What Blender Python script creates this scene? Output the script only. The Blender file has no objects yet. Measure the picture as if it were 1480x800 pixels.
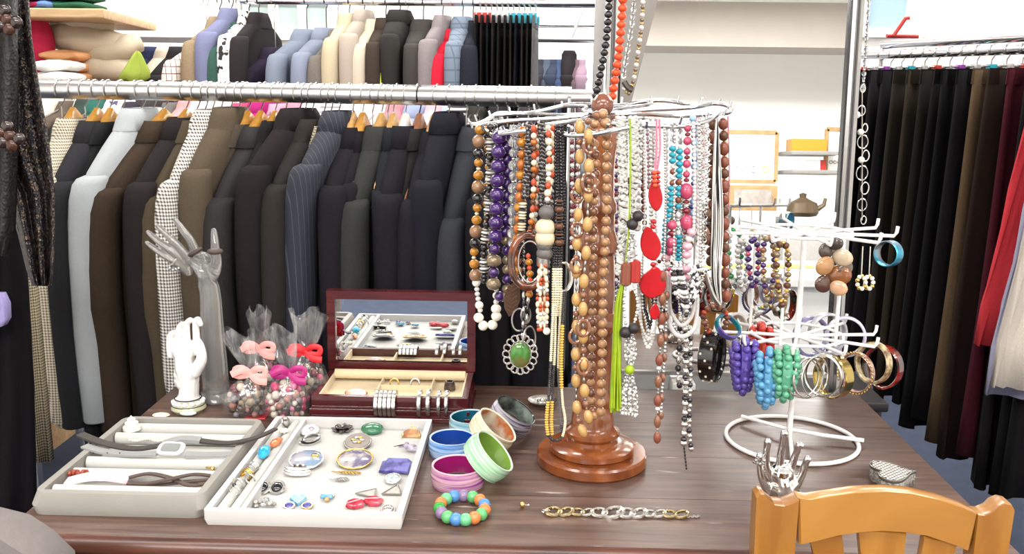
import bpy, bmesh, math, random
from mathutils import Vector, Matrix, Euler
R_ = random.Random(7)
sc = bpy.context.scene
COL = sc.collection
PI = math.pi
rad = math.radians

# ------------------------------------------------------------------ camera
F = 1350.0
CAM = Vector((0, 0, 1.43))
ROT = Matrix.Rotation(rad(1.4), 3, 'Z') @ Matrix.Rotation(rad(90 - 11.9), 3, 'X') @ Matrix.Rotation(rad(0.7), 3, 'Z')
cd = bpy.data.cameras.new('camera')
cd.sensor_width = 36.0
cd.lens = F * 36.0 / 1480.0
cd.clip_start = 0.02
cam = bpy.data.objects.new('camera', cd)
cam.location = CAM
cam.rotation_euler = ROT.to_euler()
COL.objects.link(cam)
sc.camera = cam

# ------------------------------------------------------------------ world, lamps, exposure
wd = bpy.data.worlds.new('world')
sc.world = wd
wd.use_nodes = True
wd.node_tree.nodes['Background'].inputs[0].default_value = (0.95, 0.97, 1, 1)
wd.node_tree.nodes['Background'].inputs[1].default_value = 0.5


def lamp(x, y, z, sx, sy, power, col=(1, 0.97, 0.93), rx=0, ry=0):
    l = bpy.data.lights.new('overhead_light', 'AREA')
    l.shape = 'RECTANGLE'
    l.size = sx
    l.size_y = sy
    l.energy = power
    l.color = col
    o = bpy.data.objects.new('overhead_light', l)
    o.location = (x, y, z)
    o.rotation_euler = (rx, ry, 0)
    COL.objects.link(o)


LP = 1.0
for x in (-1.3, 0.25, 1.8):
    lamp(x, 0.55, 2.66, 1.2, 0.35, 19 * LP)
    lamp(x, -1.1, 2.66, 1.2, 0.35, 32 * LP)
    lamp(x, 2.75, 2.66, 1.2, 0.30, 26 * LP)
    lamp(x, -1.9, 2.66, 1.2, 0.35, 84 * LP)  # unseen row added to brighten the wall that the mirror shows
    lamp(x, 4.3, 2.66, 1.2, 0.30, 36 * LP)
sc.view_settings.view_transform = 'Standard'
sc.view_settings.look = 'None'
sc.view_settings.exposure = 0.15
sc.view_settings.gamma = 1.0
sc.view_settings.use_curve_mapping = False
try:
    sc.cycles.use_denoising = True
    sc.cycles.max_bounces = 10
    sc.cycles.diffuse_bounces = 4
    sc.cycles.glossy_bounces = 5
    sc.cycles.transmission_bounces = 8
    sc.cycles.transparent_max_bounces = 24
    sc.cycles.sample_clamp_indirect = 6.0
    sc.cycles.caustics_refractive = False
    sc.cycles.caustics_reflective = False
except Exception:
    pass


# ------------------------------------------------------------------ helpers
def P(px, py, Y=None, z=None):
    """World point seen at a place of the photograph, on the plane of depth Y or height z."""
    d = ROT @ Vector(((px - 740) / F, -(py - 400) / F, -1.0))
    t = (Y - CAM.y) / d.y if Y is not None else (z - CAM.z) / d.z
    return CAM + d * t


def lin(h):
    h = h.lstrip('#')
    out = []
    for i in (0, 2, 4):
        c = int(h[i:i + 2], 16) / 255
        out.append(c / 12.92 if c <= 0.04045 else ((c + 0.055) / 1.055) ** 2.4)
    return tuple(out)


MATS = {}


def newmat(key):
    m = bpy.data.materials.new(key)
    m.use_nodes = True
    nt = m.node_tree
    b = nt.nodes['Principled BSDF']
    MATS[key] = m
    return m, nt, b


def nd(nt, t, **kw):
    n = nt.nodes.new(t)
    for k, v in kw.items():
        setattr(n, k, v)
    return n


def coords(nt, scale=(1, 1, 1), rot=(0, 0, 0), kind='Object'):
    tc = nd(nt, 'ShaderNodeTexCoord')
    mp = nd(nt, 'ShaderNodeMapping')
    mp.inputs['Scale'].default_value = scale
    mp.inputs['Rotation'].default_value = rot
    nt.links.new(tc.outputs[kind], mp.inputs[0])
    return mp.outputs[0]


def mixcol(nt, fac, a, b):
    m = nd(nt, 'ShaderNodeMix', data_type='RGBA')
    for s, v in ((0, fac), (6, a), (7, b)):
        if hasattr(v, 'is_linked') or isinstance(v, bpy.types.NodeSocket):
            nt.links.new(v, m.inputs[s])
        else:
            m.inputs[s].default_value = v if s == 0 else (*v[:3], 1)
    return m.outputs[2]


def bump(nt, b, h, strength, dist=0.002):
    n = nd(nt, 'ShaderNodeBump')
    n.inputs['Strength'].default_value = strength
    n.inputs['Distance'].default_value = dist
    nt.links.new(h, n.inputs['Height'])
    nt.links.new(n.outputs[0], b.inputs['Normal'])


def M(key, hexc='#888888', rough=0.5, metal=0.0, var=0.12, vs=60, bmp=0.0, bs=300, trans=0.0, coat=0.0, ior=1.45, spec=0.5, hex2=None, sheen=0.0, stretch=(1, 1, 1), alpha=1.0):
    """Principled material whose colour wanders with noise between two tones."""
    if key in MATS:
        return MATS[key]
    m, nt, b = newmat(key)
    c = lin(hexc)
    lo = tuple(x * (1 - var) for x in c)
    hi = lin(hex2) if hex2 else tuple(min(1, x * (1 + var)) for x in c)
    co = coords(nt, stretch)
    nz = nd(nt, 'ShaderNodeTexNoise')
    nz.inputs['Scale'].default_value = vs
    nz.inputs['Detail'].default_value = 4
    nt.links.new(co, nz.inputs['Vector'])
    if hex2:
        rp = nd(nt, 'ShaderNodeMapRange')
        rp.inputs[1].default_value = 0.4
        rp.inputs[2].default_value = 0.6
        nt.links.new(nz.outputs[0], rp.inputs[0])
        fac = rp.outputs[0]
    else:
        fac = nz.outputs[0]
    nt.links.new(mixcol(nt, fac, lo, hi), b.inputs['Base Color'])
    b.inputs['Roughness'].default_value = rough
    b.inputs['Metallic'].default_value = metal
    b.inputs['IOR'].default_value = ior
    b.inputs['Specular IOR Level'].default_value = spec
    b.inputs['Transmission Weight'].default_value = trans
    b.inputs['Coat Weight'].default_value = coat
    b.inputs['Alpha'].default_value = alpha
    if sheen:
        b.inputs['Sheen Weight'].default_value = sheen
    if bmp:
        n2 = nd(nt, 'ShaderNodeTexNoise')
        n2.inputs['Scale'].default_value = bs
        nt.links.new(co, n2.inputs['Vector'])
        bump(nt, b, n2.outputs[0], bmp)
    return m


def math_(nt, op, a, b=None):
    n = nd(nt, 'ShaderNodeMath', operation=op)
    for i, v in ((0, a), (1, b)):
        if v is None:
            continue
        if isinstance(v, (int, float)):
            n.inputs[i].default_value = v
        else:
            nt.links.new(v, n.inputs[i])
    return n.outputs[0]


def hound(key, ha, hb, s):
    """Houndstooth / dogtooth check woven from two yarns, s checks per metre."""
    if key in MATS:
        return MATS[key]
    m, nt, b = newmat(key)
    sp = nd(nt, 'ShaderNodeSeparateXYZ')
    nt.links.new(coords(nt), sp.inputs[0])
    u = math_(nt, 'MULTIPLY', math_(nt, 'ADD', sp.outputs[0], sp.outputs[1]), s)
    v = math_(nt, 'MULTIPLY', sp.outputs[2], s)
    A = math_(nt, 'GREATER_THAN', math_(nt, 'FRACT', u), 0.5)
    B = math_(nt, 'GREATER_THAN', math_(nt, 'FRACT', v), 0.5)
    D = math_(nt, 'GREATER_THAN', math_(nt, 'FRACT', math_(nt, 'MULTIPLY', math_(nt, 'ADD', u, v), 2.0)), 0.5)
    same = math_(nt, 'COMPARE', A, B)
    ns = math_(nt, 'SUBTRACT', 1.0, same)
    f = math_(nt, 'ADD', math_(nt, 'MULTIPLY', same, A), math_(nt, 'MULTIPLY', ns, D))
    nt.links.new(mixcol(nt, f, lin(ha), lin(hb)), b.inputs['Base Color'])
    b.inputs['Roughness'].default_value = 0.9
    return m


def stripes(key, ha, hb, s, width=0.08, axis=1, rough=0.85):
    if key in MATS:
        return MATS[key]
    m, nt, b = newmat(key)
    sp = nd(nt, 'ShaderNodeSeparateXYZ')
    nt.links.new(coords(nt), sp.inputs[0])
    u = sp.outputs[axis]
    if axis == 1:
        u = math_(nt, 'ADD', u, sp.outputs[0])
    f = math_(nt, 'LESS_THAN', math_(nt, 'FRACT', math_(nt, 'MULTIPLY', u, s)), width)
    nt.links.new(mixcol(nt, f, lin(ha), lin(hb)), b.inputs['Base Color'])
    b.inputs['Roughness'].default_value = rough
    return m


def plaid(key, ha, hb, hc, s):
    if key in MATS:
        return MATS[key]
    m, nt, b = newmat(key)
    sp = nd(nt, 'ShaderNodeSeparateXYZ')
    nt.links.new(coords(nt), sp.inputs[0])
    u = math_(nt, 'FRACT', math_(nt, 'MULTIPLY', math_(nt, 'ADD', sp.outputs[1], sp.outputs[0]), s))
    v = math_(nt, 'FRACT', math_(nt, 'MULTIPLY', sp.outputs[2], s))
    f1 = math_(nt, 'MAXIMUM', math_(nt, 'LESS_THAN', u, 0.13), math_(nt, 'LESS_THAN', v, 0.13))
    f2 = math_(nt, 'MAXIMUM', math_(nt, 'COMPARE', u, 0.5), math_(nt, 'COMPARE', v, 0.5))
    c = mixcol(nt, f1, lin(ha), lin(hb))
    nt.links.new(c, b.inputs['Base Color'])
    b.inputs['Roughness'].default_value = 0.9
    return m


def cellmat(key, ha, hb, hc, s, rough=0.4, metal=0.0):
    """Sequin or terrazzo like cells of three colours."""
    if key in MATS:
        return MATS[key]
    m, nt, b = newmat(key)
    co = coords(nt)
    vo = nd(nt, 'ShaderNodeTexVoronoi')
    vo.inputs['Scale'].default_value = s
    nt.links.new(co, vo.inputs['Vector'])
    sp = nd(nt, 'ShaderNodeSeparateColor')
    nt.links.new(vo.outputs['Color'], sp.inputs[0])
    f1 = math_(nt, 'GREATER_THAN', sp.outputs[0], 0.6)
    f2 = math_(nt, 'GREATER_THAN', sp.outputs[1], 0.8)
    c = mixcol(nt, f1, lin(ha), lin(hb))
    c = mixcol(nt, f2, c, lin(hc))
    nt.links.new(c, b.inputs['Base Color'])
    b.inputs['Roughness'].default_value = rough
    b.inputs['Metallic'].default_value = metal
    bump(nt, b, vo.outputs['Distance'], 0.5, 0.003)
    return m


def wood(key, ha, hb, rough=0.3, stretch=(3, 40, 40), coat=0.0, scratch=None, bmp=0.1, kind='Object', ds=2.0):
    if key in MATS:
        return MATS[key]
    m, nt, b = newmat(key)
    co = coords(nt, stretch, kind=kind)
    nz = nd(nt, 'ShaderNodeTexNoise')
    nz.inputs['Scale'].default_value = ds
    nz.inputs['Detail'].default_value = 6
    nz.inputs['Distortion'].default_value = 0.6
    nt.links.new(co, nz.inputs['Vector'])
    rp = nd(nt, 'ShaderNodeMapRange')
    rp.inputs[1].default_value = 0.35
    rp.inputs[2].default_value = 0.65
    nt.links.new(nz.outputs[0], rp.inputs[0])
    c = mixcol(nt, rp.outputs[0], lin(ha), lin(hb))
    if scratch:
        c2 = coords(nt, (6, 45, 45), kind=kind)
        n2 = nd(nt, 'ShaderNodeTexNoise')
        n2.inputs['Scale'].default_value = 1.6
        n2.inputs['Detail'].default_value = 5
        nt.links.new(c2, n2.inputs['Vector'])
        r2 = nd(nt, 'ShaderNodeMapRange')
        r2.inputs[1].default_value = 0.66
        r2.inputs[2].default_value = 0.74
        nt.links.new(n2.outputs[0], r2.inputs[0])
        c = mixcol(nt, r2.outputs[0], c, lin(scratch))
        r3 = nd(nt, 'ShaderNodeMapRange')
        r3.inputs[3].default_value = rough - 0.1
        r3.inputs[4].default_value = rough + 0.12
        nt.links.new(n2.outputs[0], r3.inputs[0])
        nt.links.new(r3.outputs[0], b.inputs['Roughness'])
    else:
        b.inputs['Roughness'].default_value = rough
    nt.links.new(c, b.inputs['Base Color'])
    b.inputs['Coat Weight'].default_value = coat
    b.inputs['Coat Roughness'].default_value = 0.12
    bump(nt, b, nz.outputs[0], bmp, 0.001)
    return m


def film(key):
    """Clear cellophane: mostly see-through with a glossy skin."""
    if key in MATS:
        return MATS[key]
    m = bpy.data.materials.new(key)
    m.use_nodes = True
    nt = m.node_tree
    nt.nodes.clear()
    out = nd(nt, 'ShaderNodeOutputMaterial')
    tr = nd(nt, 'ShaderNodeBsdfTransparent')
    gl = nd(nt, 'ShaderNodeBsdfGlossy')
    gl.inputs['Roughness'].default_value = 0.12
    df = nd(nt, 'ShaderNodeBsdfDiffuse')
    df.inputs[0].default_value = (0.8, 0.8, 0.82, 1)
    nz = nd(nt, 'ShaderNodeTexNoise')
    nz.inputs['Scale'].default_value = 45
    nt.links.new(coords(nt, (1, 1, 0.4)), nz.inputs['Vector'])
    mx0 = nd(nt, 'ShaderNodeMixShader')
    mx0.inputs[0].default_value = 0.3
    nt.links.new(gl.outputs[0], mx0.inputs[1])
    nt.links.new(df.outputs[0], mx0.inputs[2])
    mx = nd(nt, 'ShaderNodeMixShader')
    mr = nd(nt, 'ShaderNodeMapRange')
    mr.inputs[1].default_value = 0.35
    mr.inputs[2].default_value = 0.75
    mr.inputs[3].default_value = 0.05
    mr.inputs[4].default_value = 0.30
    nt.links.new(nz.outputs[0], mr.inputs[0])
    nt.links.new(mr.outputs[0], mx.inputs[0])
    nt.links.new(tr.outputs[0], mx.inputs[1])
    nt.links.new(mx0.outputs[0], mx.inputs[2])
    bp = nd(nt, 'ShaderNodeBump')
    bp.inputs['Strength'].default_value = 0.8
    bp.inputs['Distance'].default_value = 0.01
    nt.links.new(nz.outputs[0], bp.inputs['Height'])
    nt.links.new(bp.outputs[0], gl.inputs['Normal'])
    nt.links.new(mx.outputs[0], out.inputs[0])
    MATS[key] = m
    return m


def emit(key, hexc, s):
    m, nt, b = newmat(key)
    b.inputs['Base Color'].default_value = (*lin(hexc), 1)
    b.inputs['Emission Color'].default_value = (*lin(hexc), 1)
    b.inputs['Emission Strength'].default_value = s
    return m


def V(*a):
    return Vector(a)


class MB:
    """Collects shapes and links them as one mesh object."""

    def __init__(s):
        s.v = []
        s.f = []

    def add(s, vs, fs, m=None):
        o = len(s.v)
        s.v += [(m @ Vector(p)) if m is not None else Vector(p) for p in vs]
        s.f += [tuple(i + o for i in q) for q in fs]
        return s

    def box(s, c, d, m=None):
        x, y, z = (k / 2 for k in d)
        c = Vector(c)
        vs = [c + Vector((a * x, b * y, e * z)) for e in (-1, 1) for a, b in ((-1, -1), (1, -1), (1, 1), (-1, 1))]
        return s.add(vs, [(3, 2, 1, 0), (4, 5, 6, 7), (0, 1, 5, 4), (1, 2, 6, 5), (2, 3, 7, 6), (3, 0, 4, 7)], m)

    def loft(s, rings, closed=True, caps=True, m=None, wrap=False):
        n = len(rings[0])
        vs = [p for r in rings for p in r]
        fs = []
        k = len(rings)
        for i in range(k if wrap else k - 1):
            i2 = (i + 1) % k
            for j in range(n if closed else n - 1):
                j2 = (j + 1) % n
                fs.append((i * n + j, i * n + j2, i2 * n + j2, i2 * n + j))
        if caps and not wrap and closed:
            fs.append(tuple(range(n - 1, -1, -1)))
            fs.append(tuple((k - 1) * n + j for j in range(n)))
        return s.add(vs, fs, m)

    def tube(s, pts, r, n=8, closed=False, caps=True, flat=1.0, m=None, up=None):
        pts = [Vector(p) for p in pts]
        k = len(pts)
        rr = r if isinstance(r, (list, tuple)) else [r] * k
        rings = []
        prev = None
        for i, p in enumerate(pts):
            a = pts[i - 1] if (i > 0 or closed) else p
            b = pts[(i + 1) % k] if (i < k - 1 or closed) else p
            t = b - a
            t = t.normalized() if t.length > 1e-9 else Vector((0, 0, 1))
            if prev is None:
                u0 = Vector(up) if up is not None else (Vector((0, 0, 1)) if abs(t.z) < 0.9 else Vector((1, 0, 0)))
            else:
                u0 = Vector(up) if up is not None else prev
            u = u0 - t * u0.dot(t)
            if u.length < 1e-6:
                u = t.orthogonal()
            u.normalize()
            prev = u
            w = t.cross(u)
            rings.append([p + u * (rr[i] * math.cos(2 * PI * j / n)) + w * (rr[i] * flat * math.sin(2 * PI * j / n)) for j in range(n)])
        return s.loft(rings, True, caps and not closed, m, wrap=closed)

    def lathe(s, prof, n=32, m=None, caps=True, wrap=False):
        rings = [[Vector((r * math.cos(2 * PI * j / n), r * math.sin(2 * PI * j / n), z)) for j in range(n)] for r, z in prof]
        return s.loft(rings, True, caps, m, wrap=wrap)

    def ball(s, c, r, sc3=(1, 1, 1), n=10, k=6, m=None):
        mm = Matrix.Translation(Vector(c)) @ Matrix.Diagonal((sc3[0] * r, sc3[1] * r, sc3[2] * r, 1))
        if m is not None:
            mm = m @ mm
        vs = [V(0, 0, -1)]
        for i in range(1, k):
            a = -PI / 2 + PI * i / k
            vs += [V(math.cos(a) * math.cos(2 * PI * j / n), math.cos(a) * math.sin(2 * PI * j / n), math.sin(a)) for j in range(n)]
        vs.append(V(0, 0, 1))
        fs = [(0, 1 + (j + 1) % n, 1 + j) for j in range(n)]
        for i in range(k - 2):
            for j in range(n):
                a, b = 1 + i * n + j, 1 + i * n + (j + 1) % n
                fs.append((a, b, b + n, a + n))
        e = len(vs) - 1
        fs += [(1 + (k - 2) * n + j, 1 + (k - 2) * n + (j + 1) % n, e) for j in range(n)]
        return s.add(vs, fs, mm)

    def torus(s, c, R, r, nrm=(0, 0, 1), n=24, k=8, sy=1.0, m=None, xdir=None):
        nrm = Vector(nrm).normalized()
        u = Vector(xdir) if xdir is not None else nrm.orthogonal()
        u = (u - nrm * u.dot(nrm)).normalized()
        w = nrm.cross(u)
        c = Vector(c)
        rings = []
        for i in range(n):
            a = 2 * PI * i / n
            d = u * math.cos(a) + w * math.sin(a) * sy
            ctr = c + d * R
            dn = d.normalized()
            rings.append([ctr + dn * (r * math.cos(2 * PI * j / k)) + nrm * (r * math.sin(2 * PI * j / k)) for j in range(k)])
        return s.loft(rings, True, False, m, wrap=True)

    def slab(s, outline, z0, z1, ch=0.0, m=None):
        """A flat piece of any outline with softened edges."""
        cx = sum(p[0] for p in outline) / len(outline)
        cy = sum(p[1] for p in outline) / len(outline)
        ext = max(max(abs(p[0] - cx), abs(p[1] - cy)) for p in outline)

        def ring(z, ins):
            k = 1 - ins / max(ext, 1e-6)
            return [V(cx + (p[0] - cx) * k, cy + (p[1] - cy) * k, z) for p in outline]
        rings = [ring(z0, ch), ring(z0 + ch, 0), ring(z1 - ch, 0), ring(z1, ch)] if ch else [ring(z0, 0), ring(z1, 0)]
        return s.loft(rings, True, True, m)

    def mesh(s, name, mat, smooth=True, ang=42):
        me = bpy.data.meshes.new(name)
        me.from_pydata([tuple(p) for p in s.v], [], s.f)
        bm = bmesh.new()
        bm.from_mesh(me)
        bmesh.ops.recalc_face_normals(bm, faces=bm.faces)
        bm.to_mesh(me)
        bm.free()
        if mat is not None:
            me.materials.append(mat)
        if smooth:
            me.polygons.foreach_set('use_smooth', [True] * len(me.polygons))
            if ang < 180:
                me.set_sharp_from_angle(angle=rad(ang))
        me.update()
        return me

    def build(s, name, mat, parent=None, smooth=True, ang=42, stuff=False, label=None):
        o = bpy.data.objects.new(name, s.mesh(name, mat, smooth, ang))
        COL.objects.link(o)
        if parent is not None:
            o.parent = parent
        if stuff:
            o['kind'] = 'stuff'
        if label:
            o['label'] = label
        return o

    def shift(s, d):
        d = Vector(d)
        s.v = [p + d for p in s.v]
        return s


def thing(name, label, cat, loc=(0, 0, 0), rot=(0, 0, 0), group=None):
    o = bpy.data.objects.new(name, None)
    o.empty_display_size = 0.02
    COL.objects.link(o)
    o.location = loc
    o.rotation_euler = rot if not isinstance(rot, (int, float)) else (0, 0, rot)
    return tag(o, label, cat, group)


def tag(o, label, cat, group=None):
    o['label'] = label
    o['category'] = cat
    if group:
        o['group'] = group
    return o


def struct(o, label=None, cat=None):
    o['kind'] = 'structure'
    if label:
        o['label'] = label
        o['category'] = cat
    return o


def dup(o, parent=None):
    c = o.copy()
    COL.objects.link(c)
    if parent is not None:
        c.parent = parent
    return c


def inst(name, me, parent, loc=(0, 0, 0), rot=(0, 0, 0), scale=(1, 1, 1)):
    o = bpy.data.objects.new(name, me)
    COL.objects.link(o)
    o.parent = parent
    o.location = loc
    o.rotation_euler = rot
    o.scale = scale if not isinstance(scale, (int, float)) else (scale,) * 3
    return o


BALLS = {}


def ballmesh(mat, n=12, k=8):
    key = (mat.name, n)
    if key not in BALLS:
        BALLS[key] = MB().ball((0, 0, 0), 1, n=n, k=k).mesh('bead', mat, True, 180)
    return BALLS[key]


def rect(x0, y0, x1, y1, r=0.0, n=4):
    if r <= 0:
        return [(x0, y0), (x1, y0), (x1, y1), (x0, y1)]
    out = []
    for cx, cy, a in ((x1 - r, y0 + r, -90), (x1 - r, y1 - r, 0), (x0 + r, y1 - r, 90), (x0 + r, y0 + r, 180)):
        for i in range(n + 1):
            t = rad(a + 90 * i / n)
            out.append((cx + r * math.cos(t), cy + r * math.sin(t)))
    return out


def smoothpath(pts, n):
    """Catmull-Rom through the points, n samples a span."""
    pts = [Vector(p) for p in pts]
    out = []
    for i in range(len(pts) - 1):
        p0, p1, p2, p3 = pts[max(i - 1, 0)], pts[i], pts[i + 1], pts[min(i + 2, len(pts) - 1)]
        for k in range(n):
            t = k / n
            out.append(0.5 * ((2 * p1) + (p2 - p0) * t + (2 * p0 - 5 * p1 + 4 * p2 - p3) * t * t + (3 * p1 - p0 - 3 * p2 + p3) * t ** 3))
    out.append(pts[-1])
    return out


def walk(pts, dists):
    """Points and tangents at given arc lengths along a polyline."""
    acc = [0.0]
    for a, b in zip(pts, pts[1:]):
        acc.append(acc[-1] + (b - a).length)
    out = []
    i = 0
    for d in dists:
        while i < len(pts) - 2 and acc[i + 1] < d:
            i += 1
        seg = max(acc[i + 1] - acc[i], 1e-9)
        t = min(max((d - acc[i]) / seg, 0), 1)
        out.append((pts[i].lerp(pts[i + 1], t), (pts[i + 1] - pts[i]).normalized()))
    return out


def plen(pts):
    return sum((b - a).length for a, b in zip(pts, pts[1:]))
# ------------------------------------------------------------------ shared materials
WHITE = M('white_paint', '#f4f2ee', 0.6, var=0.03, vs=3)
CHROME = M('chrome', '#d9dadd', 0.18, 1.0, var=0.06, vs=20)
STEEL = M('brushed_steel', '#c9c8c7', 0.3, 1.0, var=0.03, vs=8)
SILVER = M('silver', '#dcdad6', 0.22, 1.0, var=0.12, vs=90)
SILVERD = M('old_silver', '#a9a5a0', 0.35, 1.0, var=0.3, vs=160)
GOLD = M('gold', '#d9b56a', 0.25, 1.0, var=0.15, vs=90)
WHITEWIRE = M('white_coated_wire', '#f2f1ef', 0.35, var=0.04, vs=40)
BLACKP = M('black_plastic', '#161416', 0.25, var=0.2, vs=50)
MIRROR = M('mirror_glass', '#f3f5f5', 0.0, 1.0, var=0.0)

# ------------------------------------------------------------------ the room
CARPET = M('blue_carpet', '#2a3346', 0.95, var=0.35, vs=14, bmp=0.6, bs=700)
struct(MB().box((0.4, 0.55, -0.03), (6.2, 9.9, 0.06)).build('floor', CARPET, smooth=False), 'dark blue carpet floor worn pale along the aisle', 'floor')
struct(MB().box((0.4, 0.55, 2.73), (6.2, 9.9, 0.06)).build('ceiling', WHITE, smooth=False), 'plain white painted ceiling over the shop', 'ceiling')
WALLM = M('white_wall_paint', '#f6f4f0', 0.75, var=0.03, vs=2.2, bmp=0.05, bs=60)
struct(MB().box((0.4, 5.45, 1.35), (6.2, 0.1, 2.7)).build('wall_back', WALLM, smooth=False), 'white painted wall behind the racks', 'wall')
struct(MB().box((0.4, -4.35, 1.35), (6.2, 0.1, 2.7)).build('wall_front', WALLM, smooth=False), 'white wall facing the table, seen only in mirror', 'wall')
struct(MB().box((-2.7, 0.55, 1.35), (0.1, 9.7, 2.7)).build('wall_left', WALLM, smooth=False), 'white wall beside the textile shelves', 'wall')
struct(MB().box((3.5, 0.55, 1.35), (0.1, 9.7, 2.7)).build('wall_right', WALLM, smooth=False), 'white wall beyond the trouser rack', 'wall')


def wallbox(name, x0, y0, x1, y1, Y, t, mat, parent=None, smooth=False):
    """A board fixed to a wall, between two picture places at its real depth."""
    a, b = P(x0, y0, Y), P(x1, y1, Y)
    return MB().box(((a.x + b.x) / 2, Y, (a.z + b.z) / 2), (abs(b.x - a.x), t, abs(a.z - b.z))).build(name, mat, parent, smooth)


GREYW = M('pale_grey_paint', '#dedede', 0.6, var=0.04, vs=3)
CREAMP = M('cream_paint', '#efe6d8', 0.6, var=0.04, vs=3)
PANE = M('window_pane_dusk', '#aebfbd', 0.15, var=0.12, vs=3, spec=0.6)
PANEB = M('window_pane_blue', '#9db8cf', 0.15, var=0.15, vs=3, spec=0.6)
# tall white boards and the panelled door on the back wall
for k, (x0, x1) in enumerate(((192, 222), (262, 306))):
    o = wallbox('trim_%d' % (k + 1), x0, -90, x1, 300, 5.385, 0.03, GREYW)
    struct(o, ('pale grey upright board on back wall nearest the shelf', 'pale grey upright board on back wall nearest the window')[k], 'trim')
o = wallbox('trim_3', 1322, -60, 1349, 200, 5.385, 0.03, CREAMP)
struct(o, 'cream upright board on back wall beside blue window', 'trim')


def window(name, label, x0, y0, x1, y1, nx, ny, pane):
    r = thing(name, label, 'window', P((x0 + x1) / 2, y1, 5.39))
    r['kind'] = 'structure'
    L = Vector(r.location)
    a, b = P(x0, y0, 5.39) - L, P(x1, y1, 5.39) - L
    xs = [a.x + (b.x - a.x) * i / nx for i in range(nx + 1)]
    zs = [a.z + (b.z - a.z) * i / ny for i in range(ny + 1)]
    fm = MB()
    for i, x in enumerate(xs):
        fm.box((x, -0.02, (a.z + b.z) / 2), (0.05, 0.05, abs(a.z - b.z) + 0.05))
    for z in zs:
        fm.box(((a.x + b.x) / 2, -0.022, z), (abs(b.x - a.x), 0.045, 0.05))
    fm.build('window_frame', WHITE, r, smooth=False)
    for i in range(nx):
        for j in range(ny):
            MB().box(((xs[i] + xs[i + 1]) / 2, 0, (zs[j] + zs[j + 1]) / 2), (abs(xs[i + 1] - xs[i]) - 0.03, 0.012, abs(zs[j + 1] - zs[j]) - 0.03)).build('pane', pane, r, smooth=False)


window('window_1', 'grey paned window with white bars above the coats', 352, -60, 482, 52, 3, 2, PANE)
window('window_2', 'blue paned window above the trouser rack', 1254, -80, 1312, 48, 1, 2, PANEB)


# ------------------------------------------------------------------ table
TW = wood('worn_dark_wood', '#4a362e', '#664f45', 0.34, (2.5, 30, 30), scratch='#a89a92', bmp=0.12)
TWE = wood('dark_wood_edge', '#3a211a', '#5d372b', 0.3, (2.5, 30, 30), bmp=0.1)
table = thing('wooden_table', 'long dark brown worn wooden table covered in jewellery', 'table', (-0.035, 1.655, 0))
edges = (-0.37, -0.2, -0.02, 0.154, 0.37)
for i in range(4):      # four long boards
    y0, y1 = edges[i], edges[i + 1]
    MB().slab(rect(-0.765, y0 + 0.0006, 0.765, y1 - 0.0006), 0.715, 0.75, 0.001).build('plank', TW, table)
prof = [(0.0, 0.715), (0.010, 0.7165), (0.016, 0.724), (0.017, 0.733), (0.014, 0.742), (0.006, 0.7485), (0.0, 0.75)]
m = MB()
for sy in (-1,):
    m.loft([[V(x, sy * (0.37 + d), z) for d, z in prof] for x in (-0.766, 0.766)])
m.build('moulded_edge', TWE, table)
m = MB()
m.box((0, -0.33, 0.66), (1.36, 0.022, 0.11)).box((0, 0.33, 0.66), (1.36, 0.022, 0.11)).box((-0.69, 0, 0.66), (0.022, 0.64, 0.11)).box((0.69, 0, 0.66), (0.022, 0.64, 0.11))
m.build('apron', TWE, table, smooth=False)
for x in (-0.70, 0.70):
    for y in (-0.31, 0.31):
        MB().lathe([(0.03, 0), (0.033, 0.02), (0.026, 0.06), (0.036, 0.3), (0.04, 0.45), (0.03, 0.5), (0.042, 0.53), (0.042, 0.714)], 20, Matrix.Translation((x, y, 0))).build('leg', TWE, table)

# ------------------------------------------------------------------ pine chair
PINE = wood('varnished_pine', '#8d5c20', '#a67431', 0.28, (2, 14, 2.5), coat=0.4, bmp=0.05)
PINEV = wood('varnished_pine_upright', '#88571c', '#a16f2e', 0.28, (14, 14, 2), coat=0.4, bmp=0.05)
ch = thing('pine_chair', 'varnished pine chair with arched rail and fanned slats before the table', 'chair', (0.477, 1.05, 0))
YB = 0.16


def pt(px, py):
    q = P(px, py, 1.05 + YB)
    return (q.x - 0.477, q.z)


top = [(1150, 714), (1165, 716), (1190, 712), (1230, 706), (1275, 704), (1315, 707), (1355, 716), (1390, 728), (1409, 737)]
bot = [(1396, 790), (1380, 783), (1336, 768), (1300, 763), (1270, 761), (1240, 763), (1205, 768), (1175, 776), (1152, 781)]
FLIP = Matrix(((1, 0, 0, 0), (0, 0, 1, 0), (0, 1, 0, 0), (0, 0, 0, 1)))
FLIPN = Matrix(((1, 0, 0, 0), (0, 0, -1, YB), (0, 1, 0, 0), (0, 0, 0, 1)))


def board(name, out, t, mat, ch_=0.003, lab=None):
    n = len(out)
    return MB().slab(out, -t / 2, t / 2, ch_, FLIPN).build(name, mat, ch, ang=30, label=lab)


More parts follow.
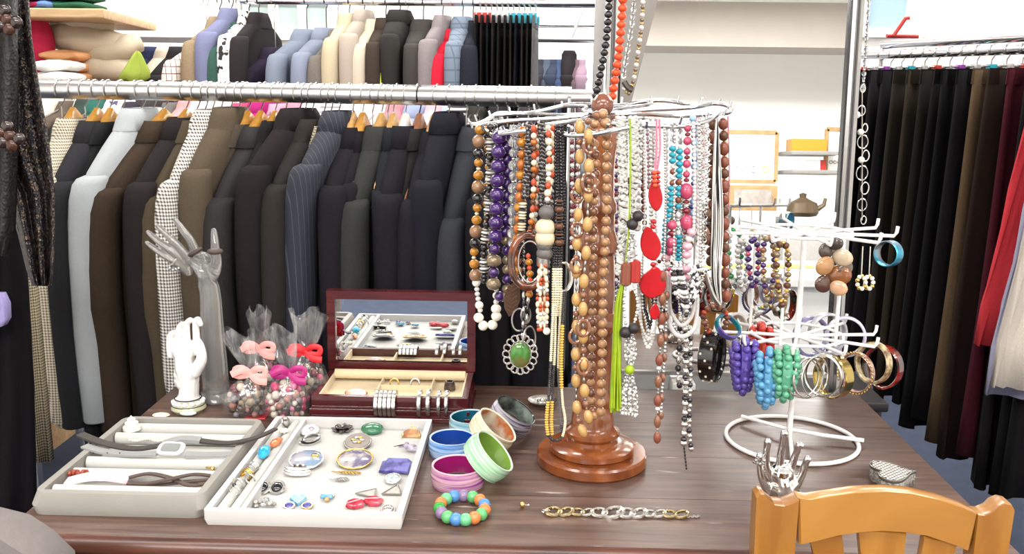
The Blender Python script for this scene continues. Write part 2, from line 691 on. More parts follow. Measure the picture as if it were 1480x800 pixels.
board('top_rail', [pt(*q) for q in top + bot], 0.024, PINE)
lp = [(1090, 712), (1096, 707), (1101, 707), (1106, 714), (1116, 722), (1130, 724), (1143, 719), (1151, 715)]
a = [pt(*q) for q in lp]
xl0, xl1 = a[0][0], a[-1][0]
board('back_post', a + [(xl1, 0.42), (xl1, 0.0), (xl1 - 0.035, 0.0), (xl0 + 0.01, 0.42)], 0.03, PINEV)
rp = [(1407, 736), (1416, 737), (1428, 732), (1436, 724), (1446, 720), (1455, 722), (1459, 729)]
a = [pt(*q) for q in rp]
xr0, xr1 = a[0][0], a[-1][0]
board('back_post', a + [(xr1 - 0.01, 0.42), (xr0 + 0.035, 0.0), (xr0, 0.0), (xr0, 0.42)], 0.03, PINEV)
for sx0, sx1, bx0, bx1 in ((1168, 1215, 1200, 1232), (1238, 1308, 1252, 1290), (1333, 1382, 1310, 1345)):
    p0, p1 = pt(sx0, 772 if sx0 != 1238 else 758), pt(sx1, 768 if sx0 != 1333 else 778)
    q0, q1 = pt(bx0, 905), pt(bx1, 905)
    board('back_slat', [p0, p1, q1, (q1[0], 0.53), (q0[0], 0.53), q0], 0.014, PINEV)
xm = (xl0 + xr1) / 2
board('lower_rail', rect(xl1, 0.50, xr0, 0.56), 0.022, PINE)
MB().slab(rect(xl0 + 0.005, -0.23, xr1 - 0.005, YB - 0.017, 0.03), 0.43, 0.455, 0.006).build('seat', PINE, ch)
for x in (xl0 + 0.03, xr1 - 0.03):
    MB().box((x, -0.2, 0.215), (0.036, 0.036, 0.43)).build('front_leg', PINEV, ch, smooth=False)
    MB().box((x, -0.02, 0.2), (0.02, 0.33, 0.03)).build('stretcher', PINE, ch, smooth=False)

# grey upholstered chair whose back corner shows at the lower corner of the view
GUP = M('grey_upholstery', '#6e6866', 0.9, var=0.12, vs=80, bmp=0.3, bs=500)
uc = thing('upholstered_chair', 'grey upholstered chair with a rounded back by table corner', 'chair', (-0.93, 0.95, 0))
bk = []
q = [P(-160, 768, 1.1), P(-90, 752, 1.1), P(-20, 745, 1.1), P(25, 756, 1.1), P(62, 780, 1.1), P(95, 812, 1.1), P(100, 900, 1.1)]
out = [(v.x + 0.93, v.z) for v in q] + [(0.22, 0.45), (-0.26, 0.45)]
xs0 = min(p_[0] for p_ in out)
MB().slab(out, -0.035, 0.035, 0.016, Matrix(((1, 0, 0, 0), (0, 0, -1, 0.15), (0, 1, 0, 0), (0, 0, 0, 1)))).build('backrest', GUP, uc, ang=70)
MB().slab(rect(-0.24, -0.26, 0.22, 0.115, 0.05), 0.37, 0.45, 0.02).build('seat', GUP, uc, ang=70)
for x in (-0.2, 0.18):
    for y in (-0.22, 0.09):
        MB().tube([(x, y, 0.37), (x * 1.05, y * 1.05, 0)], [0.018, 0.013], 10).build('leg', BLACKP, uc)

# ------------------------------------------------------------------ front garment rack
RL, RR = P(60, 129, 2.33), P(858, 143, 2.33)
RL = Vector((-1.33, 2.33, RL.z + 0.001))
rack = thing('garment_rack', 'thick steel garment rail carrying the row of suit jackets', 'clothes rack', (-0.55, 2.33, 0))
off = Vector((0.55, -2.33, 0))
MB().tube([RL + off, RR + off], 0.0225, 20).build('rail', STEEL, rack)
for x, w in ((-1.34, 0.012), (0.147, 0.0125)):
    o = MB().box((x + 0.55, 0, 0.95), (2 * w, 2 * w, 1.9))
    o.build('upright', STEEL, rack, smooth=False)
    MB().box((x + 0.55, 0.0, 0.02), (0.04, 0.6, 0.04)).build('foot', STEEL, rack, smooth=False)
qa, qb = P(822, 180, 2.2), P(822, 455, 2.2)
MB().tube([Vector((qa.x, 2.2, 1.39)) + off, Vector((qa.x, 2.2, 0.05)) + off], 0.0045, 8).build('thin_rod', CHROME, rack)
MB().tube([Vector((qa.x, 2.2, 1.392)) + off, Vector((qa.x, 2.33, 1.392)) + off], 0.0045, 8).build('thin_rod', CHROME, rack)

HW = [wood('hanger_wood_pale', '#c79a5c', '#e0b87c', 0.35, (20, 6, 20), coat=0.3), wood('hanger_wood_gold', '#b9822f', '#d9a24a', 0.3, (20, 6, 20), coat=0.4), M('hanger_white', '#e9e6e0', 0.35, var=0.04), wood('hanger_wood_rose', '#8d5d43', '#ab7758', 0.35, (20, 6, 20), coat=0.3), BLACKP]
WIRE = M('hanger_wire', '#b5b3b1', 0.3, 1.0, var=0.08)
WIRED = M('hanger_wire_dark', '#3a3638', 0.35, 0.8, var=0.1)


def hook_pts(r, zend, lean=0.0):
    """Wire hook over the rail (rail centre at the origin), running down to zend."""
    pts = []
    for i in range(11):
        a = rad(215 - 215 * i / 10)
        pts.append(V(0, r * math.cos(a), r * math.sin(a)))
    pts += [V(0, r * 0.92, -r * 0.5), V(0, r * 0.35, -r * 1.25), V(0, 0, -r * 1.6), V(lean, 0, zend)]
    return pts


def hanger(hx, Y, z, rot, mat, label, neck=-0.052, thick=0.026, high=0.045, span=0.19, drop=0.075, r=0.0255, wire=None, group=None, name='coat_hanger', line=None):
    h = thing(name, label, 'hanger', (hx, Y, z), (0, 0, rot), group)
    MB().tube(hook_pts(r, neck + 0.004), 0.0018, 6).build('hook', wire or WIRE, h)
    m = MB()
    rings = []
    for i in range(9):
        t = -1 + i / 4
        y = span * t
        zc = neck - high * 0.42 - drop * abs(t) ** 1.25
        if line and abs(y) > 0.045:
            n0, s0 = line
            zc = min(zc, n0 - 0.045 - (abs(y) - 0.085) * (s0 + n0 - 0.04) / 0.12 - high * 0.8 * (1 - 0.45 * abs(t)))
        w = thick * (0.5 + 0.1 * abs(t))
        hh = high * 0.5 * (1 - 0.45 * abs(t))
        rings.append([V(w * math.copysign(abs(math.cos(a)) ** 0.6, math.cos(a)), y, zc + hh * math.copysign(abs(math.sin(a)) ** 0.6, math.sin(a))) for a in [2 * PI * k / 10 for k in range(10)]])
    m.loft(rings).build('bar', mat, h)
    return h


def ell(wx, wy, z, n=24, cx=0, cy=0, wob=0, ph=0, e=0.75, fr=5):
    r = []
    for k in range(n):
        a = 2 * PI * k / n
        c, s = math.cos(a), math.sin(a)
        w = 1 + wob * math.sin(fr * a + ph)
        r.append(V(cx + wx * w * math.copysign(abs(c) ** e, c), cy + wy * math.copysign(abs(s) ** 0.9, s), z))
    return r


def jacket(hx, Y, z, rot, mat, label, cat='jacket', name='suit_jacket', neck=-0.05, sh=0.16, L=0.82, W=0.215, T=0.03, slv=0.62, sr=0.036, collar=True, colmat=None, group=None, seed=0, slvmat=None, n=22, far=True, slope=1.0):
    """A garment on a hanger: shaped body, collar and two sleeves. Local y runs along the shoulders."""
    g = thing(name, label, cat, (hx, Y, z), (0, 0, rot), group)
    rr = random.Random(seed)
    ph = rr.random() * 6
    wb = 0.10
    zs0, ys0 = neck - 0.03, 0.07
    rings = [ell(T * 0.9, 0.050, neck, n), ell(T * 1.25, 0.060, neck - 0.018, n)]
    for t in (0.0, 0.25, 0.5, 0.75, 0.93):
        rings.append(ell(T * (1.25 + 0.08 * math.sin(3 * t)), ys0 + (W - ys0) * t, zs0 + (-sh - zs0) * t ** 1.12, n, wob=0.02))
    rings += [ell(T * 1.28, W, -sh - 0.008, n), ell(T * 1.28, W * 1.01, -sh - 0.03, n), ell(T * 1.25, W * 0.99, -sh - 0.12, n, wob=wb * 0.4, ph=ph), ell(T * 1.25, W * 0.93, -sh - 0.28, n, wob=wb, ph=ph + 0.3),
              ell(T * 1.3, W * 0.98, -sh - 0.42, n, wob=wb * 1.3, ph=ph + 0.6), ell(T * 1.4, W * 1.04, -L + 0.005, n, wob=wb * 1.6, ph=ph + 0.9), ell(T * 1.2, W * 1.0, -L, n, wob=wb * 1.6, ph=ph + 0.9)]
    MB().loft(rings).build('body', mat, g, ang=180)
    for s in ((-1, 1) if far else (-1,)):
        j = [rr.uniform(-0.008, 0.008) for _ in range(6)]
        x1 = 0.006 + j[4]
        rows = [(-sh + 0.002, 0.7, W - 0.034, 0.6), (-sh - 0.004, 0.95, W - 0.022, 0.85), (-sh - 0.016, 1.02, W - 0.012, 0.95), (-sh - 0.05, 1.06, W + 0.000, 1.0), (-sh - 0.10, 1.1, W + 0.008, 1.0), (-sh - 0.18, 1.06, W + 0.016, 1.0),
                (-sh - 0.27, 1.02, W + 0.02, 1.0), (-sh - 0.36, 1.0, W + 0.022 + j[3], 0.96), (-sh - 0.46, 0.96, W + 0.022 + j[3], 0.9), (-sh - slv + 0.004, 0.9, W + 0.02 + j[2], 0.84), (-sh - slv, 0.82, W + 0.02 + j[2], 0.78)]
        rings = []
        for i, (zz, kx, yy, ky) in enumerate(rows):
            t = i / len(rows)
            rings.append(ell(sr * kx, sr * 1.5 * ky, zz, 14, cx=x1 * t * 2 + j[0] * math.sin(t * 3), cy=s * yy, wob=0.12 * t, ph=ph + 2 * t, e=0.85, fr=4))
        MB().loft(rings).build('sleeve', slvmat or mat, g, ang=180)
    if collar:
        MB().loft([ell(T * 0.85, 0.052, neck + 0.004, 20), ell(T * 1.1, 0.060, neck + 0.005, 20), ell(T * 1.38, 0.078, neck - 0.018, 20), ell(T * 1.47, 0.098, neck - 0.044 - 0.008 * rr.random(), 20, e=0.8, wob=0.03, ph=ph), ell(T * 1.36, 0.095, neck - 0.047, 20), ell(T * 1.15, 0.07, neck - 0.02, 20)], caps=False).build('collar', colmat or mat, g, ang=120)
    return g


def cloth(key, hexc, var=0.22, hex2=None):
    return M('cloth_' + key, hexc, 0.95, var=var, vs=240, bmp=0.5, bs=650, hex2=hex2, spec=0.12)


JK = [  # hook place along the rail, shoulder tip, neck drop, cloth, label, hanger
    (104, (60, 256), -0.072, hound('tweed_cream', '#cfc4b0', '#5b5148', 150), 'cream dogtooth tweed jacket at the rail end beside sequinned scarf', 1, 'wooden hanger in the cream tweed jacket'),
    (139, (80, 264), -0.078, cloth('charcoal_a', '#29292c'), 'charcoal suit jacket between cream tweed and pale grey jackets', 1, 'wooden hanger in charcoal jacket beside cream tweed'),
    (158, (104, 287), -0.080, cloth('charcoal_b', '#222224'), 'second charcoal suit jacket tight behind pale grey jacket', 1, 'wooden hanger in the second charcoal jacket'),
    (204, (124, 256), -0.046, cloth('pale_grey', '#a6abae', 0.06), 'pale silvery grey jacket, lightest on the front rail', 4, 'black hanger in the pale grey jacket'),
    (236, (142, 274), -0.075, cloth('brown_felt', '#3b3027', 0.25), 'brown felted wool jacket beside the pale grey jacket', 1, 'wooden hanger in the brown felted jacket'),
    (268, (197, 265), -0.066, cloth('black_brown', '#242020'), 'black brown jacket between brown felt and dogtooth jackets', 1, 'wooden hanger in black brown jacket'),
    (284, (217, 283), -0.072, cloth('olive_brown', '#483f32', 0.2), 'olive brown wool jacket hanging behind the clear hand', 4, 'black hanger in olive brown jacket'),
    (306, (249, 262), -0.046, hound('dogtooth', '#e9e4dd', '#38322f', 130), 'black and white dogtooth jacket among the brown jackets', 4, 'black hanger in the dogtooth jacket'),
    (332, (277, 246), -0.040, cloth('taupe', '#544a3d', 0.2), 'taupe jacket with puffed sleeve head next to dogtooth jacket', 4, 'black hanger in the taupe jacket'),
    (357, (290, 300), -0.080, cloth('taupe_dark', '#484039', 0.2), 'dull taupe jacket whose sleeve hangs under charcoal jacket', 1, 'golden wooden hanger, first of a close pair'),
    (376, (311, 288), -0.084, cloth('grey_black', '#323030'), 'grey black jacket on a broad golden wooden hanger', 1, 'broad golden wooden hanger, second of a close pair'),
    (397, (352, 262), -0.070, cloth('soft_black_a', '#1c1a1c'), 'soft black jacket behind the peaked black brown jacket', 1, 'wooden hanger behind the peaked black brown jacket'),
    (431, (362, 241), -0.040, cloth('black_plum', '#231e20'), 'black brown jacket with tall peaked collar mid rail', 4, 'black hanger in peaked black brown jacket'),
    (450, (398, 268), -0.064, cloth('olive_black', '#2b2826'), 'olive black jacket between peaked black and pinstriped jackets', 4, 'black hanger in olive black jacket'),
    (468, (430, 264), -0.080, hound('tweed_sand', '#b9ab92', '#453c33', 170), 'sand dogtooth jacket squeezed beside navy pinstripe jacket', 4, 'black hanger in sand dogtooth jacket'),
    (489, (441, 239), -0.044, stripes('pinstripe_navy', '#1c212d', '#3d4350', 60, 0.09), 'navy pinstripe suit jacket with peaked collar', 4, 'black hanger in the navy pinstripe jacket'),
    (509, (478, 270), -0.082, cloth('black_violet_a', '#1d1a1f'), 'black violet jacket just past the navy pinstripe jacket', 0, 'pale wooden hanger nearest the navy pinstripe jacket'),
    (524, (500, 265), -0.090, cloth('black_violet_b', '#1b181c'), 'narrow black jacket before the green charcoal jacket', 1, 'golden wooden hanger before the green charcoal jacket'),
    (551, (508, 290), -0.078, cloth('green_charcoal', '#303130'), 'green charcoal jacket above the jewellery box lid', 0, 'pale wooden hanger in green charcoal jacket'),
    (568, (546, 275), -0.080, cloth('blue_black', '#1d2024'), 'blue black jacket right of green charcoal jacket', 0, 'pale wooden hanger in blue black jacket'),
    (586, (558, 282), -0.076, cloth('black_c', '#1c1b1f'), 'black jacket on the white hanger', 2, 'white hanger in the black jacket'),
    (606, (575, 298), -0.082, cloth('brown_charcoal', '#252423'), 'brown charcoal jacket on the rose wood hanger', 3, 'rose brown wooden hanger with dark wire'),
    (628, (597, 290), -0.088, cloth('ink_a', '#1e1d23'), 'ink dark jacket on last pale wooden hanger', 0, 'last pale wooden hanger before the dark navy jacket'),
    (648, (612, 262), -0.042, cloth('ink_navy', '#1c1c24'), 'dark navy jacket with peaked collar beside the necklaces', 4, 'black hanger in the peaked dark navy jacket'),
    (690, (645, 318), -0.075, cloth('slate', '#323439'), 'slate grey jacket with its sleeve against amber beads', 4, 'black hanger in slate grey jacket'),
    (718, (688, 290), -0.075, cloth('black_e', '#18171a'), 'black jacket behind the purple bead necklace', 4, 'black hanger behind the purple necklace'),
    (748, (721, 288), -0.075, cloth('black_f', '#1b181b'), 'black jacket behind the amber chip necklace', 4, 'black hanger behind the amber chips'),
    (778, (754, 290), -0.075, cloth('black_g', '#161519'), 'black jacket behind the long seed bead strands', 4, 'black hanger behind the seed beads'),
    (804, (783, 288), -0.075, cloth('black_h', '#19181b'), 'last black jacket on the rail beside chrome rod', 4, 'black hanger at the rail end'),
]
for i, (px, tip, nk, mt, lab, hm, hlab) in enumerate(JK):
    q = P(px, 140, 2.33)
    nar = px in (158, 357, 397, 468, 524, 568, 606)
    JW = 0.19 if nar else 0.215
    tq = P(tip[0], tip[1], 2.33 - JW + 0.003)
    t = (q.x - RL.x) / (RR.x - RL.x)
    z = RL.z + (RR.z - RL.z) * t
    a = math.degrees(math.asin(max(-0.35, min(0.1, (tq.x - q.x) / JW))))
    shd = z - tq.z
    jacket(q.x, 2.33, z, rad(a), mt, lab, neck=nk, sh=shd, L=0.83 + R_.uniform(-0.05, 0.03), T=0.018 if nar else 0.0285, W=JW, slv=0.58, seed=i, group='suit jackets on the front rail', sr=0.0225 if nar else 0.0315)
    hanger(q.x, 2.33, z, rad(a), HW[hm], hlab, neck=-0.046 if hm in (0, 1, 2, 3) else -0.05, thick=0.024 if hm != 4 else 0.012, high=0.058 if hm != 4 else 0.02, span=0.17, drop=0.10 + max(0, (shd - 0.17)), group='hangers on the front rail', wire=WIRED if hm == 3 else None, line=(nk, shd))
# plain wire hangers left among the jackets
WH = ((88, 'left of the cream tweed jacket'), (122, 'between cream tweed and first charcoal jacket'), (176, 'between second charcoal and pale grey jackets'), (221, 'between pale grey and brown felted jackets'), (296, 'behind the dogtooth jacket collar'), (318, 'between dogtooth and taupe jackets'), (344, 'right of the taupe jacket collar'), (412, 'left of the peaked black brown jacket'), (440, 'right of the peaked black brown jacket'), (478, 'left of the navy pinstripe jacket'), (538, 'left of the green charcoal jacket'), (560, 'right of the green charcoal jacket'), (674, 'left of the slate grey jacket'), (734, 'behind the purple beads'), (764, 'behind the twisted black cords'))
for px, lab in WH:
    q = P(px, 140, 2.33)
    t = (q.x - RL.x) / (RR.x - RL.x)
    h = thing('wire_hanger', 'thin wire hanger on front rail ' + lab, 'hanger', (q.x, 2.33, RL.z + (RR.z - RL.z) * t), (0, 0, rad(-6)), 'thin wire hangers on the front rail')
    MB().tube(hook_pts(0.0255, -0.11), 0.0018, 6).build('hook', WIRE, h)
    MB().tube([(0, 0, -0.108), (0, 0.05, -0.15), (0, 0.17, -0.26), (0, 0.16, -0.27), (0, -0.16, -0.27), (0, -0.17, -0.26), (0, -0.05, -0.15)], 0.0018, 6, closed=True).build('shoulder_wire', WIRE, h)
# ------------------------------------------------------------------ shelf of folded textiles on the far side
SH = wood('shelf_board', '#b08f68', '#c9aa82', 0.5, (3, 20, 20))
Ysh = 3.0
a, b = P(-40, 12, Ysh), P(160, 18, Ysh)
sh = thing('wall_shelf', 'pale wooden shelf board above the folded textiles', 'shelf', (a.x, Ysh, a.z))
MB().slab([(-0.2, -0.05), (b.x - a.x, -0.05), (b.x - a.x - 0.16, 0.75), (-0.2, 0.75)], -0.028, 0.0, 0.003).build('board', SH, sh)
zz = P(100, 120, Ysh).z
sl = thing('textile_shelf', 'brown wooden shelf holding folded bedding behind the rail', 'shelf', (a.x, Ysh, zz))
MB().slab(rect(-0.2, -0.08, 0.52, 0.62), -0.05, 0.0, 0.003).build('board', wood('shelf_dark', '#6d5442', '#86694f', 0.5, (3, 20, 20)), sl)
MB().box((-0.1, 0.3, -zz / 2 - 0.05), (0.04, 0.5, zz - 0.06)).build('side_panel', SH, sl, smooth=False)
MB().box((0.42, 0.3, -zz / 2 - 0.05), (0.04, 0.5, zz - 0.06)).build('side_panel', SH, sl, smooth=False)


def soft(name, label, cat, mat, c, d, seed=0, folds=3, group=None, rot=0):
    """A soft folded textile: stacked rounded layers with a lazy outline."""
    rr = random.Random(seed)
    t = thing(name, label, cat, (c[0], c[1], c[2]), (0, 0, rot), group)
    h = d[2] / folds
    for k in range(folds):
        m = MB()
        rings = []
        nn = 22
        ph = rr.random() * 6
        for i in range(9):
            u = i / 8
            x = (u - 0.5) * d[0] * (1 - 0.05 * (k % 2))
            e = math.sin(PI * min(max(u, 0.02), 0.98)) ** 0.22
            rg = []
            for j in range(nn):
                an = 2 * PI * j / nn
                cs, sn = math.cos(an), math.sin(an)
                yy = d[1] / 2 * math.copysign(abs(cs) ** 0.6, cs) * (0.85 + 0.15 * e) + 0.012 * math.sin(5 * u + ph)
                zz_ = h * (0.5 + 0.5 * math.copysign(abs(sn) ** 0.7, sn) * e * (1 + 0.16 * math.sin(9 * u + 3 * an + ph))) + k * h
                rg.append(V(x, yy, zz_))
            rings.append(rg)
        m.loft(rings).build('fold', mat, t, ang=180)
    return t


CREAM = cloth('cream_duvet', '#c4b8a2', 0.08)
soft('folded_towel', 'white folded towels in a low pile on the brown shelf', 'towel', cloth('white_towel', '#e9e8e6', 0.05), (P(84, 118, 2.99).x, 2.99, zz), (0.13, 0.12, 0.07), 3, 2)
q = P(112, 112, 3.2)
soft('folded_blanket', 'apricot folded blanket between white towels and cream duvet', 'blanket', cloth('apricot', '#e3a878', 0.1), (q.x - 0.01, 3.16, zz), (0.12, 0.12, 0.105), 5, 3)
q = P(150, 90, 3.35)
du = thing('cream_duvet', 'thick cream quilted duvet rolled on the brown shelf', 'bedding', (q.x - 0.015, 3.36, zz))
for k, (dx, dz, r, ln, tl) in enumerate(((0.03, 0.05, 0.05, 0.22, 0.0), (0.0, 0.14, 0.055, 0.24, 0.12), (0.06, 0.10, 0.045, 0.2, -0.4), (-0.02, 0.20, 0.038, 0.17, 0.08))):
    pts = smoothpath([V(dx - ln / 2, -0.06, dz + tl * -ln / 2 * -1), V(dx - ln / 5, -0.09, dz + 0.008 + tl * ln / 5), V(dx + ln / 5, -0.09, dz - 0.004 - tl * ln / 5), V(dx + ln / 2, -0.05, dz - tl * ln / 2)], 4)
    MB().tube(pts, [r * (0.72 + 0.3 * math.sin(PI * i / (len(pts) - 1)) + 0.05 * math.sin(2.2 * i)) for i in range(len(pts))], 14, flat=1.5, up=(0, 0, 1)).build('roll', CREAM, du, ang=180)
q = P(47, 70, 3.17)
cu = thing('red_cushion', 'round raspberry red cushion leaning beside the cream duvet', 'cushion', (q.x, 3.17, zz))
MB().ball((0, 0, 0.122), 0.115, (0.64, 0.5, 1.04), 24, 14).build('cover', cloth('raspberry', '#c2304f', 0.08), cu, ang=180)
MB().torus((0, 0, 0.122), 0.115, 0.005, (0, 1, 0.0), 40, 6, sy=1.04, xdir=(1, 0, 0), m=Matrix.Diagonal((0.62, 1, 1, 1))).build('piping', cloth('raspberry', '#c2304f', 0.08), cu)
for k, (px, hexc, nm) in enumerate(((58, '#8e2a4a', 'plum'), (78, '#5f7fb8', 'blue'), (112, '#2d5a45', 'bottle green'))):
    q = P(px, 8, 3.1)
    soft('folded_cloth', nm + ' folded cloth on the upper wooden shelf', 'cloth', cloth('fold%d' % k, hexc), (q.x, 3.1, a.z + 0.001), (0.085 if k < 2 else 0.12, 0.2, 0.055), k, 2, 'cloths on the upper shelf')
q = P(190, 112, 3.0)
ls = thing('lime_scarf', 'lime green crumpled scarf at the duvet end', 'scarf', (q.x, 3.0, zz + 0.001))
MB().loft([[V(r_ * (1 + 0.22 * math.sin(5 * a_ + 9 * z_)) * math.cos(a_) + 0.25 * z_, 0.7 * r_ * (1 + 0.22 * math.cos(4 * a_ + 30 * z_)) * math.sin(a_), z_ + 0.006 * math.sin(6 * a_)) for a_ in [2 * PI * k / 28 for k in range(28)]] for r_, z_ in ((0.034, 0.006), (0.046, 0.014), (0.042, 0.035), (0.03, 0.055), (0.022, 0.07), (0.012, 0.088), (0.003, 0.096))]).build('cloth', cloth('lime', '#8f9f45', 0.1), ls, ang=180)

# ------------------------------------------------------------------ rear racks and what hangs on them
RB_Y = 3.45
zb = P(600, 3, RB_Y).z
xa, xb = P(345, 3, RB_Y).x, P(866, 3, RB_Y).x
rb = thing('rear_rack', 'chrome rack carrying sweaters and skirts behind the jackets', 'clothes rack', ((xa + xb) / 2, RB_Y, 0))
hw = (xb - xa) / 2
MB().tube([(-hw, 0, zb), (hw, 0, zb)], 0.014, 14).build('rail', CHROME, rb)
for s in (-1, 1):
    MB().tube([(s * hw, 0, 0.04), (s * hw, 0, zb + 0.25)], 0.014, 12).build('upright', CHROME, rb)
    MB().box((s * hw, 0, 0.02), (0.04, 0.6, 0.04)).build('foot', CHROME, rb, smooth=False)

KNIT = 'sweater'
TOPS = [  # place of shoulder peak, picture height of the neck, colour, label, kind, thickness, turn
    (300, 48, plaid('shirt_plaid', '#e4d9d0', '#6d4d4a', '#888888', 42), 'cream and brown checked shirt on the rear rack', 'shirt', 0.022, -18),
    (318, 22, cloth('tan', '#8b7a63'), 'tan jacket between checked shirt and lavender shirt', 'jacket', 0.02, -12),
    (334, 0, cloth('lavender', '#6f7390', 0.1), 'lavender blue shirt high on the rear rack', 'shirt', 0.022, -10),
    (345, 30, cloth('teal_green', '#37544a'), 'bottle green jacket under the lavender shirt', 'jacket', 0.024, -8),
    (360, 14, cellmat('spotted', '#f0eeea', '#f0eeea', '#22201f', 70, 0.8), 'white blouse with black flecks on rear rack', 'blouse', 0.014, -8),
    (374, 16, cloth('black_k', '#2a2628'), 'black jacket beside flecked white blouse', 'jacket', 0.02, -6),
    (398, 66, cloth('aubergine', '#2b2333'), 'dark aubergine coat hanging low on rear rack', 'coat', 0.035, -22),
    (444, 40, cloth('steel_blue', '#747d8c', 0.08), 'pale steel blue jacket on the rear rack', 'jacket', 0.03, -20),
    (472, 38, cloth('mist_blue', '#7b8395', 0.08), 'mist blue denim shirt beside steel blue jacket', 'shirt', 0.028, -16),
    (489, 42, cloth('mole', '#6b6560'), 'mole grey cardigan beside cream knit', 'cardigan', 0.02, -10),
    (505, 17, cloth('cream_knit', '#b5a98f', 0.08), 'cream folded knit sweater hung over its hanger', 'sweater', 0.026, -6),
    (526, 10, cloth('oat_rib', '#a0968a', 0.1), 'oatmeal ribbed sweater on the rear rack', 'sweater', 0.022, -8),
    (541, 26, cloth('ivory_knit', '#b9af9d', 0.06), 'ivory knit sweater next to the dark brown coat', 'sweater', 0.024, -6),
    (558, 24, cloth('umber', '#3a322c'), 'dark umber coat with a green collar tag', 'coat', 0.03, -4),
    (578, 6, cloth('black_wool', '#2b2927'), 'large black wool coat in middle of rear rack', 'coat', 0.034, -4),
    (589, 46, cloth('acid_yellow', '#cfd51c', 0.06), 'acid yellow top showing between black coats', 'top', 0.012, -14),
    (612, 26, cloth('charcoal_knit', '#3c3937'), 'charcoal knit jacket right of acid yellow top', 'jacket', 0.034, -6),
    (640, 20, cloth('mauve_grey', '#7e7678'), 'mauve grey cardigan before the scarlet top', 'cardigan', 0.022, -10),
    (653, 40, cloth('scarlet', '#c02336', 0.08), 'scarlet red top on the rear rack', 'top', 0.026, -8),
    (669, 22, plaid('blue_plaid', '#6a7686', '#545f70', '#888888', 25), 'blue grey checked jacket next to scarlet top', 'jacket', 0.03, -4),
    (684, 28, cloth('night_blue', '#23252e'), 'night blue jacket before the black skirts', 'jacket', 0.024, -2),
]
for i, (px, py, mt, lab, cat, T, rt) in enumerate(TOPS):
    q = P(px, py, RB_Y)
    nk = min(-0.035, q.z - zb - 0.012)
    jacket(q.x, RB_Y, zb, rad(rt), mt, lab, cat=cat, name='hanging_' + (cat if cat != 'top' else 'blouse'), neck=nk, sh=-nk + 0.085, L=0.72, W=0.2, T=T, slv=0.5, sr=0.03, seed=60 + i, n=18, group='garments on the rear rack', far=False)
    h = thing('rear_hanger', 'wire hanger of the ' + ' '.join(lab.split()[:5]), 'hanger', (q.x, RB_Y, zb), (0, 0, rad(rt)), 'hangers on the rear rack')
    MB().tube(hook_pts(0.0165, nk - 0.01), 0.0022, 6).build('hook', WIRED if i % 3 else WIRE, h)
    MB().tube([(0, -0.17, nk - 0.085), (0, 0, nk - 0.012), (0, 0.17, nk - 0.085)], 0.004, 6).build('bar', BLACKP, h)


def hung_cloth(hx, Y, ztop, rot, mat, label, name='hanging_skirt', cat='skirt', W=0.17, T=0.014, L=0.6, seed=0, group=None, flare=1.1, band=True, n=30, lean=0.0):
    """A skirt or folded trousers clipped by its waistband: rippled slab hanging straight down."""
    rr = random.Random(seed)
    g = thing(name, label, cat, (hx, Y, ztop), (0, 0, rot), group)
    ph = rr.random() * 6
    fr = rr.choice((3, 4, 5))
    rows = []
    for i in range(8):
        t = i / 7
        am = T * (0.25 + 0.9 * t)
        w = W * (1 + (flare - 1) * t)
        th = T * (0.55 + 0.5 * t)
        rg = []
        for j in range(n):
            a = 2 * PI * j / n
            c, s = math.cos(a), math.sin(a)
            y = w * math.copysign(abs(s) ** 0.8, s)
            x = th * math.copysign(abs(c) ** 0.5, c) + am * math.sin(fr * PI * y / W + ph) * 0.6 + lean * t
            rg.append(V(x, y, -L * t))
        rows.append(rg)
    MB().loft(rows).build('drape', mat, g, ang=180)
    if band:
        MB().loft([ell(T * 0.75, W * 1.015, 0.004, 20), ell(T * 0.8, W * 1.02, -0.035, 20)]).build('waistband', mat, g, ang=60)
    return g


def clip_hanger(hx, Y, z, rot, r, zbar, label, clip, wire, group, W=0.15):
    h = thing('clip_hanger', label, 'hanger', (hx, Y, z), (0, 0, rot), group)
    MB().tube(hook_pts(r, zbar), 0.002, 6).build('hook', wire, h)
    bar = MB().tube([(0, -W, zbar), (0, W, zbar)], 0.0026, 6).build('bar', wire, h)
    for s in (-1, 1):
        MB().box((0, s * W * 0.78, zbar - 0.012), (0.02, 0.016, 0.034)).build('clip', clip, bar, smooth=False)
    return h


TURQ = M('turquoise_plastic', '#1f9fb6', 0.35, var=0.05)
REDP = M('red_plastic', '#b5302c', 0.35, var=0.05)
PURP = M('purple_plastic', '#8a3f96', 0.35, var=0.05)
CLEAR = M('clear_plastic', '#eeeef0', 0.15, var=0.03, trans=0.6)
for k in range(11):
    px = 694 + k * 8.0
    q = P(px, 22, RB_Y)
    col = ('#191718', '#221c1c', '#16151a', '#241f20', '#1b1918')[k % 5] if k != 10 else '#5c5a5c'
    nth = ('first', 'second', 'third', 'fourth', 'fifth', 'sixth', 'seventh', 'eighth', 'ninth', 'tenth', 'last')[k]
    hung_cloth(q.x, RB_Y, zb - 0.055, rad(-3), cloth('skirt%d' % (k % 5) if k != 10 else 'skirt_grey', col), ('%s black skirt of the row behind the necklace stand' % nth) if k != 10 else 'grey skirt ending the row of black skirts', W=0.15, T=0.008, L=0.55, seed=k, group='skirts on the rear rack', n=22)
    clip_hanger(q.x, RB_Y, zb, rad(-3), 0.0165, -0.045, 'clip hanger with %s clips holding the %s skirt of the row' % (('rust red', 'clear', 'turquoise')[0 if k < 3 else 1 if k < 6 else 2], nth), (REDP, CLEAR, TURQ)[0 if k < 3 else 1 if k < 6 else 2], WIRE, 'clip hangers on the rear rack', 0.12)

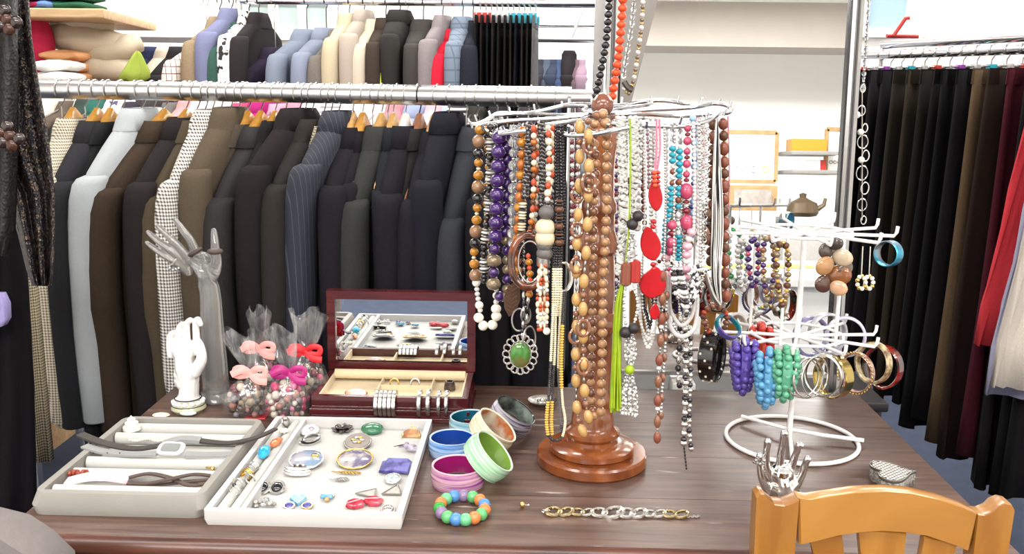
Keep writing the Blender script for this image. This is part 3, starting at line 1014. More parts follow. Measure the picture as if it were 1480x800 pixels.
# lower rack of pastel tops seen between the jacket collars
RC_Y = 2.80
zc = 1.40
xa, xb = P(78, 130, RC_Y).x, P(826, 130, RC_Y).x
rc = thing('low_rack', 'low chrome rack of pastel tops behind the jacket row', 'clothes rack', ((xa + xb) / 2, RC_Y, 0))
hw = (xb - xa) / 2
MB().tube([(-hw, 0, zc), (hw, 0, zc)], 0.013, 12).build('rail', CHROME, rc)
for s in (-1, 1):
    MB().tube([(s * hw, 0, 0.04), (s * hw, 0, zc)], 0.013, 12).build('upright', CHROME, rc)
    MB().box((s * hw, 0, 0.02), (0.04, 0.5, 0.04)).build('foot', CHROME, rc, smooth=False)
LOW = [
    (82, '#d9d2c6', 'stone white knit top'), (104, '#5c5148', 'peat brown top'), (130, '#39433f', 'deep green grey top'), (150, '#2f5f55', 'jade green top'), (174, '#dfe0e4', 'white blouse with dark print'), (196, '#3a3540', 'dusky violet top'),
    (232, '#3e3a3a', 'soot grey top'), (252, '#6a6664', 'pewter grey top'), (276, '#cf8f90', 'salmon pink top'), (300, '#dcdcdc', 'chalk white blouse'), (326, '#d8d5d2', 'off white shirt'), (352, '#b24a6d', 'rose pink top'), (384, '#a2286c', 'magenta top'), (404, '#c493a8', 'orchid pink sweater'),
    (432, '#c3889a', 'dusty pink sweater'), (458, '#e3e1df', 'bright white blouse'), (482, '#cfcaca', 'white and grey striped top'), (506, '#ece7e6', 'milk white blouse'), (530, '#e6dcdc', 'blush white top'), (552, '#e9e6e4', 'snow white blouse'), (574, '#b77f86', 'old rose top'), (604, '#8d97b4', 'periwinkle blue shirt'), (632, '#c9a9b0', 'pale pink shirt'), (650, '#9fb6d8', 'sky blue shirt'), (668, '#3a363a', 'black and white striped top'), (688, '#35332f', 'bark black top'), (722, '#2d2a2e', 'coal black top'), (768, '#3a3638', 'smoke black top'),
]
for i, (px, hx_, lab) in enumerate(LOW):
    q = P(px, 140, RC_Y)
    mt = cloth('low%d' % i, hx_, 0.08)
    if 'striped' in lab:
        mt = stripes('low_stripe%d' % i, '#d8d4d2' if i < 20 else '#2c2a2c', '#8c8a8c' if i < 20 else '#d8d6d4', 70, 0.45, axis=2)
    if 'print' in lab:
        mt = cellmat('low_print', '#e8e8ea', '#cfd2da', '#4a4a66', 60, 0.8)
    jacket(q.x, RC_Y, zc, rad(-14 + (i % 3) * 5), mt, lab + ' on the low rack between jacket collars', cat='top', name='pastel_blouse', neck=-0.035 - 0.012 * (i % 2), sh=0.105, L=0.6, W=0.17, T=0.026, slv=0.4, sr=0.028, seed=100 + i, n=16, group='tops on the low rack', far=False, collar=(i % 3 == 0))
    h = thing('slim_hanger', 'slim wire hanger of the ' + lab, 'hanger', (q.x, RC_Y, zc), (0, 0, rad(-10)), 'slim hangers on the low rack')
    MB().tube(hook_pts(0.0155, -0.045), 0.002, 6).build('hook', WIRE, h)
    MB().tube([(0, -0.15, -0.1), (0, 0, -0.05), (0, 0.15, -0.1)], 0.003, 6).build('bar', WIRE, h)

# square tube rack with dark coats, and the crowded far rack beside the post
RD_Y = 3.9
q0, q1 = P(180, 57, RD_Y), P(330, 60, RD_Y)
rd = thing('square_tube_rack', 'square tube chrome rack with navy and cream coats', 'clothes rack', ((q0.x + q1.x) / 2, RD_Y, 0))
hw = (q1.x - q0.x) / 2
TUBED = M('dull_square_tube', '#86848a', 0.4, 0.6)
MB().box((0, 0, q0.z), (2 * hw, 0.022, 0.022)).build('rail', TUBED, rd, smooth=False)
for s in (-1, 1):
    MB().box((s * hw, 0, q0.z / 2), (0.022, 0.022, q0.z)).build('upright', TUBED, rd, smooth=False)
for i, (px, py, hexc, lab, T) in enumerate(((200, 74, '#d8a3a6', 'faded pink top at the square rack end', 0.012), (218, 66, '#28304a', 'navy blue padded coat on the square tube rack', 0.045), (246, 66, '#c3b8a8', 'stone beige raincoat between navy and black coats', 0.035), (262, 66, '#262426', 'black coat behind the stone beige raincoat', 0.045), (286, 92, '#d5cfca', 'pale cream coat low on square tube rack', 0.03))):
    q = P(px, py, RD_Y)
    nk = q.z - q0.z - 0.01
    jacket(q.x, RD_Y, q0.z, rad(-14), cloth('coat%d' % i, hexc), lab, cat='coat', name='hanging_coat', neck=nk, sh=-nk + 0.11, L=0.7, W=0.2, T=T, slv=0.5, sr=0.04, seed=200 + i, n=18, group='coats on the square tube rack', far=False)
RE_Y = 4.4
q0, q1 = P(770, 36, RE_Y), P(868, 36, RE_Y)
re_ = thing('far_rack', 'two tier chrome rack far behind, crowded with dark clothes', 'clothes rack', ((q0.x + q1.x) / 2, RE_Y, 0))
hw = (q1.x - q0.x) / 2
z2 = P(820, 57, RE_Y).z
MB().tube([(-hw, 0, q0.z), (hw, 0, q0.z)], 0.013, 12).build('rail', CHROME, re_)
MB().tube([(-hw, -0.02, z2), (hw, -0.02, z2)], 0.016, 12).build('rail', STEEL, re_)
for s in (-1, 1):
    MB().tube([(s * hw, 0, 0.0), (s * hw, 0, q0.z)], 0.013, 12).build('upright', CHROME, re_)
dg0 = P(845, 5, RE_Y)
MB().tube([(dg0.x - (q0.x + q1.x) / 2, -0.03, dg0.z), (P(826, 55, RE_Y).x - (q0.x + q1.x) / 2, -0.03, P(826, 55, RE_Y).z)], 0.007, 10).build('brace', CHROME, re_)
for i, (px, hexc, lab) in enumerate(((782, '#2b2a33', 'inky top first on the far rack'), (792, '#3f4654', 'slate top on the far rack'), (801, '#2a3040', 'navy top on the far rack'), (811, '#34425c', 'denim blue shirt on far rack'), (823, '#1f1b1e', 'long black dress on the far rack'), (833, '#5a4a50', 'plum brown top on far rack'), (843, '#7f6a78', 'mauve top on the far rack'), (852, '#b9c4cc', 'pale icy blue shirt ending the far rack'))):
    q = P(px, 60, RE_Y)
    jacket(q.x, RE_Y - 0.02, z2, rad(-6), cloth('far%d' % i, hexc), lab, cat='top', name='far_blouse', neck=-0.05 if i == 4 else -0.09, sh=0.16 + 0.02 * (i % 2), L=0.7, W=0.18, T=0.028, slv=0.45, sr=0.028, seed=300 + i, n=14, group='clothes on the far rack', far=False, collar=False)

# ------------------------------------------------------------------ sequinned scarf and dark dresses close to the lens side
SEQ = cellmat('sequins', '#0c0a0c', '#1a1520', '#6d5c4c', 380, 0.35, 0.25)
LACE = cellmat('black_lace', '#080607', '#0f0c0d', '#1d1714', 200, 0.6)
scf = thing('sequin_scarf', 'black sequinned scarf with brown bead flowers hanging beside cream tweed jacket', 'scarf', P(20, -30, 1.5))
L0 = Vector(scf.location)


def drape(cols, Y, amp, fr, parent, name, mat, t=0.006, off=Vector((0, 0, 0))):
    """A hanging sheet given its two edges at several heights; folds ripple in depth."""
    rows = []
    nn = 18
    for (py, x0, x1) in cols:
        front, back = [], []
        for i in range(nn):
            u = i / (nn - 1)
            w = amp * math.sin(fr * PI * u + py * 0.004)
            p = P(x0 + (x1 - x0) * u, py, Y + w)
            front.append(p - off)
            back.append(p + V(0, t, 0) - off)
        rows.append(front + back[::-1])
    return MB().loft(rows).build(name, mat, parent, ang=180)


drape([(-40, -60, 36), (60, -60, 44), (130, -60, 55), (200, -55, 68), (280, 8, 77), (340, 26, 77), (390, 38, 75), (413, 47, 72)], 1.5, 0.018, 5, scf, 'sequin_cloth', SEQ, off=L0)
drape([(-40, -60, 22), (100, -60, 24), (220, -55, 24), (330, -50, 20), (370, -40, 8)], 1.46, 0.012, 4, scf, 'lace_panel', LACE, off=L0)
BRB = M('brown_bead_gloss', '#24130d', 0.25, var=0.3, vs=90, coat=0.5)
BRC = M('copper_bead_gloss', '#3f2418', 0.22, var=0.3, vs=90, metal=0.1)
for k, (cx, cy) in enumerate(((10, 28), (14, 196))):
    for j in range(6):
        a_ = 2 * PI * j / 6 + 0.3
        rr_ = 0 if j == 5 else 14
        q = P(cx + rr_ * math.cos(a_), cy + rr_ * math.sin(a_), 1.425) - L0
        inst('bead', ballmesh(BRC if j % 2 else BRB), scf, q, (0, 0, 0), (0.0098, 0.006, 0.0098))
drs = thing('black_dress', 'long black dress hanging under the sequinned scarf', 'dress', P(0, 190, 1.72))
drape([(190, -70, 14), (300, -75, 24), (420, -80, 34), (560, -90, 42), (720, -110, 46), (900, -120, 50)], 1.72, 0.016, 6, drs, 'dress_cloth', cloth('dress_black', '#121013'), 0.02, off=Vector(drs.location))
drb = thing('mauve_blouse', 'mauve blouse edge beside the black dress', 'blouse', P(-20, 420, 1.62))
drape([(425, -60, 0), (440, -60, 7), (462, -60, 8), (472, -60, 2)], 1.64, 0.01, 3, drb, 'blouse_cloth', cloth('mauve', '#8f86b4'), 0.02, off=Vector(drb.location))
twc = thing('tweed_skirt', 'cream and black dogtooth skirt hanging behind the sequinned scarf', 'skirt', P(30, 215, 1.95))
drape([(215, 4, 22), (320, 14, 30), (420, 22, 50), (560, 34, 62), (668, 46, 72)], 1.95, 0.008, 2, twc, 'skirt_cloth', hound('tweed_cream2', '#cdbf9f', '#3d352d', 150), 0.02, off=Vector(twc.location))

# ------------------------------------------------------------------ trouser rack beside the aisle
TA, TB = Vector((1.13, 3.15, 0)), Vector((1.45, 1.75, 0))
dirv = (TB - TA).normalized()
rl = (TB - TA).length
angr = math.atan2(dirv.y, dirv.x)
tz = P(1290, 62, 2.95).z
tr = thing('trouser_rack', 'twin rail chrome rack crowded with dark trousers', 'clothes rack', (TA.x, TA.y, 0), (0, 0, angr))
MB().tube([(-0.16, 0.09, tz + 0.01), (rl, 0.09, tz + 0.01)], 0.016, 14).build('rail', CHROME, tr)
MB().tube([(-0.16, -0.03, tz - 0.03), (rl, -0.03, tz - 0.03)], 0.014, 14).build('rail', CHROME, tr)
for x in (-0.16, rl):
    MB().tube([(x, 0.09, 0), (x, 0.09, tz + 0.01)], 0.014, 12).build('upright', CHROME, tr)
    MB().tube([(x, -0.03, tz - 0.03), (x, 0.09, tz - 0.03)], 0.01, 10).build('cross_bar', CHROME, tr)
    MB().box((x, 0.03, 0.02), (0.04, 0.5, 0.04)).build('foot', STEEL, tr, smooth=False)
TRO = [('#0b0a0b', 'jet black trousers by the mirror'), ('#0e0d0f', 'black corduroy trousers'), ('#100e10', 'ink black trousers'), ('#1b181a', 'grey sheen black trousers'), ('#141215', 'dark charcoal trousers'), ('#26211c', 'olive brown trousers'), ('#2b261e', 'khaki brown trousers'), ('#1a1613', 'peat brown trousers'), ('#110f10', 'raven black trousers'), ('#0e0d0f', 'matt black trousers'), ('#131113', 'soft black trousers'), ('#4f402f', 'tan beige trousers'), ('#211713', 'chestnut brown trousers'), ('#3a111a', 'wine red skirt'), ('#121012', 'black crepe trousers'), ('#0f0e10', 'coal black trousers'), ('#100f11', 'deep black trousers')]
for i, (hx_, nm) in enumerate(TRO):
    d = 0.02 + i * 0.058
    c = TA + dirv * d + Vector((-dirv.y, dirv.x, 0)) * -0.03
    sk = 'skirt' in nm
    rot = angr + rad(10 + (i * 37 % 9))
    hung_cloth(c.x, c.y, tz - 0.085, rot, cloth('tro%d' % i, hx_, 0.3), nm + ' on the aisle rack', name='hanging_trousers' if not sk else 'hanging_skirt', cat='trousers' if not sk else 'skirt', W=0.17, T=0.024, L=0.86 + 0.03 * math.sin(i * 2.3) + 0.011 * i, seed=400 + i, group='trousers on the aisle rack', flare=1.12, n=30)
    cl = (CLEAR, REDP, CLEAR, PURP, CLEAR, TURQ)[i % 6]
    cn = ('clear', 'red', 'clear', 'purple', 'clear', 'turquoise')[i % 6]
    clip_hanger(c.x, c.y, tz - 0.03, rot, 0.0155, -0.045, '%s clip hanger of the %s' % (cn, ' '.join(nm.split()[:3])), cl, WIRE, 'clip hangers on the aisle rack', 0.14)
for i, (px, y0, y1, hexc, nm, cat, Y) in enumerate(((1496, 318, 500, '#b3323a', 'coral red top hanging low at the aisle rack', 'top', 2.14), (1520, 330, 572, '#8f8ea4', 'lavender grey top beside coral red top', 'top', 2.06), (1530, 330, 560, '#b5aca3', 'oyster white top nearest on the aisle rack', 'top', 1.98))):
    q0, q1 = P(px, y0, Y), P(px, y1, Y)
    hung_cloth(q0.x, Y, tz - 0.075, rad(82), cloth('lowtop%d' % i, hexc, 0.1), nm, name='hanging_blouse', cat=cat, W=0.034, T=0.02, L=tz - 0.075 - q1.z, seed=500 + i, group='tops at the near end of the aisle rack', flare=2.9)
rs = thing('red_hanger', 'red plastic hanger lying on top of the trouser rail', 'hanger', P(1306, 52, 2.9))
MB().tube([(-0.03, 0, 0), (0.0, 0, 0.05), (0.012, 0, 0.052)], 0.006, 8).build('hook', REDP, rs)
MB().tube([(-0.05, 0, 0), (0.05, 0.02, 0.0)], 0.006, 8).build('bar', REDP, rs)

# ------------------------------------------------------------------ tall mirror on a low cabinet behind the table
MY = 2.085
TILT = rad(3.6)
zb0, zt0 = 0.768, 1.86
x0, x1 = 0.165, 0.694
CABB = M('cabinet_black', '#191415', 0.5, var=0.2, vs=12)
cb = thing('low_cabinet', 'low black cabinet behind table that carries the mirror', 'cabinet', (0.46, 2.24, 0))
MB().slab(rect(-0.34, -0.19, 0.34, 0.19), 0.0, 0.70, 0.003).build('body', CABB, cb)
MB().slab(rect(-0.35, -0.2, 0.35, 0.2), 0.7002, 0.722, 0.003).build('top_board', CABB, cb)
for s in (-1, 1):
    MB().box((s * 0.168, -0.196, 0.36), (0.325, 0.012, 0.62)).build('door', CABB, cb, smooth=False)
    MB().ball((s * 0.03, -0.212, 0.42), 0.012).build('knob', STEEL, [c for c in cb.children if c.name.startswith('door')][-1])
mr = thing('standing_mirror', 'tall mirror in silver aluminium frame leaning back behind the necklaces', 'mirror', ((x0 + x1) / 2, MY, zb0), (-TILT, 0, 0))
w2 = (x1 - x0) / 2
MB().box((0, 0.0, (zt0 - zb0) / 2), (2 * w2, 0.004, zt0 - zb0)).build('glass', MIRROR, mr, smooth=False)
MB().box((0, 0.012, (zt0 - zb0) / 2), (2 * w2, 0.016, zt0 - zb0)).build('backing', BLACKP, mr, smooth=False)
ALU = M('aluminium', '#b8b7b6', 0.28, 1.0, var=0.08, vs=10)
for s in (-1, 1):
    m = MB()
    m.loft([[V(s * w2 + d, e, z) for d, e in ((-0.013, -0.004), (-0.013, -0.014), (-0.006, -0.018), (-0.002, -0.012), (0.003, -0.018), (0.012, -0.014), (0.014, 0.02), (-0.013, 0.02))] for z in (0.724 - zb0, zt0 - zb0 + 0.015)])
    m.build('side_profile', ALU, mr, ang=25)
    MB().box((s * w2 - s * 0.0155, -0.006, (zt0 - zb0) / 2), (0.004, 0.014, zt0 - zb0 - 0.02)).build('dark_edge_line', BLACKP, mr, smooth=False)  # dark line added in place of shade the overbright metal lacks
    MB().box((s * w2 + 0.0005, -0.0165, (zt0 - zb0) / 2), (0.003, 0.006, zt0 - zb0 - 0.02)).build('dark_face_line', M('dark_line_grey', '#4d4b4c', 0.4), mr, smooth=False)  # another added dark line, giving the glaring profile its darker stripe
for z in (0.003, zt0 - zb0):
    MB().box((0, 0, z), (2 * w2 - 0.028, 0.022, 0.008)).build('cross_profile', ALU, mr, smooth=False)
wb = thing('white_block', 'small white box under the lower edge of the mirror', 'box', (0.347, 2.06, 0.722))
MB().slab(rect(-0.026, -0.01, 0.026, 0.06), 0.0002, 0.034, 0.002).build('carton', WHITE, wb)

# ------------------------------------------------------------------ the shop behind the lens, seen in the mirror
MN = Vector((0, -math.cos(TILT), math.sin(TILT)))
MP = Vector((0, MY - 0.002, zb0))


def PM(px, py, Yv):
    """Real place of what the mirror shows at a place of the photograph, at a given depth behind the glass."""
    q = P(px, py, Yv)
    return q - MN * (2 * (q - MP).dot(MN))


def mbox(name, x0, y0, x1, y1, Yv, t, mat, parent=None, off=Vector((0, 0, 0))):
    a, b = PM(x0, y0, Yv), PM(x1, y1, Yv)
    return MB().box(Vector(((a.x + b.x) / 2, a.y - t / 2, (a.z + b.z) / 2)) - off, (abs(b.x - a.x), t, abs(a.z - b.z))).build(name, mat, parent, smooth=False)


a, b = PM(1000, 72, 7.6), PM(1000, 40, 7.2)
o = MB().box((1.2, a.y, (a.z + 2.7) / 2), (4.5, 0.35, 2.7 - a.z)).build('trim_4', M('beige_beam', '#a8a099', 0.8, var=0.08, vs=4, bmp=0.2, bs=40), smooth=False)
struct(o, 'beige beam under the ceiling seen in the mirror', 'beam')
pa, pb = PM(974, -90, 4.6), PM(908, 165, 4.6)
sp = thing('sloping_board', 'grey sloping board seen in mirror behind hanging bead strands', 'board', (pb.x, pb.y, 0))
off = Vector((pb.x, pb.y, 0))
pl_, pm_ = PM(800, -90, 4.6), PM(800, 165, 4.6)
MB().loft([[V(p.x, p.y + t, min(p.z, 2.69)) - off for p in (pa, pl_, pm_, V(pm_.x, pm_.y, 0.0), V(pb.x, pb.y, 0.0), pb)] for t in (0, -0.05)]).build('panel', M('sloping_grey', '#968f89', 0.8, var=0.05, vs=4), sp, smooth=False)
PAPER = M('white_paper', '#f3f2ef', 0.7, var=0.02)
OAK = wood('light_frame_wood', '#8a6c46', '#a08057', 0.5, (8, 8, 8))
FD = 7.4
SC = FD / 1350
for k, (fx0, fy0, fx1, fy1) in enumerate(((1046, 192, 1120, 262), (1193, 188, 1226, 250))):
    L = PM((fx0 + fx1) / 2, fy1, FD)
    pbn = thing('framed_notice', ('wood framed notice with faint sketches seen in mirror', 'wood framed notice cut by the mirror edge')[k], 'picture', L)
    ex = (fx1 - fx0) / 2 * SC
    eh = (fy1 - fy0) * SC
    for s in (-1, 1):
        MB().box((s * ex, 0, eh / 2), (0.03, 0.02, eh)).build('frame_side', OAK, pbn, smooth=False)
    for z in (0, eh):
        MB().box((0, 0, z), (2 * ex, 0.02, 0.03)).build('frame_rail', OAK, pbn, smooth=False)
    MB().box((0, -0.003, eh / 2), (2 * ex, 0.004, eh)).build('paper', PAPER, pbn, smooth=False)
    for j, (u, cl_) in enumerate(((-0.55, '#a6b0ba'), (-0.2, '#b79d9b'), (0.15, '#8f8f98'), (0.6, '#d8cf6a'))):
        MB().torus((u * ex, 0.002, eh * 0.25), ex * 0.12, 0.005, (0, 1, 0), 16, 6).build('sketch', M('ink_' + cl_, cl_, 0.7), pbn)
L = PM(1085, 304, FD)
shf = thing('display_case', 'wooden wall case under the framed notice in mirror', 'case', L)
MB().slab(rect(-35 * SC, -0.05, 35 * SC, 0.05), 0, 36 * SC, 0.004).build('body', OAK, shf)
MB().box((0, 0.052, 18 * SC), (54 * SC, 0.004, 24 * SC)).build('face', M('faded_print', '#8f8781', 0.6, var=0.4, vs=30), shf, smooth=False)
for k, py in enumerate((219, 246)):
    L = PM(1165, py, FD)
    s_ = thing('bracket_shelf', ('upper grey shelf seen in mirror with yellow tray', 'lower grey shelf seen in mirror with red and white box')[k], 'shelf', L)
    MB().slab([(-36 * SC, -0.18), (40 * SC, -0.18), (40 * SC, 0.12), (-26 * SC, 0.12)], -0.03, 0, 0.002).build('board', M('shelf_grey', '#7d7a78', 0.5), s_)
    if k == 0:
        yb = thing('yellow_tray', 'yellow plastic tray on the upper shelf in mirror', 'tray', L)
        w_, h_ = 24 * SC, 17 * SC
        m = MB()
        m.box((-w_, 0, h_ / 2), (0.008, 0.16, h_)).box((w_, 0, h_ / 2), (0.008, 0.16, h_))
        m.box((0, 0.08, h_ / 2), (2 * w_, 0.008, h_)).box((0, -0.08, h_ / 2), (2 * w_, 0.008, h_)).box((0, 0, 0.004), (2 * w_, 0.16, 0.008))
        m.build('tray_body', M('yellow_plastic', '#b07a22', 0.4), yb, smooth=False)
    else:
        rbx = thing('carton', 'white carton with red end on the lower shelf', 'box', L)
        MB().box((0.0, 0, 0.04), (34 * SC, 0.1, 15 * SC)).build('body', PAPER, rbx, smooth=False)
        MB().box((21 * SC, 0, 0.04), (8 * SC, 0.1, 15 * SC)).build('red_end', REDP, rbx, smooth=False)
L = PM(1162, 313, 7.0)
cab = thing('white_cupboard', 'white cupboard under the shelves seen in the mirror', 'cupboard', (L.x, L.y, 0))
MB().slab(rect(-0.16, -0.2, 0.30, 0.05), 0, L.z, 0.004).build('body', M('cupboard_white', '#a39f9b', 0.5), cab)
MB().box((0.07, 0.055, L.z / 2), (0.4, 0.012, L.z * 0.86)).build('door', M('cupboard_white', '#a39f9b', 0.5), cab, smooth=False)
bg = thing('small_kettle', 'small brass brown pot on the white cupboard in mirror', 'pot', (L.x, L.y - 0.05, L.z))
k_ = 1.7
MB().lathe([(0.03 * k_, 0), (0.06 * k_, 0.006), (0.07 * k_, 0.03), (0.062 * k_, 0.06 * k_), (0.03 * k_, 0.075 * k_), (0.014 * k_, 0.085 * k_), (0.016 * k_, 0.1 * k_), (0.0, 0.106 * k_)], 20).build('body', M('brass_brown', '#4f412f', 0.4, 0.3), bg)
MB().tube([(0.1, 0, 0.05), (0.16, 0, 0.09), (0.17, 0, 0.14)], [0.022, 0.016, 0.012], 8).build('spout', M('brass_brown', '#4f412f', 0.4, 0.3), bg)
L = PM(1084, 308, 7.1)
pl = thing('white_locker', 'plain white locker beside the cupboard in mirror', 'cupboard', (L.x, L.y, 0))
MB().slab(rect(-0.22, -0.2, 0.17, 0.05), 0, L.z, 0.004).build('body', M('locker_white', '#b5b5b6', 0.5), pl)
MB().box((-0.025, 0.055, L.z / 2), (0.34, 0.012, L.z * 0.9)).build('door', M('locker_white', '#b5b5b6', 0.5), pl, smooth=False)
L0_, L1_ = PM(1150, 375, 6.2), PM(1150, 455, 4.4)
zc_ = 0.80
ct = thing('white_counter', 'white counter strewn with paper seen in the mirror', 'counter', (1.45, -1.1, 0))
MB().slab(rect(-0.75, -0.75, 0.75, 0.75), zc_ - 0.04, zc_, 0.004).build('top', M('counter_white', '#f4f3f0', 0.4, var=0.02), ct)
MB().box((0, 0, zc_ / 2 - 0.02), (1.4, 1.4, zc_ - 0.04)).build('body', M('counter_white', '#f4f3f0', 0.4, var=0.02), ct, smooth=False)
for k, (x, y, w, d, hexc, nm, rz) in enumerate(((1.2, -0.65, 0.3, 0.4, '#f6f5f1', 'white', 0.2), (1.5, -0.75, 0.3, 0.4, '#efe9d8', 'cream', -0.3), (1.15, -1.2, 0.3, 0.42, '#f2e23a', 'bright yellow', 0.5), (1.5, -1.25, 0.3, 0.3, '#f0df3e', 'lemon yellow', -0.2))):
    o = thing('paper_sheet', nm + ' paper sheet on the white counter in mirror', 'paper', (x, y, zc_ + 0.0002 + 0.0012 * k), rz, 'papers on the white counter')
    MB().box((0, 0, 0.0005), (w, d, 0.001)).build('sheet', M('sheet_' + nm.replace(' ', '_'), hexc, 0.7, var=0.02), o, smooth=False)
# ------------------------------------------------------------------ trays on the table
TZ = 0.7502
GT = M('grey_tray', '#8b8882', 0.55, var=0.06, vs=20, bmp=0.05)
WT = M('white_tray_lining', '#b5b4b0', 0.85, var=0.05, vs=120)
WTP = M('white_tray_paint', '#c3c2c0', 0.45, var=0.03)


def tray(name, label, x0, y0, x1, y1, h, wall, mat, lining, r=0.012, floor=0.008, rise=0.003, rim_in=0.0):
    t = thing(name, label, 'tray', ((x0 + x1) / 2, (y0 + y1) / 2, TZ))
    a, b = (x1 - x0) / 2, (y1 - y0) / 2
    m = MB()
    o_lo = [V(x, y, 0) for x, y in rect(-a + rise, -b + rise, a - rise, b - rise, r, 6)]
    o_mid = [V(x, y, h * 0.4) for x, y in rect(-a, -b, a, b, r, 6)]
    o_hi = [V(x, y, h) for x, y in rect(-a + rim_in, -b + rim_in, a - rim_in, b - rim_in, r, 6)]
    i_hi = [V(x, y, h) for x, y in rect(-a + wall, -b + wall, a - wall, b - wall, max(r - wall, 0.002), 6)]
    i_lo = [V(x, y, floor) for x, y in rect(-a + wall, -b + wall, a - wall, b - wall, max(r - wall, 0.002), 6)]
    m.loft([o_lo, o_mid, o_hi, i_hi, i_lo])
    m.build('frame', mat, t, ang=35)
    MB().box((0, 0, floor + 0.0012), (2 * (a - wall) - 0.001, 2 * (b - wall) - 0.001, 0.002)).build('lining', lining, t, smooth=False)
    return t, a, b


t1, a1, b1 = tray('ring_tray', 'pale grey leatherette tray holding watches and straps', -0.792, 1.342, -0.508, 1.697, 0.036, 0.019, GT, WT, 0.022, rim_in=0.007)
for k, py in enumerate((617, 631, 667, 684, 709)):
    y = P(230, py, z=0.775).y - (1.342 + 1.697) / 2
    MB().tube([(-a1 + 0.022, y, 0.021), (a1 - 0.022, y, 0.021)], 0.011, 12, flat=0.85).build('ring_roll', WT, t1)
t2, a2, b2 = tray('brooch_tray', 'white wooden tray full of brooches and earrings', -0.504, 1.322, -0.196, 1.734, 0.026, 0.010, WTP, WT, 0.003, floor=0.006)
MB().box((-a2 + 0.058, 0, 0.016), (0.008, 2 * b2 - 0.021, 0.018)).build('divider', WTP, t2, smooth=False)
for x in (-a2 + 0.021, -a2 + 0.042):
    MB().tube([(x, -b2 + 0.012, 0.014), (x, b2 - 0.012, 0.014)], 0.0095, 12).build('ring_roll', WT, t2)


def at(px, py, z):
    return P(px, py, z=z)


BLKL = M('black_leather', '#38332f', 0.5, var=0.15, vs=120, bmp=0.2, bs=600)
GRYL = M('grey_rubber', '#8b8c8b', 0.45, var=0.06)
BRNL = M('brown_leather', '#4a3c37', 0.55, var=0.15, vs=120, bmp=0.2, bs=600)


def band(parent, pts, w, t, mat, name, n=4):
    """Flat strap along a path, its flat side up."""
    L = Vector(parent.location)
    p = smoothpath([Vector(q) - L for q in pts], n)
    rings = []
    for i in range(len(p)):
        a = p[max(i - 1, 0)]
        b = p[min(i + 1, len(p) - 1)]
        d = (b - a).normalized()
        s = d.cross(V(0, 0, 1)).normalized()
        u = s.cross(d)
        ww = w if not callable(w) else w(i / (len(p) - 1))
        rings.append([p[i] + s * ww + u * t, p[i] - s * ww + u * t, p[i] - s * ww - u * t, p[i] + s * ww - u * t])
    return MB().loft(rings).build(name, mat, parent, ang=40)


zt = 0.788
w1 = thing('watch_strap', 'black leather watch with long strap sagging across grey tray', 'watch', at(250, 640, zt))
band(w1, [at(116, 627, zt + 0.008), at(150, 640, zt + 0.004), at(195, 648, zt), at(240, 642, zt + 0.006)], 0.0085, 0.0016, BLKL, 'strap')
band(w1, [at(285, 636, zt + 0.006), at(330, 640, zt + 0.002), at(370, 632, zt + 0.003), at(399, 619, zt + 0.006)], lambda u: 0.0085 - 0.004 * u, 0.0016, BLKL, 'strap')
band(w1, [at(236, 642, zt + 0.006), at(262, 634, zt + 0.01), at(290, 636, zt + 0.006)], 0.0105, 0.003, GRYL, 'bracelet_bar')
w2_ = thing('digital_watch', 'grey digital watch with rubber strap in the grey tray', 'watch', at(248, 655, zt))
Lw = Vector(w2_.location)
band(w2_, [at(122, 644, zt), at(150, 652, zt - 0.002), at(190, 656, zt - 0.002), at(228, 655, zt)], lambda u: 0.008 + 0.002 * u, 0.0018, GRYL, 'strap')
band(w2_, [at(268, 656, zt), at(300, 657, zt - 0.003), at(334, 656, zt - 0.003)], 0.010, 0.0018, GRYL, 'strap')
m = Matrix.Translation(at(248, 651, zt + 0.001) - Lw) @ Matrix.Rotation(rad(20), 4, 'X')
wc = MB().slab(rect(-0.024, -0.016, 0.024, 0.016, 0.012, 6), 0, 0.008, 0.002, m).build('case', M('pale_grey_plastic', '#b9bab9', 0.35), w2_)
MB().slab(rect(-0.016, -0.010, 0.016, 0.010, 0.005, 4), 0.008, 0.0088, 0.0003, m).build('screen', M('lcd_grey', '#6a6f6d', 0.15, var=0.05), wc)
for k, x in enumerate((185, 200, 213)):
    MB().ball(at(x - 50 + k * 5, 654, zt + 0.002) - Lw, 0.0012, n=6, k=4).build('strap_hole', BLACKP, w2_)
SHELL = M('shell_white', '#ded8cb', 0.35, var=0.25, vs=70)
s1 = thing('shell', 'pointed white sea shell in corner of the grey tray', 'shell', at(191, 622, 0.772))
MB().lathe([(0.0, 0), (0.017, 0.003), (0.0165, 0.009), (0.012, 0.013), (0.0125, 0.017), (0.008, 0.02), (0.0075, 0.024), (0.003, 0.027), (0, 0.031)], 14).build('spire', SHELL, s1)
b_ = thing('bead_chain', 'short white bead chain lying in the second tray slot', 'necklace', at(212, 636, 0.778))
m = MB()
for k in range(14):
    m.ball(at(188 + k * 3.6, 635 + 1.5 * math.sin(k * 0.7), 0.779) - Vector(b_.location), 0.0026, n=8, k=5)
o = m.build('beads', SHELL, b_, stuff=True)
b_ = thing('beaded_bracelet', 'rust orange beaded bracelet end in lower tray slot', 'bracelet', at(112, 684, 0.775))
m = MB()
for k in range(16):
    m.ball(at(96 + k * 2.2, 684 - (k % 2) * 3, 0.777 + 0.002 * (k % 3)) - Vector(b_.location), 0.004, n=8, k=5)
m.build('beads', M('rust_bead', '#8e3b25', 0.3, var=0.5, vs=150), b_, stuff=True)
fl = thing('fabric_bracelet', 'pale pink floral fabric bracelet in the lower tray slot', 'bracelet', at(145, 690, 0.775))
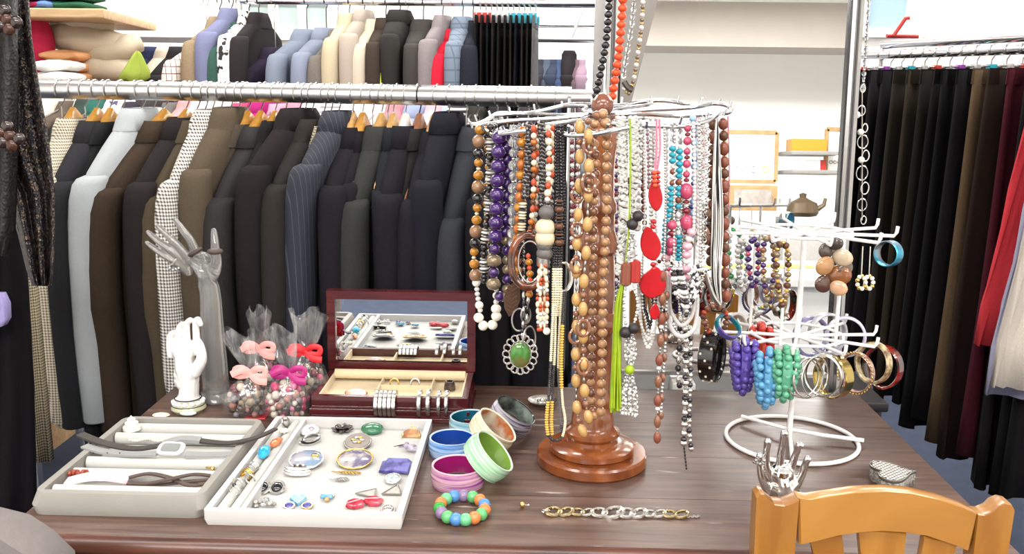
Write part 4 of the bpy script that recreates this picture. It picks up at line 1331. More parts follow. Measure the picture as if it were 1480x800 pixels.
band(fl, [at(96, 696, 0.779), at(125, 689, 0.786), at(155, 688, 0.787), at(186, 692, 0.780)], 0.0125, 0.003, M('pink_floral', '#e6dfe0', 0.8, hex2='#dfb7c0', vs=45), 'ribbon')
bs_ = thing('leather_straps', 'dark brown crossed leather straps in lower tray slot', 'bracelet', at(245, 692, 0.775))
for pts in ([(186, 690, 0.783), (215, 684, 0.786), (245, 690, 0.785), (275, 701, 0.781), (302, 697, 0.781)], [(184, 698, 0.780), (215, 698, 0.781), (250, 691, 0.788), (280, 685, 0.786), (304, 687, 0.781)], [(186, 702, 0.778), (220, 701, 0.778), (250, 698, 0.780), (275, 695, 0.780), (302, 693, 0.778)]):
    band(bs_, [at(*q) for q in pts], 0.0045, 0.0013, BRNL, 'strap')
gc = thing('gold_clasp', 'small gold clasp at the leather strap end', 'clasp', at(304, 680, 0.776))
MB().torus((0, 0, 0.006), 0.006, 0.0018, (0, 0.4, 1), 14, 6).ball((0.006, -0.006, 0.006), 0.0035).build('ring', GOLD, gc)
cp = thing('soap_stone', 'pale cream shell slice lying behind the grey tray', 'shell', at(233, 602, TZ))
MB().ball((0, 0, 0.004), 0.018, (1, 0.6, 0.25), 16, 8).build('body', M('cream_stone', '#e1d3bd', 0.5), cp)
cp = thing('soap_stone', 'pale mint shell slice before the ceramic hand', 'shell', at(272, 600, TZ))
MB().ball((0, 0, 0.005), 0.017, (1, 0.6, 0.3), 16, 8).build('body', M('mint_stone', '#cfe0d8', 0.4), cp)

# ------------------------------------------------------------------ brooches and earrings in the white tray
BZ = 0.7595
LIL = M('lilac_enamel', '#6f6888', 0.25, hex2='#b5afae', vs=90)
IRI = M('iridescent_shell', '#a39fa6', 0.2, hex2='#7489a0', vs=60, coat=0.6)
JADE = M('green_stone', '#2f6b4c', 0.25, var=0.35, vs=70, coat=0.5)
COBALT = M('cobalt_enamel', '#2a2470', 0.25, hex2='#5f5e9f', vs=60, coat=0.5)
BROWNG = M('brown_agate', '#9a6a4b', 0.3, hex2='#c49a70', vs=60)
REDE = M('coral_red_enamel', '#b02237', 0.2, hex2='#cf4556', vs=70, coat=0.6)
SKY = M('sky_blue_stone', '#5a98bb', 0.25, hex2='#8cbcd2', vs=70)
BLKST = M('black_stone', '#141214', 0.08, coat=0.8, var=0.1)
PEARL = M('pearl', '#e9e4d6', 0.25, coat=0.5, var=0.05)
CRYS = M('crystal', '#eef0f2', 0.05, trans=0.85, var=0.03, ior=1.5)


def gem(name, label, cat, px, py, rx, ry, h, mat, rim=SILVERD, z=BZ, rimr=0.0016, tilt=(0, 0, 0), domed=True, extra=None, n=28):
    """An oval brooch or stone: bezel rim and domed face."""
    rx, ry, h = rx * 1.1, ry * 1.3, h * 1.3
    if tilt == (0, 0, 0) and domed is not None:
        tilt = (rad(13), 0, 0)
        z = z + ry * 0.225
    t = thing(name, label, cat, at(px, py, z), tilt)
    if rim is not None:
        MB().torus((0, 0, h * 0.4), 1, rimr / rx, (0, 0, 1), n, 6, m=Matrix.Diagonal((rx, ry, rx * 0.9, 1)) @ Matrix.Translation((0, 0, 0))).build('bezel', rim, t).location = (0, 0, h * 0.35)
    if domed:
        MB().lathe([(0.0, 0), (0.96, 0.0), (0.97, 0.25), (0.85, 0.62), (0.6, 0.86), (0.3, 0.97), (0.0, 1.0)], n, Matrix.Diagonal((rx, ry, h, 1))).build('face', mat, t)
    else:
        MB().lathe([(0.0, 0), (0.97, 0.0), (0.97, 0.6), (0.93, 0.75), (0.0, 0.78)], n, Matrix.Diagonal((rx, ry, h, 1))).build('face', mat, t)
    return t


gem('round_brooch', 'round white brooch with a violet flower at tray top', 'brooch', 448, 623, 0.016, 0.0145, 0.006, M('white_violet', '#e9e5ea', 0.3, hex2='#e9e5ea', vs=40), SILVER)
t = gem('flower_inlay', 'tiny violet flower pin on the round white brooch', 'brooch', 450, 619, 0.005, 0.004, 0.002, LIL, None, z=BZ + 0.0125)
t = thing('oval_bangle', 'polished silver oval clasp under round white brooch', 'brooch', at(448, 638, BZ))
for k in range(3):
    MB().torus((0.002 * k, -0.001 * k, 0.003 + 0.003 * k), 0.020 - 0.002 * k, 0.002, (0.1, -0.2, 1), 30, 8, sy=0.6).build('hoop', SILVER if k != 1 else BLACKP, t)
t = thing('flower_brooch', 'dark gunmetal petal flower brooch at tray top', 'brooch', at(495, 622, BZ))
GUN = M('gunmetal', '#5a5553', 0.3, 0.9, var=0.3, vs=120)
for ring_, n_, r_ in ((0, 8, 0.0145), (1, 6, 0.008)):
    for k in range(n_):
        a = 2 * PI * k / n_ + ring_ * 0.4
        mm = Matrix.Rotation(a, 4, 'Z') @ Matrix.Translation((r_, 0, 0.003 + 0.003 * ring_)) @ Matrix.Rotation(rad(-18 - 15 * ring_), 4, 'Y')
        MB().ball((0, 0, 0), 1, (0.0085, 0.0052, 0.002), 10, 6, mm).build('petal', GUN, t)
MB().ball((0, 0, 0.009), 0.003).build('stamen', SILVERD, t)
gem('oval_stone', 'green carved oval stone brooch near tray top', 'brooch', 538, 621, 0.0185, 0.0135, 0.009, JADE, JADE)
t = gem('floral_disc', 'grey disc brooch with raised silver flower', 'brooch', 517, 639, 0.0225, 0.0195, 0.005, M('grey_disc', '#837c76', 0.35, 0.5, var=0.2, vs=70), SILVERD, domed=False)
for k in range(6):
    a = 2 * PI * k / 6
    MB().ball((0.008 * math.cos(a), 0.008 * math.sin(a), 0.0062), 0.005, (1, 0.6, 0.4), 8, 5, None).build('petal', GOLD if k % 2 else SILVER, t)
t = thing('bag_brooch', 'brown handbag shaped brooch in the far tray corner', 'brooch', at(595, 630, BZ))
MB().slab([(-0.018, -0.006), (0.018, -0.006), (0.016, 0.008), (0.009, 0.013), (-0.009, 0.013), (-0.016, 0.008)], 0, 0.006, 0.0018, Matrix.Rotation(rad(35), 4, 'X')).build('bag', BROWNG, t)
MB().torus((0, 0.010, 0.013), 0.004, 0.0012, (0, -1, 0.6), 14, 6).build('handle', GOLD, t)
for s in (-1, 1):
    MB().ball((s * 0.016, -0.005, 0.004), 0.003).build('corner_stud', GOLD, t)
t = thing('bird_brooch', 'small lilac bird brooch above the cobalt square', 'brooch', at(588, 652, BZ))
MB().tube(smoothpath([(-0.016, 0.006, 0.006), (-0.006, 0.007, 0.008), (0.002, 0.001, 0.008), (0.012, -0.003, 0.006), (0.022, -0.004, 0.004)], 3), [0.0012, 0.0016, 0.002, 0.003, 0.0042, 0.005, 0.0056, 0.0058, 0.005, 0.004, 0.003, 0.0022, 0.0012], 10).build('body', M('lilac_bird', '#8c8296', 0.35, hex2='#b8b0be', vs=90), t)
bhd = MB().ball((-0.001, 0.008, 0.011), 0.0046).build('head', M('lilac_bird', '#8c8296'), t)
MB().slab([(0.002, 0.006), (0.014, 0.009), (0.018, 0.003), (0.006, -0.004)], 0.009, 0.0115, 0.001).build('wing', M('lilac_bird', '#8c8296'), t)
MB().tube([(-0.004, 0.009, 0.010), (-0.024, 0.001, 0.009)], [0.0016, 0.0006], 6).build('beak', GUN, bhd)
t = thing('square_brooch', 'cobalt and lilac glass square brooch at the tray side', 'brooch', at(571, 675, BZ + 0.006), (rad(16), 0, 0.0))
MB().slab([(-0.026, -0.017), (-0.008, -0.018), (0.006, -0.016), (0.026, -0.019), (0.028, 0.012), (0.022, 0.019), (-0.015, 0.02), (-0.018, 0.012), (-0.024, 0.01)], 0, 0.006, 0.002).build('glass', COBALT, t)
gem('round_crystal', 'round blue grey crystal earring below cobalt brooch', 'earring', 568, 693, 0.0115, 0.010, 0.007, M('ice_crystal', '#8fa3a0', 0.1, hex2='#d4dcd8', vs=150, coat=0.5), SILVER)
gem('shell_brooch', 'large round shell brooch with lilac and cream patches', 'brooch', 513, 664, 0.0285, 0.0225, 0.006, M('shell_patch', '#aca8a4', 0.2, hex2='#655d78', vs=60, coat=0.5), GOLD)
t = gem('iridescent_brooch', 'round iridescent brooch with a gilt heart shape', 'brooch', 443, 665, 0.027, 0.022, 0.007, IRI, SILVER)
MB().ball((0.014, 0.004, 0.0075), 0.009, (0.8, 0.8, 0.35), 10, 6).build('gilt_heart', GOLD, t)
t = thing('boat_brooch', 'curved silver frame brooches stacked before iridescent disc', 'brooch', at(430, 685, BZ))
for k in range(3):
    pts = [V(0.024 * math.cos(rad(190 + 16 * i)), 0.009 * math.sin(rad(190 + 16 * i)) + 0.003 * k, 0.003 + 0.004 * k) for i in range(11)]
    MB().tube(pts, [0.001 + 0.0022 * math.sin(PI * i / 10) for i in range(11)], 8).build('bow', SILVER, t)
MB().slab(rect(-0.008, -0.004, 0.012, 0.012), 0.010, 0.013, 0.001).build('plate', SILVERD, t)
for k in range(4):
    MB().ball((-0.006 + 0.005 * k, 0.004 + 0.002 * (k % 2), 0.0145), 0.0022, n=8, k=5).build('pearl', PEARL if k % 2 else BLKST, t)


def leaf_pin(label, px, py, ln, mat, rot):
    t = thing('leaf_pin', label, 'brooch', at(px, py, BZ), rot)
    MB().tube([(-ln * 1.5, 0.003, 0.002), (-ln, 0, 0.002), (ln * 0.5, 0, 0.003), (ln, -0.001, 0.002)], [0.0008, 0.0011, 0.0012, 0.0006], 6).build('stem', mat, t)
    m = MB()
    for i in range(7):
        x = -ln * 0.8 + 1.7 * ln * i / 6
        w = 0.0085 * math.sin(PI * (i + 0.8) / 7.6)
        for s in (-1, 1):
            m.tube([(x, 0, 0.003), (x + ln * 0.25, s * w, 0.0022)], [0.0016, 0.0008], 6)
    m.build('frond', mat, t)


leaf_pin('gold feather shaped pin in middle of the white tray', 503, 684, 0.020, GOLD, rad(-3))
leaf_pin('silver leaf shaped pin below the gold feather pin', 492, 694, 0.013, SILVER, rad(8))
for k, px in enumerate((380, 401)):
    gem('cabochon_earring', ('black stone silver earring by the tray divider', 'black stone silver earring, one further from divider')[k], 'earring', px, 706, 0.0098, 0.0098, 0.008, BLKST, SILVER, rimr=0.0026, tilt=(rad(25), 0, 0), z=BZ + 0.003)
t = thing('flower_cluster', 'silver petal cluster brooch with crystals by front edge', 'brooch', at(380, 731, BZ))
for k in range(9):
    a = 2 * PI * k / 9
    r_ = 0.012 if k % 2 else 0.017
    MB().ball((r_ * math.cos(a), 0.6 * r_ * math.sin(a), 0.004 + 0.002 * (k % 3)), 0.0052, (1, 0.8, 0.6), 8, 5).build('petal', SILVER if k % 3 else SILVERD, t)
MB().ball((0.006, 0.002, 0.01), 0.0048, n=10).build('crystal', CRYS, t)
gem('square_earring', 'tilted pale blue square stone earring near front', 'earring', 431, 722, 0.0125, 0.0125, 0.006, SKY, None, tilt=(rad(15), 0, rad(10)), n=4, domed=False, z=BZ + 0.003)
t = thing('stud_pair', 'pale blue bar earring with card in the tray middle', 'earring', at(472, 722, BZ))
MB().slab(rect(-0.010, -0.003, 0.010, 0.005), 0.004, 0.008, 0.001).build('blue_bar', SKY, t)
MB().slab(rect(-0.010, 0.008, 0.010, 0.020), 0.0, 0.002, 0.0004, Matrix.Rotation(rad(12), 4, 'X')).build('card', SILVER, t)
MB().ball((0.002, -0.006, 0.004), 0.0042, n=8, k=6).build('post_clip', BROWNG, t)
for k, px in enumerate((418, 444)):
    gem('violet_stud', ('violet stone stud against front tray wall', 'violet stone stud with gold wire by front wall')[k], 'earring', px, 732, 0.0075, 0.0058, 0.0055, COBALT, SILVER if k == 0 else GOLD)
for k, (px, py, rz) in enumerate(((513, 731, 0.3), (540, 727, -0.25))):
    t = thing('enamel_earring', ('coral red folded square earring nearer the tray middle', 'coral red folded square earring beside silver nugget')[k], 'earring', at(px, py, BZ), (0, 0, rz))
    MB().slab([(-0.0155, -0.006), (-0.003, -0.0145), (0.0135, -0.010), (0.0145, 0.007), (0.0, 0.0135), (-0.0125, 0.007)], 0, 0.009, 0.003).build('plate', REDE, t)
    MB().tube([(-0.012, -0.004, 0.0085), (0.002, 0.001, 0.0095), (0.012, 0.006, 0.0085)], 0.0012, 6).build('fold_line', M('pale_enamel', '#e9a6ac', 0.3), t)
for k, (px, py, rz) in enumerate(((532, 714, -0.35), (566, 712, 0.15))):
    t = thing('triangle_earring', ('pewter triangle earring lying sideways', 'pewter triangle earring standing on its base')[k], 'earring', at(px, py, BZ), (0, 0, rz))
    tri = ((-0.019, -0.008, 0.002), (0.016, -0.009, 0.002), (0.008, 0.014, 0.006)) if k == 0 else ((-0.016, -0.006, 0.002), (0.015, -0.010, 0.002), (0.010, 0.018, 0.007))
    for i in range(3):
        MB().tube([tri[i], tri[(i + 1) % 3]], 0.0014, 6).build('edge_bar', SILVERD, t)
    MB().add([V(*q) for q in tri] + [V(*q) - V(0, 0, 0.0015) for q in tri], [(0, 1, 2), (5, 4, 3), (0, 3, 4, 1), (1, 4, 5, 2), (2, 5, 3, 0)]).build('plate', SILVERD, t, smooth=False)
gem('silver_nugget', 'wrinkled silver oval clip earring in front corner', 'earring', 561, 739, 0.0095, 0.008, 0.008, SILVER, SILVERD)
t = thing('bar_pin', 'tiny silver bar pin by the front tray wall', 'brooch', at(513, 742, BZ))
MB().tube([(-0.011, 0, 0.0025), (0.011, 0.001, 0.0025)], 0.0018, 8).ball((0, 0, 0.004), 0.0024, n=8, k=5).build('bar', SILVERD, t)
# the ring channel of the white tray
CZ = 0.7735
t = thing('silver_ring', 'silver heart ring at far end of the ring channel', 'ring', at(413, 613, CZ))
MB().torus((0, 0, 0.006), 0.009, 0.002, (1, -0.4, 0.4), 18, 6).ball((0, -0.004, 0.013), 0.006, (1.1, 0.6, 0.8)).build('band', SILVERD, t)
t = thing('white_flower_ring', 'white crystal flower ring beside the orange drop', 'ring', at(411, 625, CZ))
for k in range(5):
    a = 2 * PI * k / 5
    MB().ball((0.005 * math.cos(a), 0.005 * math.sin(a), 0.004), 0.0036, n=8, k=5).build('petal', PEARL, t)
t = thing('drop_pendant', 'glossy orange glass drop lying in the ring channel', 'pendant', at(401, 642, CZ), (0, 0, rad(-18)))
MB().lathe([(0, -0.018), (0.005, -0.016), (0.0075, -0.008), (0.006, 0.004), (0.003, 0.014), (0, 0.018)], 14, Matrix.Translation((0, 0, 0.006)) @ Matrix.Rotation(rad(-90), 4, 'X')).build('glass', M('orange_glass', '#d0562a', 0.1, hex2='#e58a55', vs=60, coat=0.7), t)
t = thing('drop_pendant', 'bright turquoise glass drop lying in the ring channel', 'pendant', at(382, 659, CZ), (0, 0, rad(-8)))
MB().lathe([(0, -0.014), (0.007, -0.012), (0.0105, -0.003), (0.0095, 0.006), (0.005, 0.014), (0, 0.018)], 16, Matrix.Translation((0, 0, 0.009)) @ Matrix.Rotation(rad(-78), 4, 'X')).build('glass', M('turquoise_glass', '#0d8fc0', 0.08, hex2='#38b8e0', vs=50, coat=0.8), t)
for k, (px, py, nm) in enumerate(((364, 680, 'ridged silver ring'), (356, 690, 'twisted gilt ring'), (345, 702, 'wide silver ring'), (340, 712, 'plain dull silver ring'), (362, 695, 'thin silver ring'))):
    t = thing('finger_ring', nm + ' in the near part of ring channel', 'ring', at(px, py, CZ - 0.002))
    for j in range(3 if k < 2 else 1):
        MB().torus((0.001 * j, 0.004 * j - 0.003, 0.006), 0.0088, 0.0016 + 0.0006 * (k == 2), (0.25, 1, 0.15), 20, 6).build('band', GOLD if k == 1 else SILVER, t)
    if k in (0, 3):
        MB().ball((0, -0.003, 0.0155), 0.0036, n=8, k=5).build('stone', CRYS if k == 0 else BLKST, t)

# ------------------------------------------------------------------ jewellery box
MAH = wood('mahogany_lacquer', '#3f1216', '#551c1e', 0.2, (3, 30, 30), coat=0.6, bmp=0.03)
VEL = M('cream_velvet', '#d8c6a2', 0.9, var=0.08, vs=120, sheen=0.3)
jb = thing('jewellery_box', 'dark mahogany jewellery box with mirrored lid standing open', 'box', (-0.288, 1.876, TZ))
bx, by, bh = 0.158, 0.092, 0.052
for z0, z1, e in ((0, 0.010, 0.006), (0.0101, 0.016, 0.001), (0.0161, 0.026, 0.004), (0.0261, 0.031, 0.0)):
    m = MB()
    m.slab(rect(-bx - e, -by - e, bx + e, by), z0, z1, 0.001)
    m.build('plinth_moulding', MAH, jb)
m = MB()
m.box((0, -by + 0.006, (0.031 + bh) / 2), (2 * bx, 0.012, bh - 0.031)).box((0, by - 0.006, (0.031 + bh) / 2), (2 * bx, 0.012, bh - 0.031))
m.box((-bx + 0.006, 0, (0.031 + bh) / 2), (0.012, 2 * by - 0.024, bh - 0.031)).box((bx - 0.006, 0, (0.031 + bh) / 2), (0.012, 2 * by - 0.024, bh - 0.031))
m.build('case_wall', MAH, jb, smooth=False)
MB().box((0, 0, 0.0325), (2 * bx - 0.025, 2 * by - 0.025, 0.002)).build('velvet_floor', VEL, jb, smooth=False)
m = MB()
m.box((0, by - 0.014, 0.042), (2 * bx - 0.026, 0.003, 0.018)).box((-bx + 0.0138, 0, 0.042), (0.003, 2 * by - 0.03, 0.018)).box((bx - 0.0138, 0, 0.042), (0.003, 2 * by - 0.03, 0.018))
m.build('velvet_side', VEL, jb, smooth=False)
for x in (-0.035, 0.075):
    MB().box((x, -0.01, 0.040), (0.003, 2 * by - 0.055, 0.014)).build('divider', VEL, jb, smooth=False)
MB().box((0.02, 0.0, 0.040), (0.105, 0.003, 0.014)).build('divider', VEL, jb, smooth=False)
MB().tube([(-bx + 0.016, by - 0.03, 0.05), (bx - 0.016, by - 0.03, 0.05)], 0.0105, 14).build('ring_roll', VEL, jb)
lm = Matrix.Translation((0, by - 0.004, bh + 0.001)) @ Matrix.Rotation(rad(-0.5), 4, 'X')
lh, lw, fr = 0.176, bx + 0.004, 0.018
lid = MB().box((0, 0.016, lh / 2), (2 * lw - 0.002, 0.014, lh - 0.002), lm).build('lid', MAH, jb, smooth=False)
for nm, c, d in (('lid_rail', (0, 0.008, lh - fr / 2), (2 * lw, 0.026, fr)), ('lid_rail', (0, 0.008, fr / 2), (2 * lw, 0.026, fr)), ('lid_stile', (-lw + fr / 2, 0.008, lh / 2), (fr, 0.026, lh - 2 * fr)), ('lid_stile', (lw - fr / 2, 0.008, lh / 2), (fr, 0.026, lh - 2 * fr))):
    MB().box(c, d, lm).build(nm, MAH, jb, smooth=False)
for c in [c for c in jb.children if c.name.startswith('lid_')]:
    c.parent = lid
MB().box((0, 0.003, lh / 2 + 0.002), (2 * lw - 2 * fr, 0.003, lh - 2 * fr), lm).build('lid_mirror', MIRROR, lid, smooth=False)


def cuff(label, px, py, n, w, r=0.026, mat=SILVER, gap=0.0012, rip=0.0):
    """Open silver cuff clasped over the front wall of the box."""
    q = P(px, py, 1.795)
    t = thing('cuff_bracelet', label, 'bracelet', (q.x, 1.796, q.z), (0, 0, 0), 'cuffs clasped on the jewellery box')
    for k in range(n):
        x = (k - (n - 1) / 2) * (w + gap)
        pts = [V(x + rip * 0, -r * math.cos(rad(a)) * (1 + rip * math.cos(rad(a * 9))), r * math.sin(rad(a)) * (1 + rip * math.cos(rad(a * 9)))) for a in range(-62, 160, 6)]
        MB().tube(pts, w / 2, 8, flat=0.35, up=(1, 0, 0)).build('strip', mat, t)
    return t


cuff('wide five strip rippled silver cuff over box front', 558, 583, 5, 0.0078, 0.027, rip=0.03)
cuff('slim silver cuff nearest the wide rippled cuff', 607, 583, 1, 0.008, 0.028)
cuff('slim silver cuff with a flat disc end', 620, 582, 1, 0.008, 0.028)
cuff('thin silver cuff before the dark ring', 635, 583, 1, 0.007, 0.026)
cuff('thin silver cuff nearest the box corner', 646, 583, 1, 0.007, 0.026)
t = thing('wide_ring', 'dark brown ring standing in the jewellery box corner', 'ring', P(650, 562, z=0.787))
MB().lathe([(0.0125, 0), (0.0115, 0.010), (0.0095, 0.018), (0.007, 0.018), (0.008, 0.009), (0.0095, 0)], 20, caps=False, wrap=True).build('band', M('dark_horn', '#2f2522', 0.3, hex2='#5a4a42', vs=90), t)
t = thing('shell_fan', 'pink and white scalloped shell in the jewellery box', 'shell', P(515, 570, z=0.784))
MB().ball((0, 0, 0.004), 0.021, (1.05, 0.5, 0.4), 20, 8).build('body', M('pink_shell', '#d6b3a6', 0.3, hex2='#efe6dd', vs=60), t)
for k in range(9):
    a = PI * k / 8
    MB().ball((0.021 * math.cos(a), 0.010 * math.sin(a), 0.004), 0.0038, n=8, k=5).build('scallop', M('brown_edge', '#a97a5e', 0.35), t)
for k, px in enumerate((570, 600)):
    t = thing('band_ring', ('small brass ring at the inner divider', 'small silver ring at the inner divider')[k], 'ring', P(px, 556, z=0.79))
    MB().torus((0, 0, 0.004), 0.0095, 0.0018, (0, -1, 0.25), 20, 6).build('band', GOLD if k == 0 else SILVER, t)

# ------------------------------------------------------------------ bags of beads
FILM = film('cellophane')
BAGM = [M('bagbead%d' % i, h, 0.15, var=0.15, vs=40, coat=0.4) for i, h in enumerate(('#b8205f', '#cf6f96', '#c9bfb2', '#54463e', '#1f1b1b', '#8f7f62', '#6b2434', '#77737a', '#9d6a5c', '#3d2c26'))]
RIB = {'pink': M('pink_ribbon', '#e5a09a', 0.4, var=0.06), 'magenta': M('magenta_ribbon', '#a0186a', 0.35, var=0.06), 'red': M('red_ribbon', '#c9222b', 0.4, var=0.06)}


def bead_bag(label, px, py_base, Y, w, hb, tie_dx, tie_h, top_dx, top_h, top_w, pal, rib, seed):
    rr = random.Random(seed)
    g = thing('bead_bag', label, 'bag', V(P(px, py_base, Y).x, Y, TZ), (0, 0, 0), 'cellophane bags of beads')
    pts = []
    tries = 0
    while len(pts) < 78 and tries < 6000:
        tries += 1
        r = rr.uniform(0.0055, 0.0092)
        z = rr.uniform(r + 0.003, hb)
        rmax = w * math.sqrt(max(0.0, 1 - ((z - hb * 0.45) / (hb * 0.72)) ** 2)) - r - 0.002
        if rmax <= 0:
            continue
        a = rr.uniform(0, 2 * PI)
        d = rmax * (1 if rr.random() < 0.72 else rr.random())
        p = V(d * math.cos(a), d * 0.85 * math.sin(a), z)
        if all((p - q).length > (r + s) * 0.86 for q, s in pts):
            pts.append((p, r))
    for p, r in pts:
        me = ballmesh(BAGM[rr.choice(pal)])
        inst('bead', me, g, p, (rr.random() * 3, rr.random() * 3, 0), (r, r, r * rr.choice((1, 1, 0.7))))
    rings = []
    n = 30
    tie = V(tie_dx, 0, tie_h)
    tp = V(top_dx, 0, top_h)
    for t, rad_, c, am in ((0, 0.6, V(0, 0, 0.0012), 0.03), (0, 0.9, V(0, 0, 0.006), 0.02), (0, 1.06, V(0, 0, hb * 0.3), 0.03), (0, 1.08, V(0, 0, hb * 0.6), 0.03), (0, 0.85, V(tie_dx * 0.4, 0, hb * 0.95), 0.07), (0, 0.45, V(tie_dx * 0.8, 0, tie_h - 0.012), 0.2), (1, 0.17, tie, 0.25), (1, 0.2, tie + V(0, 0, 0.004), 0.25)):
        rings.append([c + V(w * rad_ * (1 + am * math.sin(7 * 2 * PI * j / n + seed)) * math.cos(2 * PI * j / n), w * 0.88 * rad_ * (1 + am * math.sin(7 * 2 * PI * j / n + seed)) * math.sin(2 * PI * j / n), 0) for j in range(n)])
    for i in range(1, 5):
        t = i / 4
        c = tie.lerp(tp, t)
        s = top_w * (0.35 + 0.65 * t)
        rings.append([c + V(s * (1 + 0.25 * math.sin(5 * 2 * PI * j / n + seed * 2)) * math.cos(2 * PI * j / n), s * 0.45 * (1 + 0.5 * math.sin(5 * 2 * PI * j / n + seed)) * math.sin(2 * PI * j / n), 0.012 * t * math.sin(3 * 2 * PI * j / n + seed)) for j in range(n)])
    MB().loft(rings, caps=False).build('film', FILM, g, ang=180)
    rm = RIB[rib]
    tie_o = MB().torus(tie, w * 0.2, 0.0035, (0, 0, 1), 20, 8).build('ribbon_tie', rm, g)
    for s in (-1, 1):
        lp = smoothpath([tie + V(0, -w * 0.2, 0), tie + V(s * 0.014, -w * 0.3, 0.012), tie + V(s * 0.03, -w * 0.25, 0.009), tie + V(s * 0.028, -w * 0.3, -0.004), tie + V(s * 0.012, -w * 0.28, -0.004), tie + V(0, -w * 0.22, 0)], 3)
        MB().tube(lp, 0.0017, 8, flat=3.6, up=(0, -1, 0.2)).build('ribbon_loop', rm, tie_o)
        tl = smoothpath([tie + V(0, -w * 0.22, 0), tie + V(s * 0.016, -w * 0.4, -0.012 + 0.02 * (s < 0)), tie + V(s * 0.036, -w * 0.45, -0.014 + 0.014 * (s < 0))], 4)
        MB().tube(tl, 0.0015, 8, flat=4.6, up=(0, -1, 0.3)).build('ribbon_tail', rm, tie_o)
    return g


bead_bag('bag of brown and grey beads with pale pink bow at front', 357, 600, 1.800, 0.042, 0.068, 0.014, 0.094, -0.012, 0.175, 0.030, (2, 3, 4, 5, 6, 7, 8, 9, 3, 5), 'pink', 1)
bead_bag('bag of bright pink and white beads with magenta bow', 414, 603, 1.795, 0.044, 0.072, 0.012, 0.098, -0.004, 0.185, 0.032, (0, 0, 1, 1, 2, 2, 4, 7, 3, 8), 'magenta', 2)
bead_bag('bag of mixed brown beads behind, tied in pale pink', 388, 585, 1.915, 0.042, 0.075, -0.012, 0.112, -0.012, 0.195, 0.024, (3, 5, 9, 2, 8, 4, 6), 'pink', 3)
bead_bag('bag of rose and brown beads tied with red ribbon', 446, 585, 1.88, 0.042, 0.085, 0.0, 0.118, 0.004, 0.200, 0.036, (6, 0, 3, 8, 9, 2, 5), 'red', 4)
t = thing('red_card', 'flat red packet lying under the front bead bags', 'packet', at(372, 601, TZ))
MB().slab(rect(-0.022, -0.02, 0.022, 0.012), 0, 0.003, 0.001).build('packet', M('red_foil', '#b5303a', 0.2), t)


# ------------------------------------------------------------------ display hands
def hand_mesh(name, chains, mat, parent, off, voxel, smooth=6):
    """Capsule chains fused into one continuous skin."""
    m = MB()
    for pts, rs, fl in chains:
        q = smoothpath([Vector(p) - off for p in pts], 4)
        k = len(q)
        r2 = []
        for i in range(k):
            t = i / (k - 1) * (len(rs) - 1)
            a = int(min(t, len(rs) - 2))
            r2.append(rs[a] + (rs[a + 1] - rs[a]) * (t - a))
        m.tube(q, r2, 14, flat=fl, up=(0, 1, 0.01))
        m.ball(q[-1], r2[-1], n=12, k=8)
        m.ball(q[0], r2[0], n=12, k=8)
    o = m.build(name, mat, parent, ang=180)
    rm = o.modifiers.new('fuse', 'REMESH')
    rm.mode = 'VOXEL'
    rm.voxel_size = voxel
    rm.use_smooth_shade = True
    sm = o.modifiers.new('smooth', 'SMOOTH')
    sm.factor = 0.5
    sm.iterations = smooth
    return o


ACR = M('clear_acrylic', '#f4f4f2', 0.16, trans=0.84, var=0.02, ior=1.35, coat=0.5)
Yh = 1.90
hb = P(313, 577, z=TZ)
ah = thing('acrylic_hand', 'clear acrylic display hand and forearm with fingers spread', 'display hand', hb)
off = Vector(hb)


def hp(px, py, dy=0.0):
    return P(px, py, hb.y + dy)


chains = [([hp(313, 577), hp(311, 540), hp(307, 480), hp(304, 425), hp(300, 408)], [0.030, 0.0275, 0.0245, 0.0215, 0.020], 1.0),
          ([hp(300, 412), hp(296, 396), hp(284, 380), hp(272, 378)], [0.020, 0.024, 0.021, 0.012], 0.62),
          ([hp(302, 408), hp(300, 390), hp(298, 372), hp(284, 366)], [0.018, 0.021, 0.016, 0.011], 0.6),
          ([hp(284, 368), hp(276, 348, -0.004), hp(264, 332, -0.004), hp(253, 317, 0.0)], [0.0105, 0.0088, 0.0076, 0.0052], 1),
          ([hp(275, 378), hp(258, 356, -0.006), hp(242, 340, -0.005), hp(228, 327, 0.0)], [0.0105, 0.009, 0.0078, 0.0052], 1),
          ([hp(270, 384), hp(250, 364, -0.008), hp(231, 350, -0.006), hp(214, 335, 0.0)], [0.0102, 0.0086, 0.0074, 0.005], 1),
          ([hp(272, 392), hp(250, 377, -0.01), hp(230, 364, -0.008), hp(212, 350, 0.0)], [0.0098, 0.008, 0.0068, 0.0046], 1),
          ([hp(304, 402, -0.006), hp(312, 384, -0.016), hp(311, 358, -0.018), hp(309, 333, -0.012)], [0.015, 0.0125, 0.0095, 0.0062], 1)]
hand_mesh('hand', chains, ACR, ah, off, 0.0022)
MB().lathe([(0.037, 0), (0.039, 0.004), (0.036, 0.012), (0.030, 0.02), (0.026, 0.02)], 28).build('base_disc', ACR, ah)
hr = thing('elastic_ring', 'dark brown leather ring on index finger of clear hand', 'ring', hp(282, 364))
MB().torus((0, 0, 0), 0.0125, 0.0045, (-0.45, -0.05, 0.8), 22, 8).build('band', BRNL, hr)
hr = thing('elastic_ring', 'dark brown leather ring on the thumb of clear hand', 'ring', hp(311, 363, -0.018))
MB().torus((0, 0, 0), 0.0118, 0.0045, (0.02, 0, 1), 22, 8).build('band', BRNL, hr)
hr = thing('crystal_ring', 'sparkling crystal ring on little finger of clear hand', 'ring', hp(252, 379, -0.01))
MB().torus((0, 0, 0), 0.0098, 0.002, (-0.7, 0, 0.6), 18, 6).build('band', SILVER, hr)
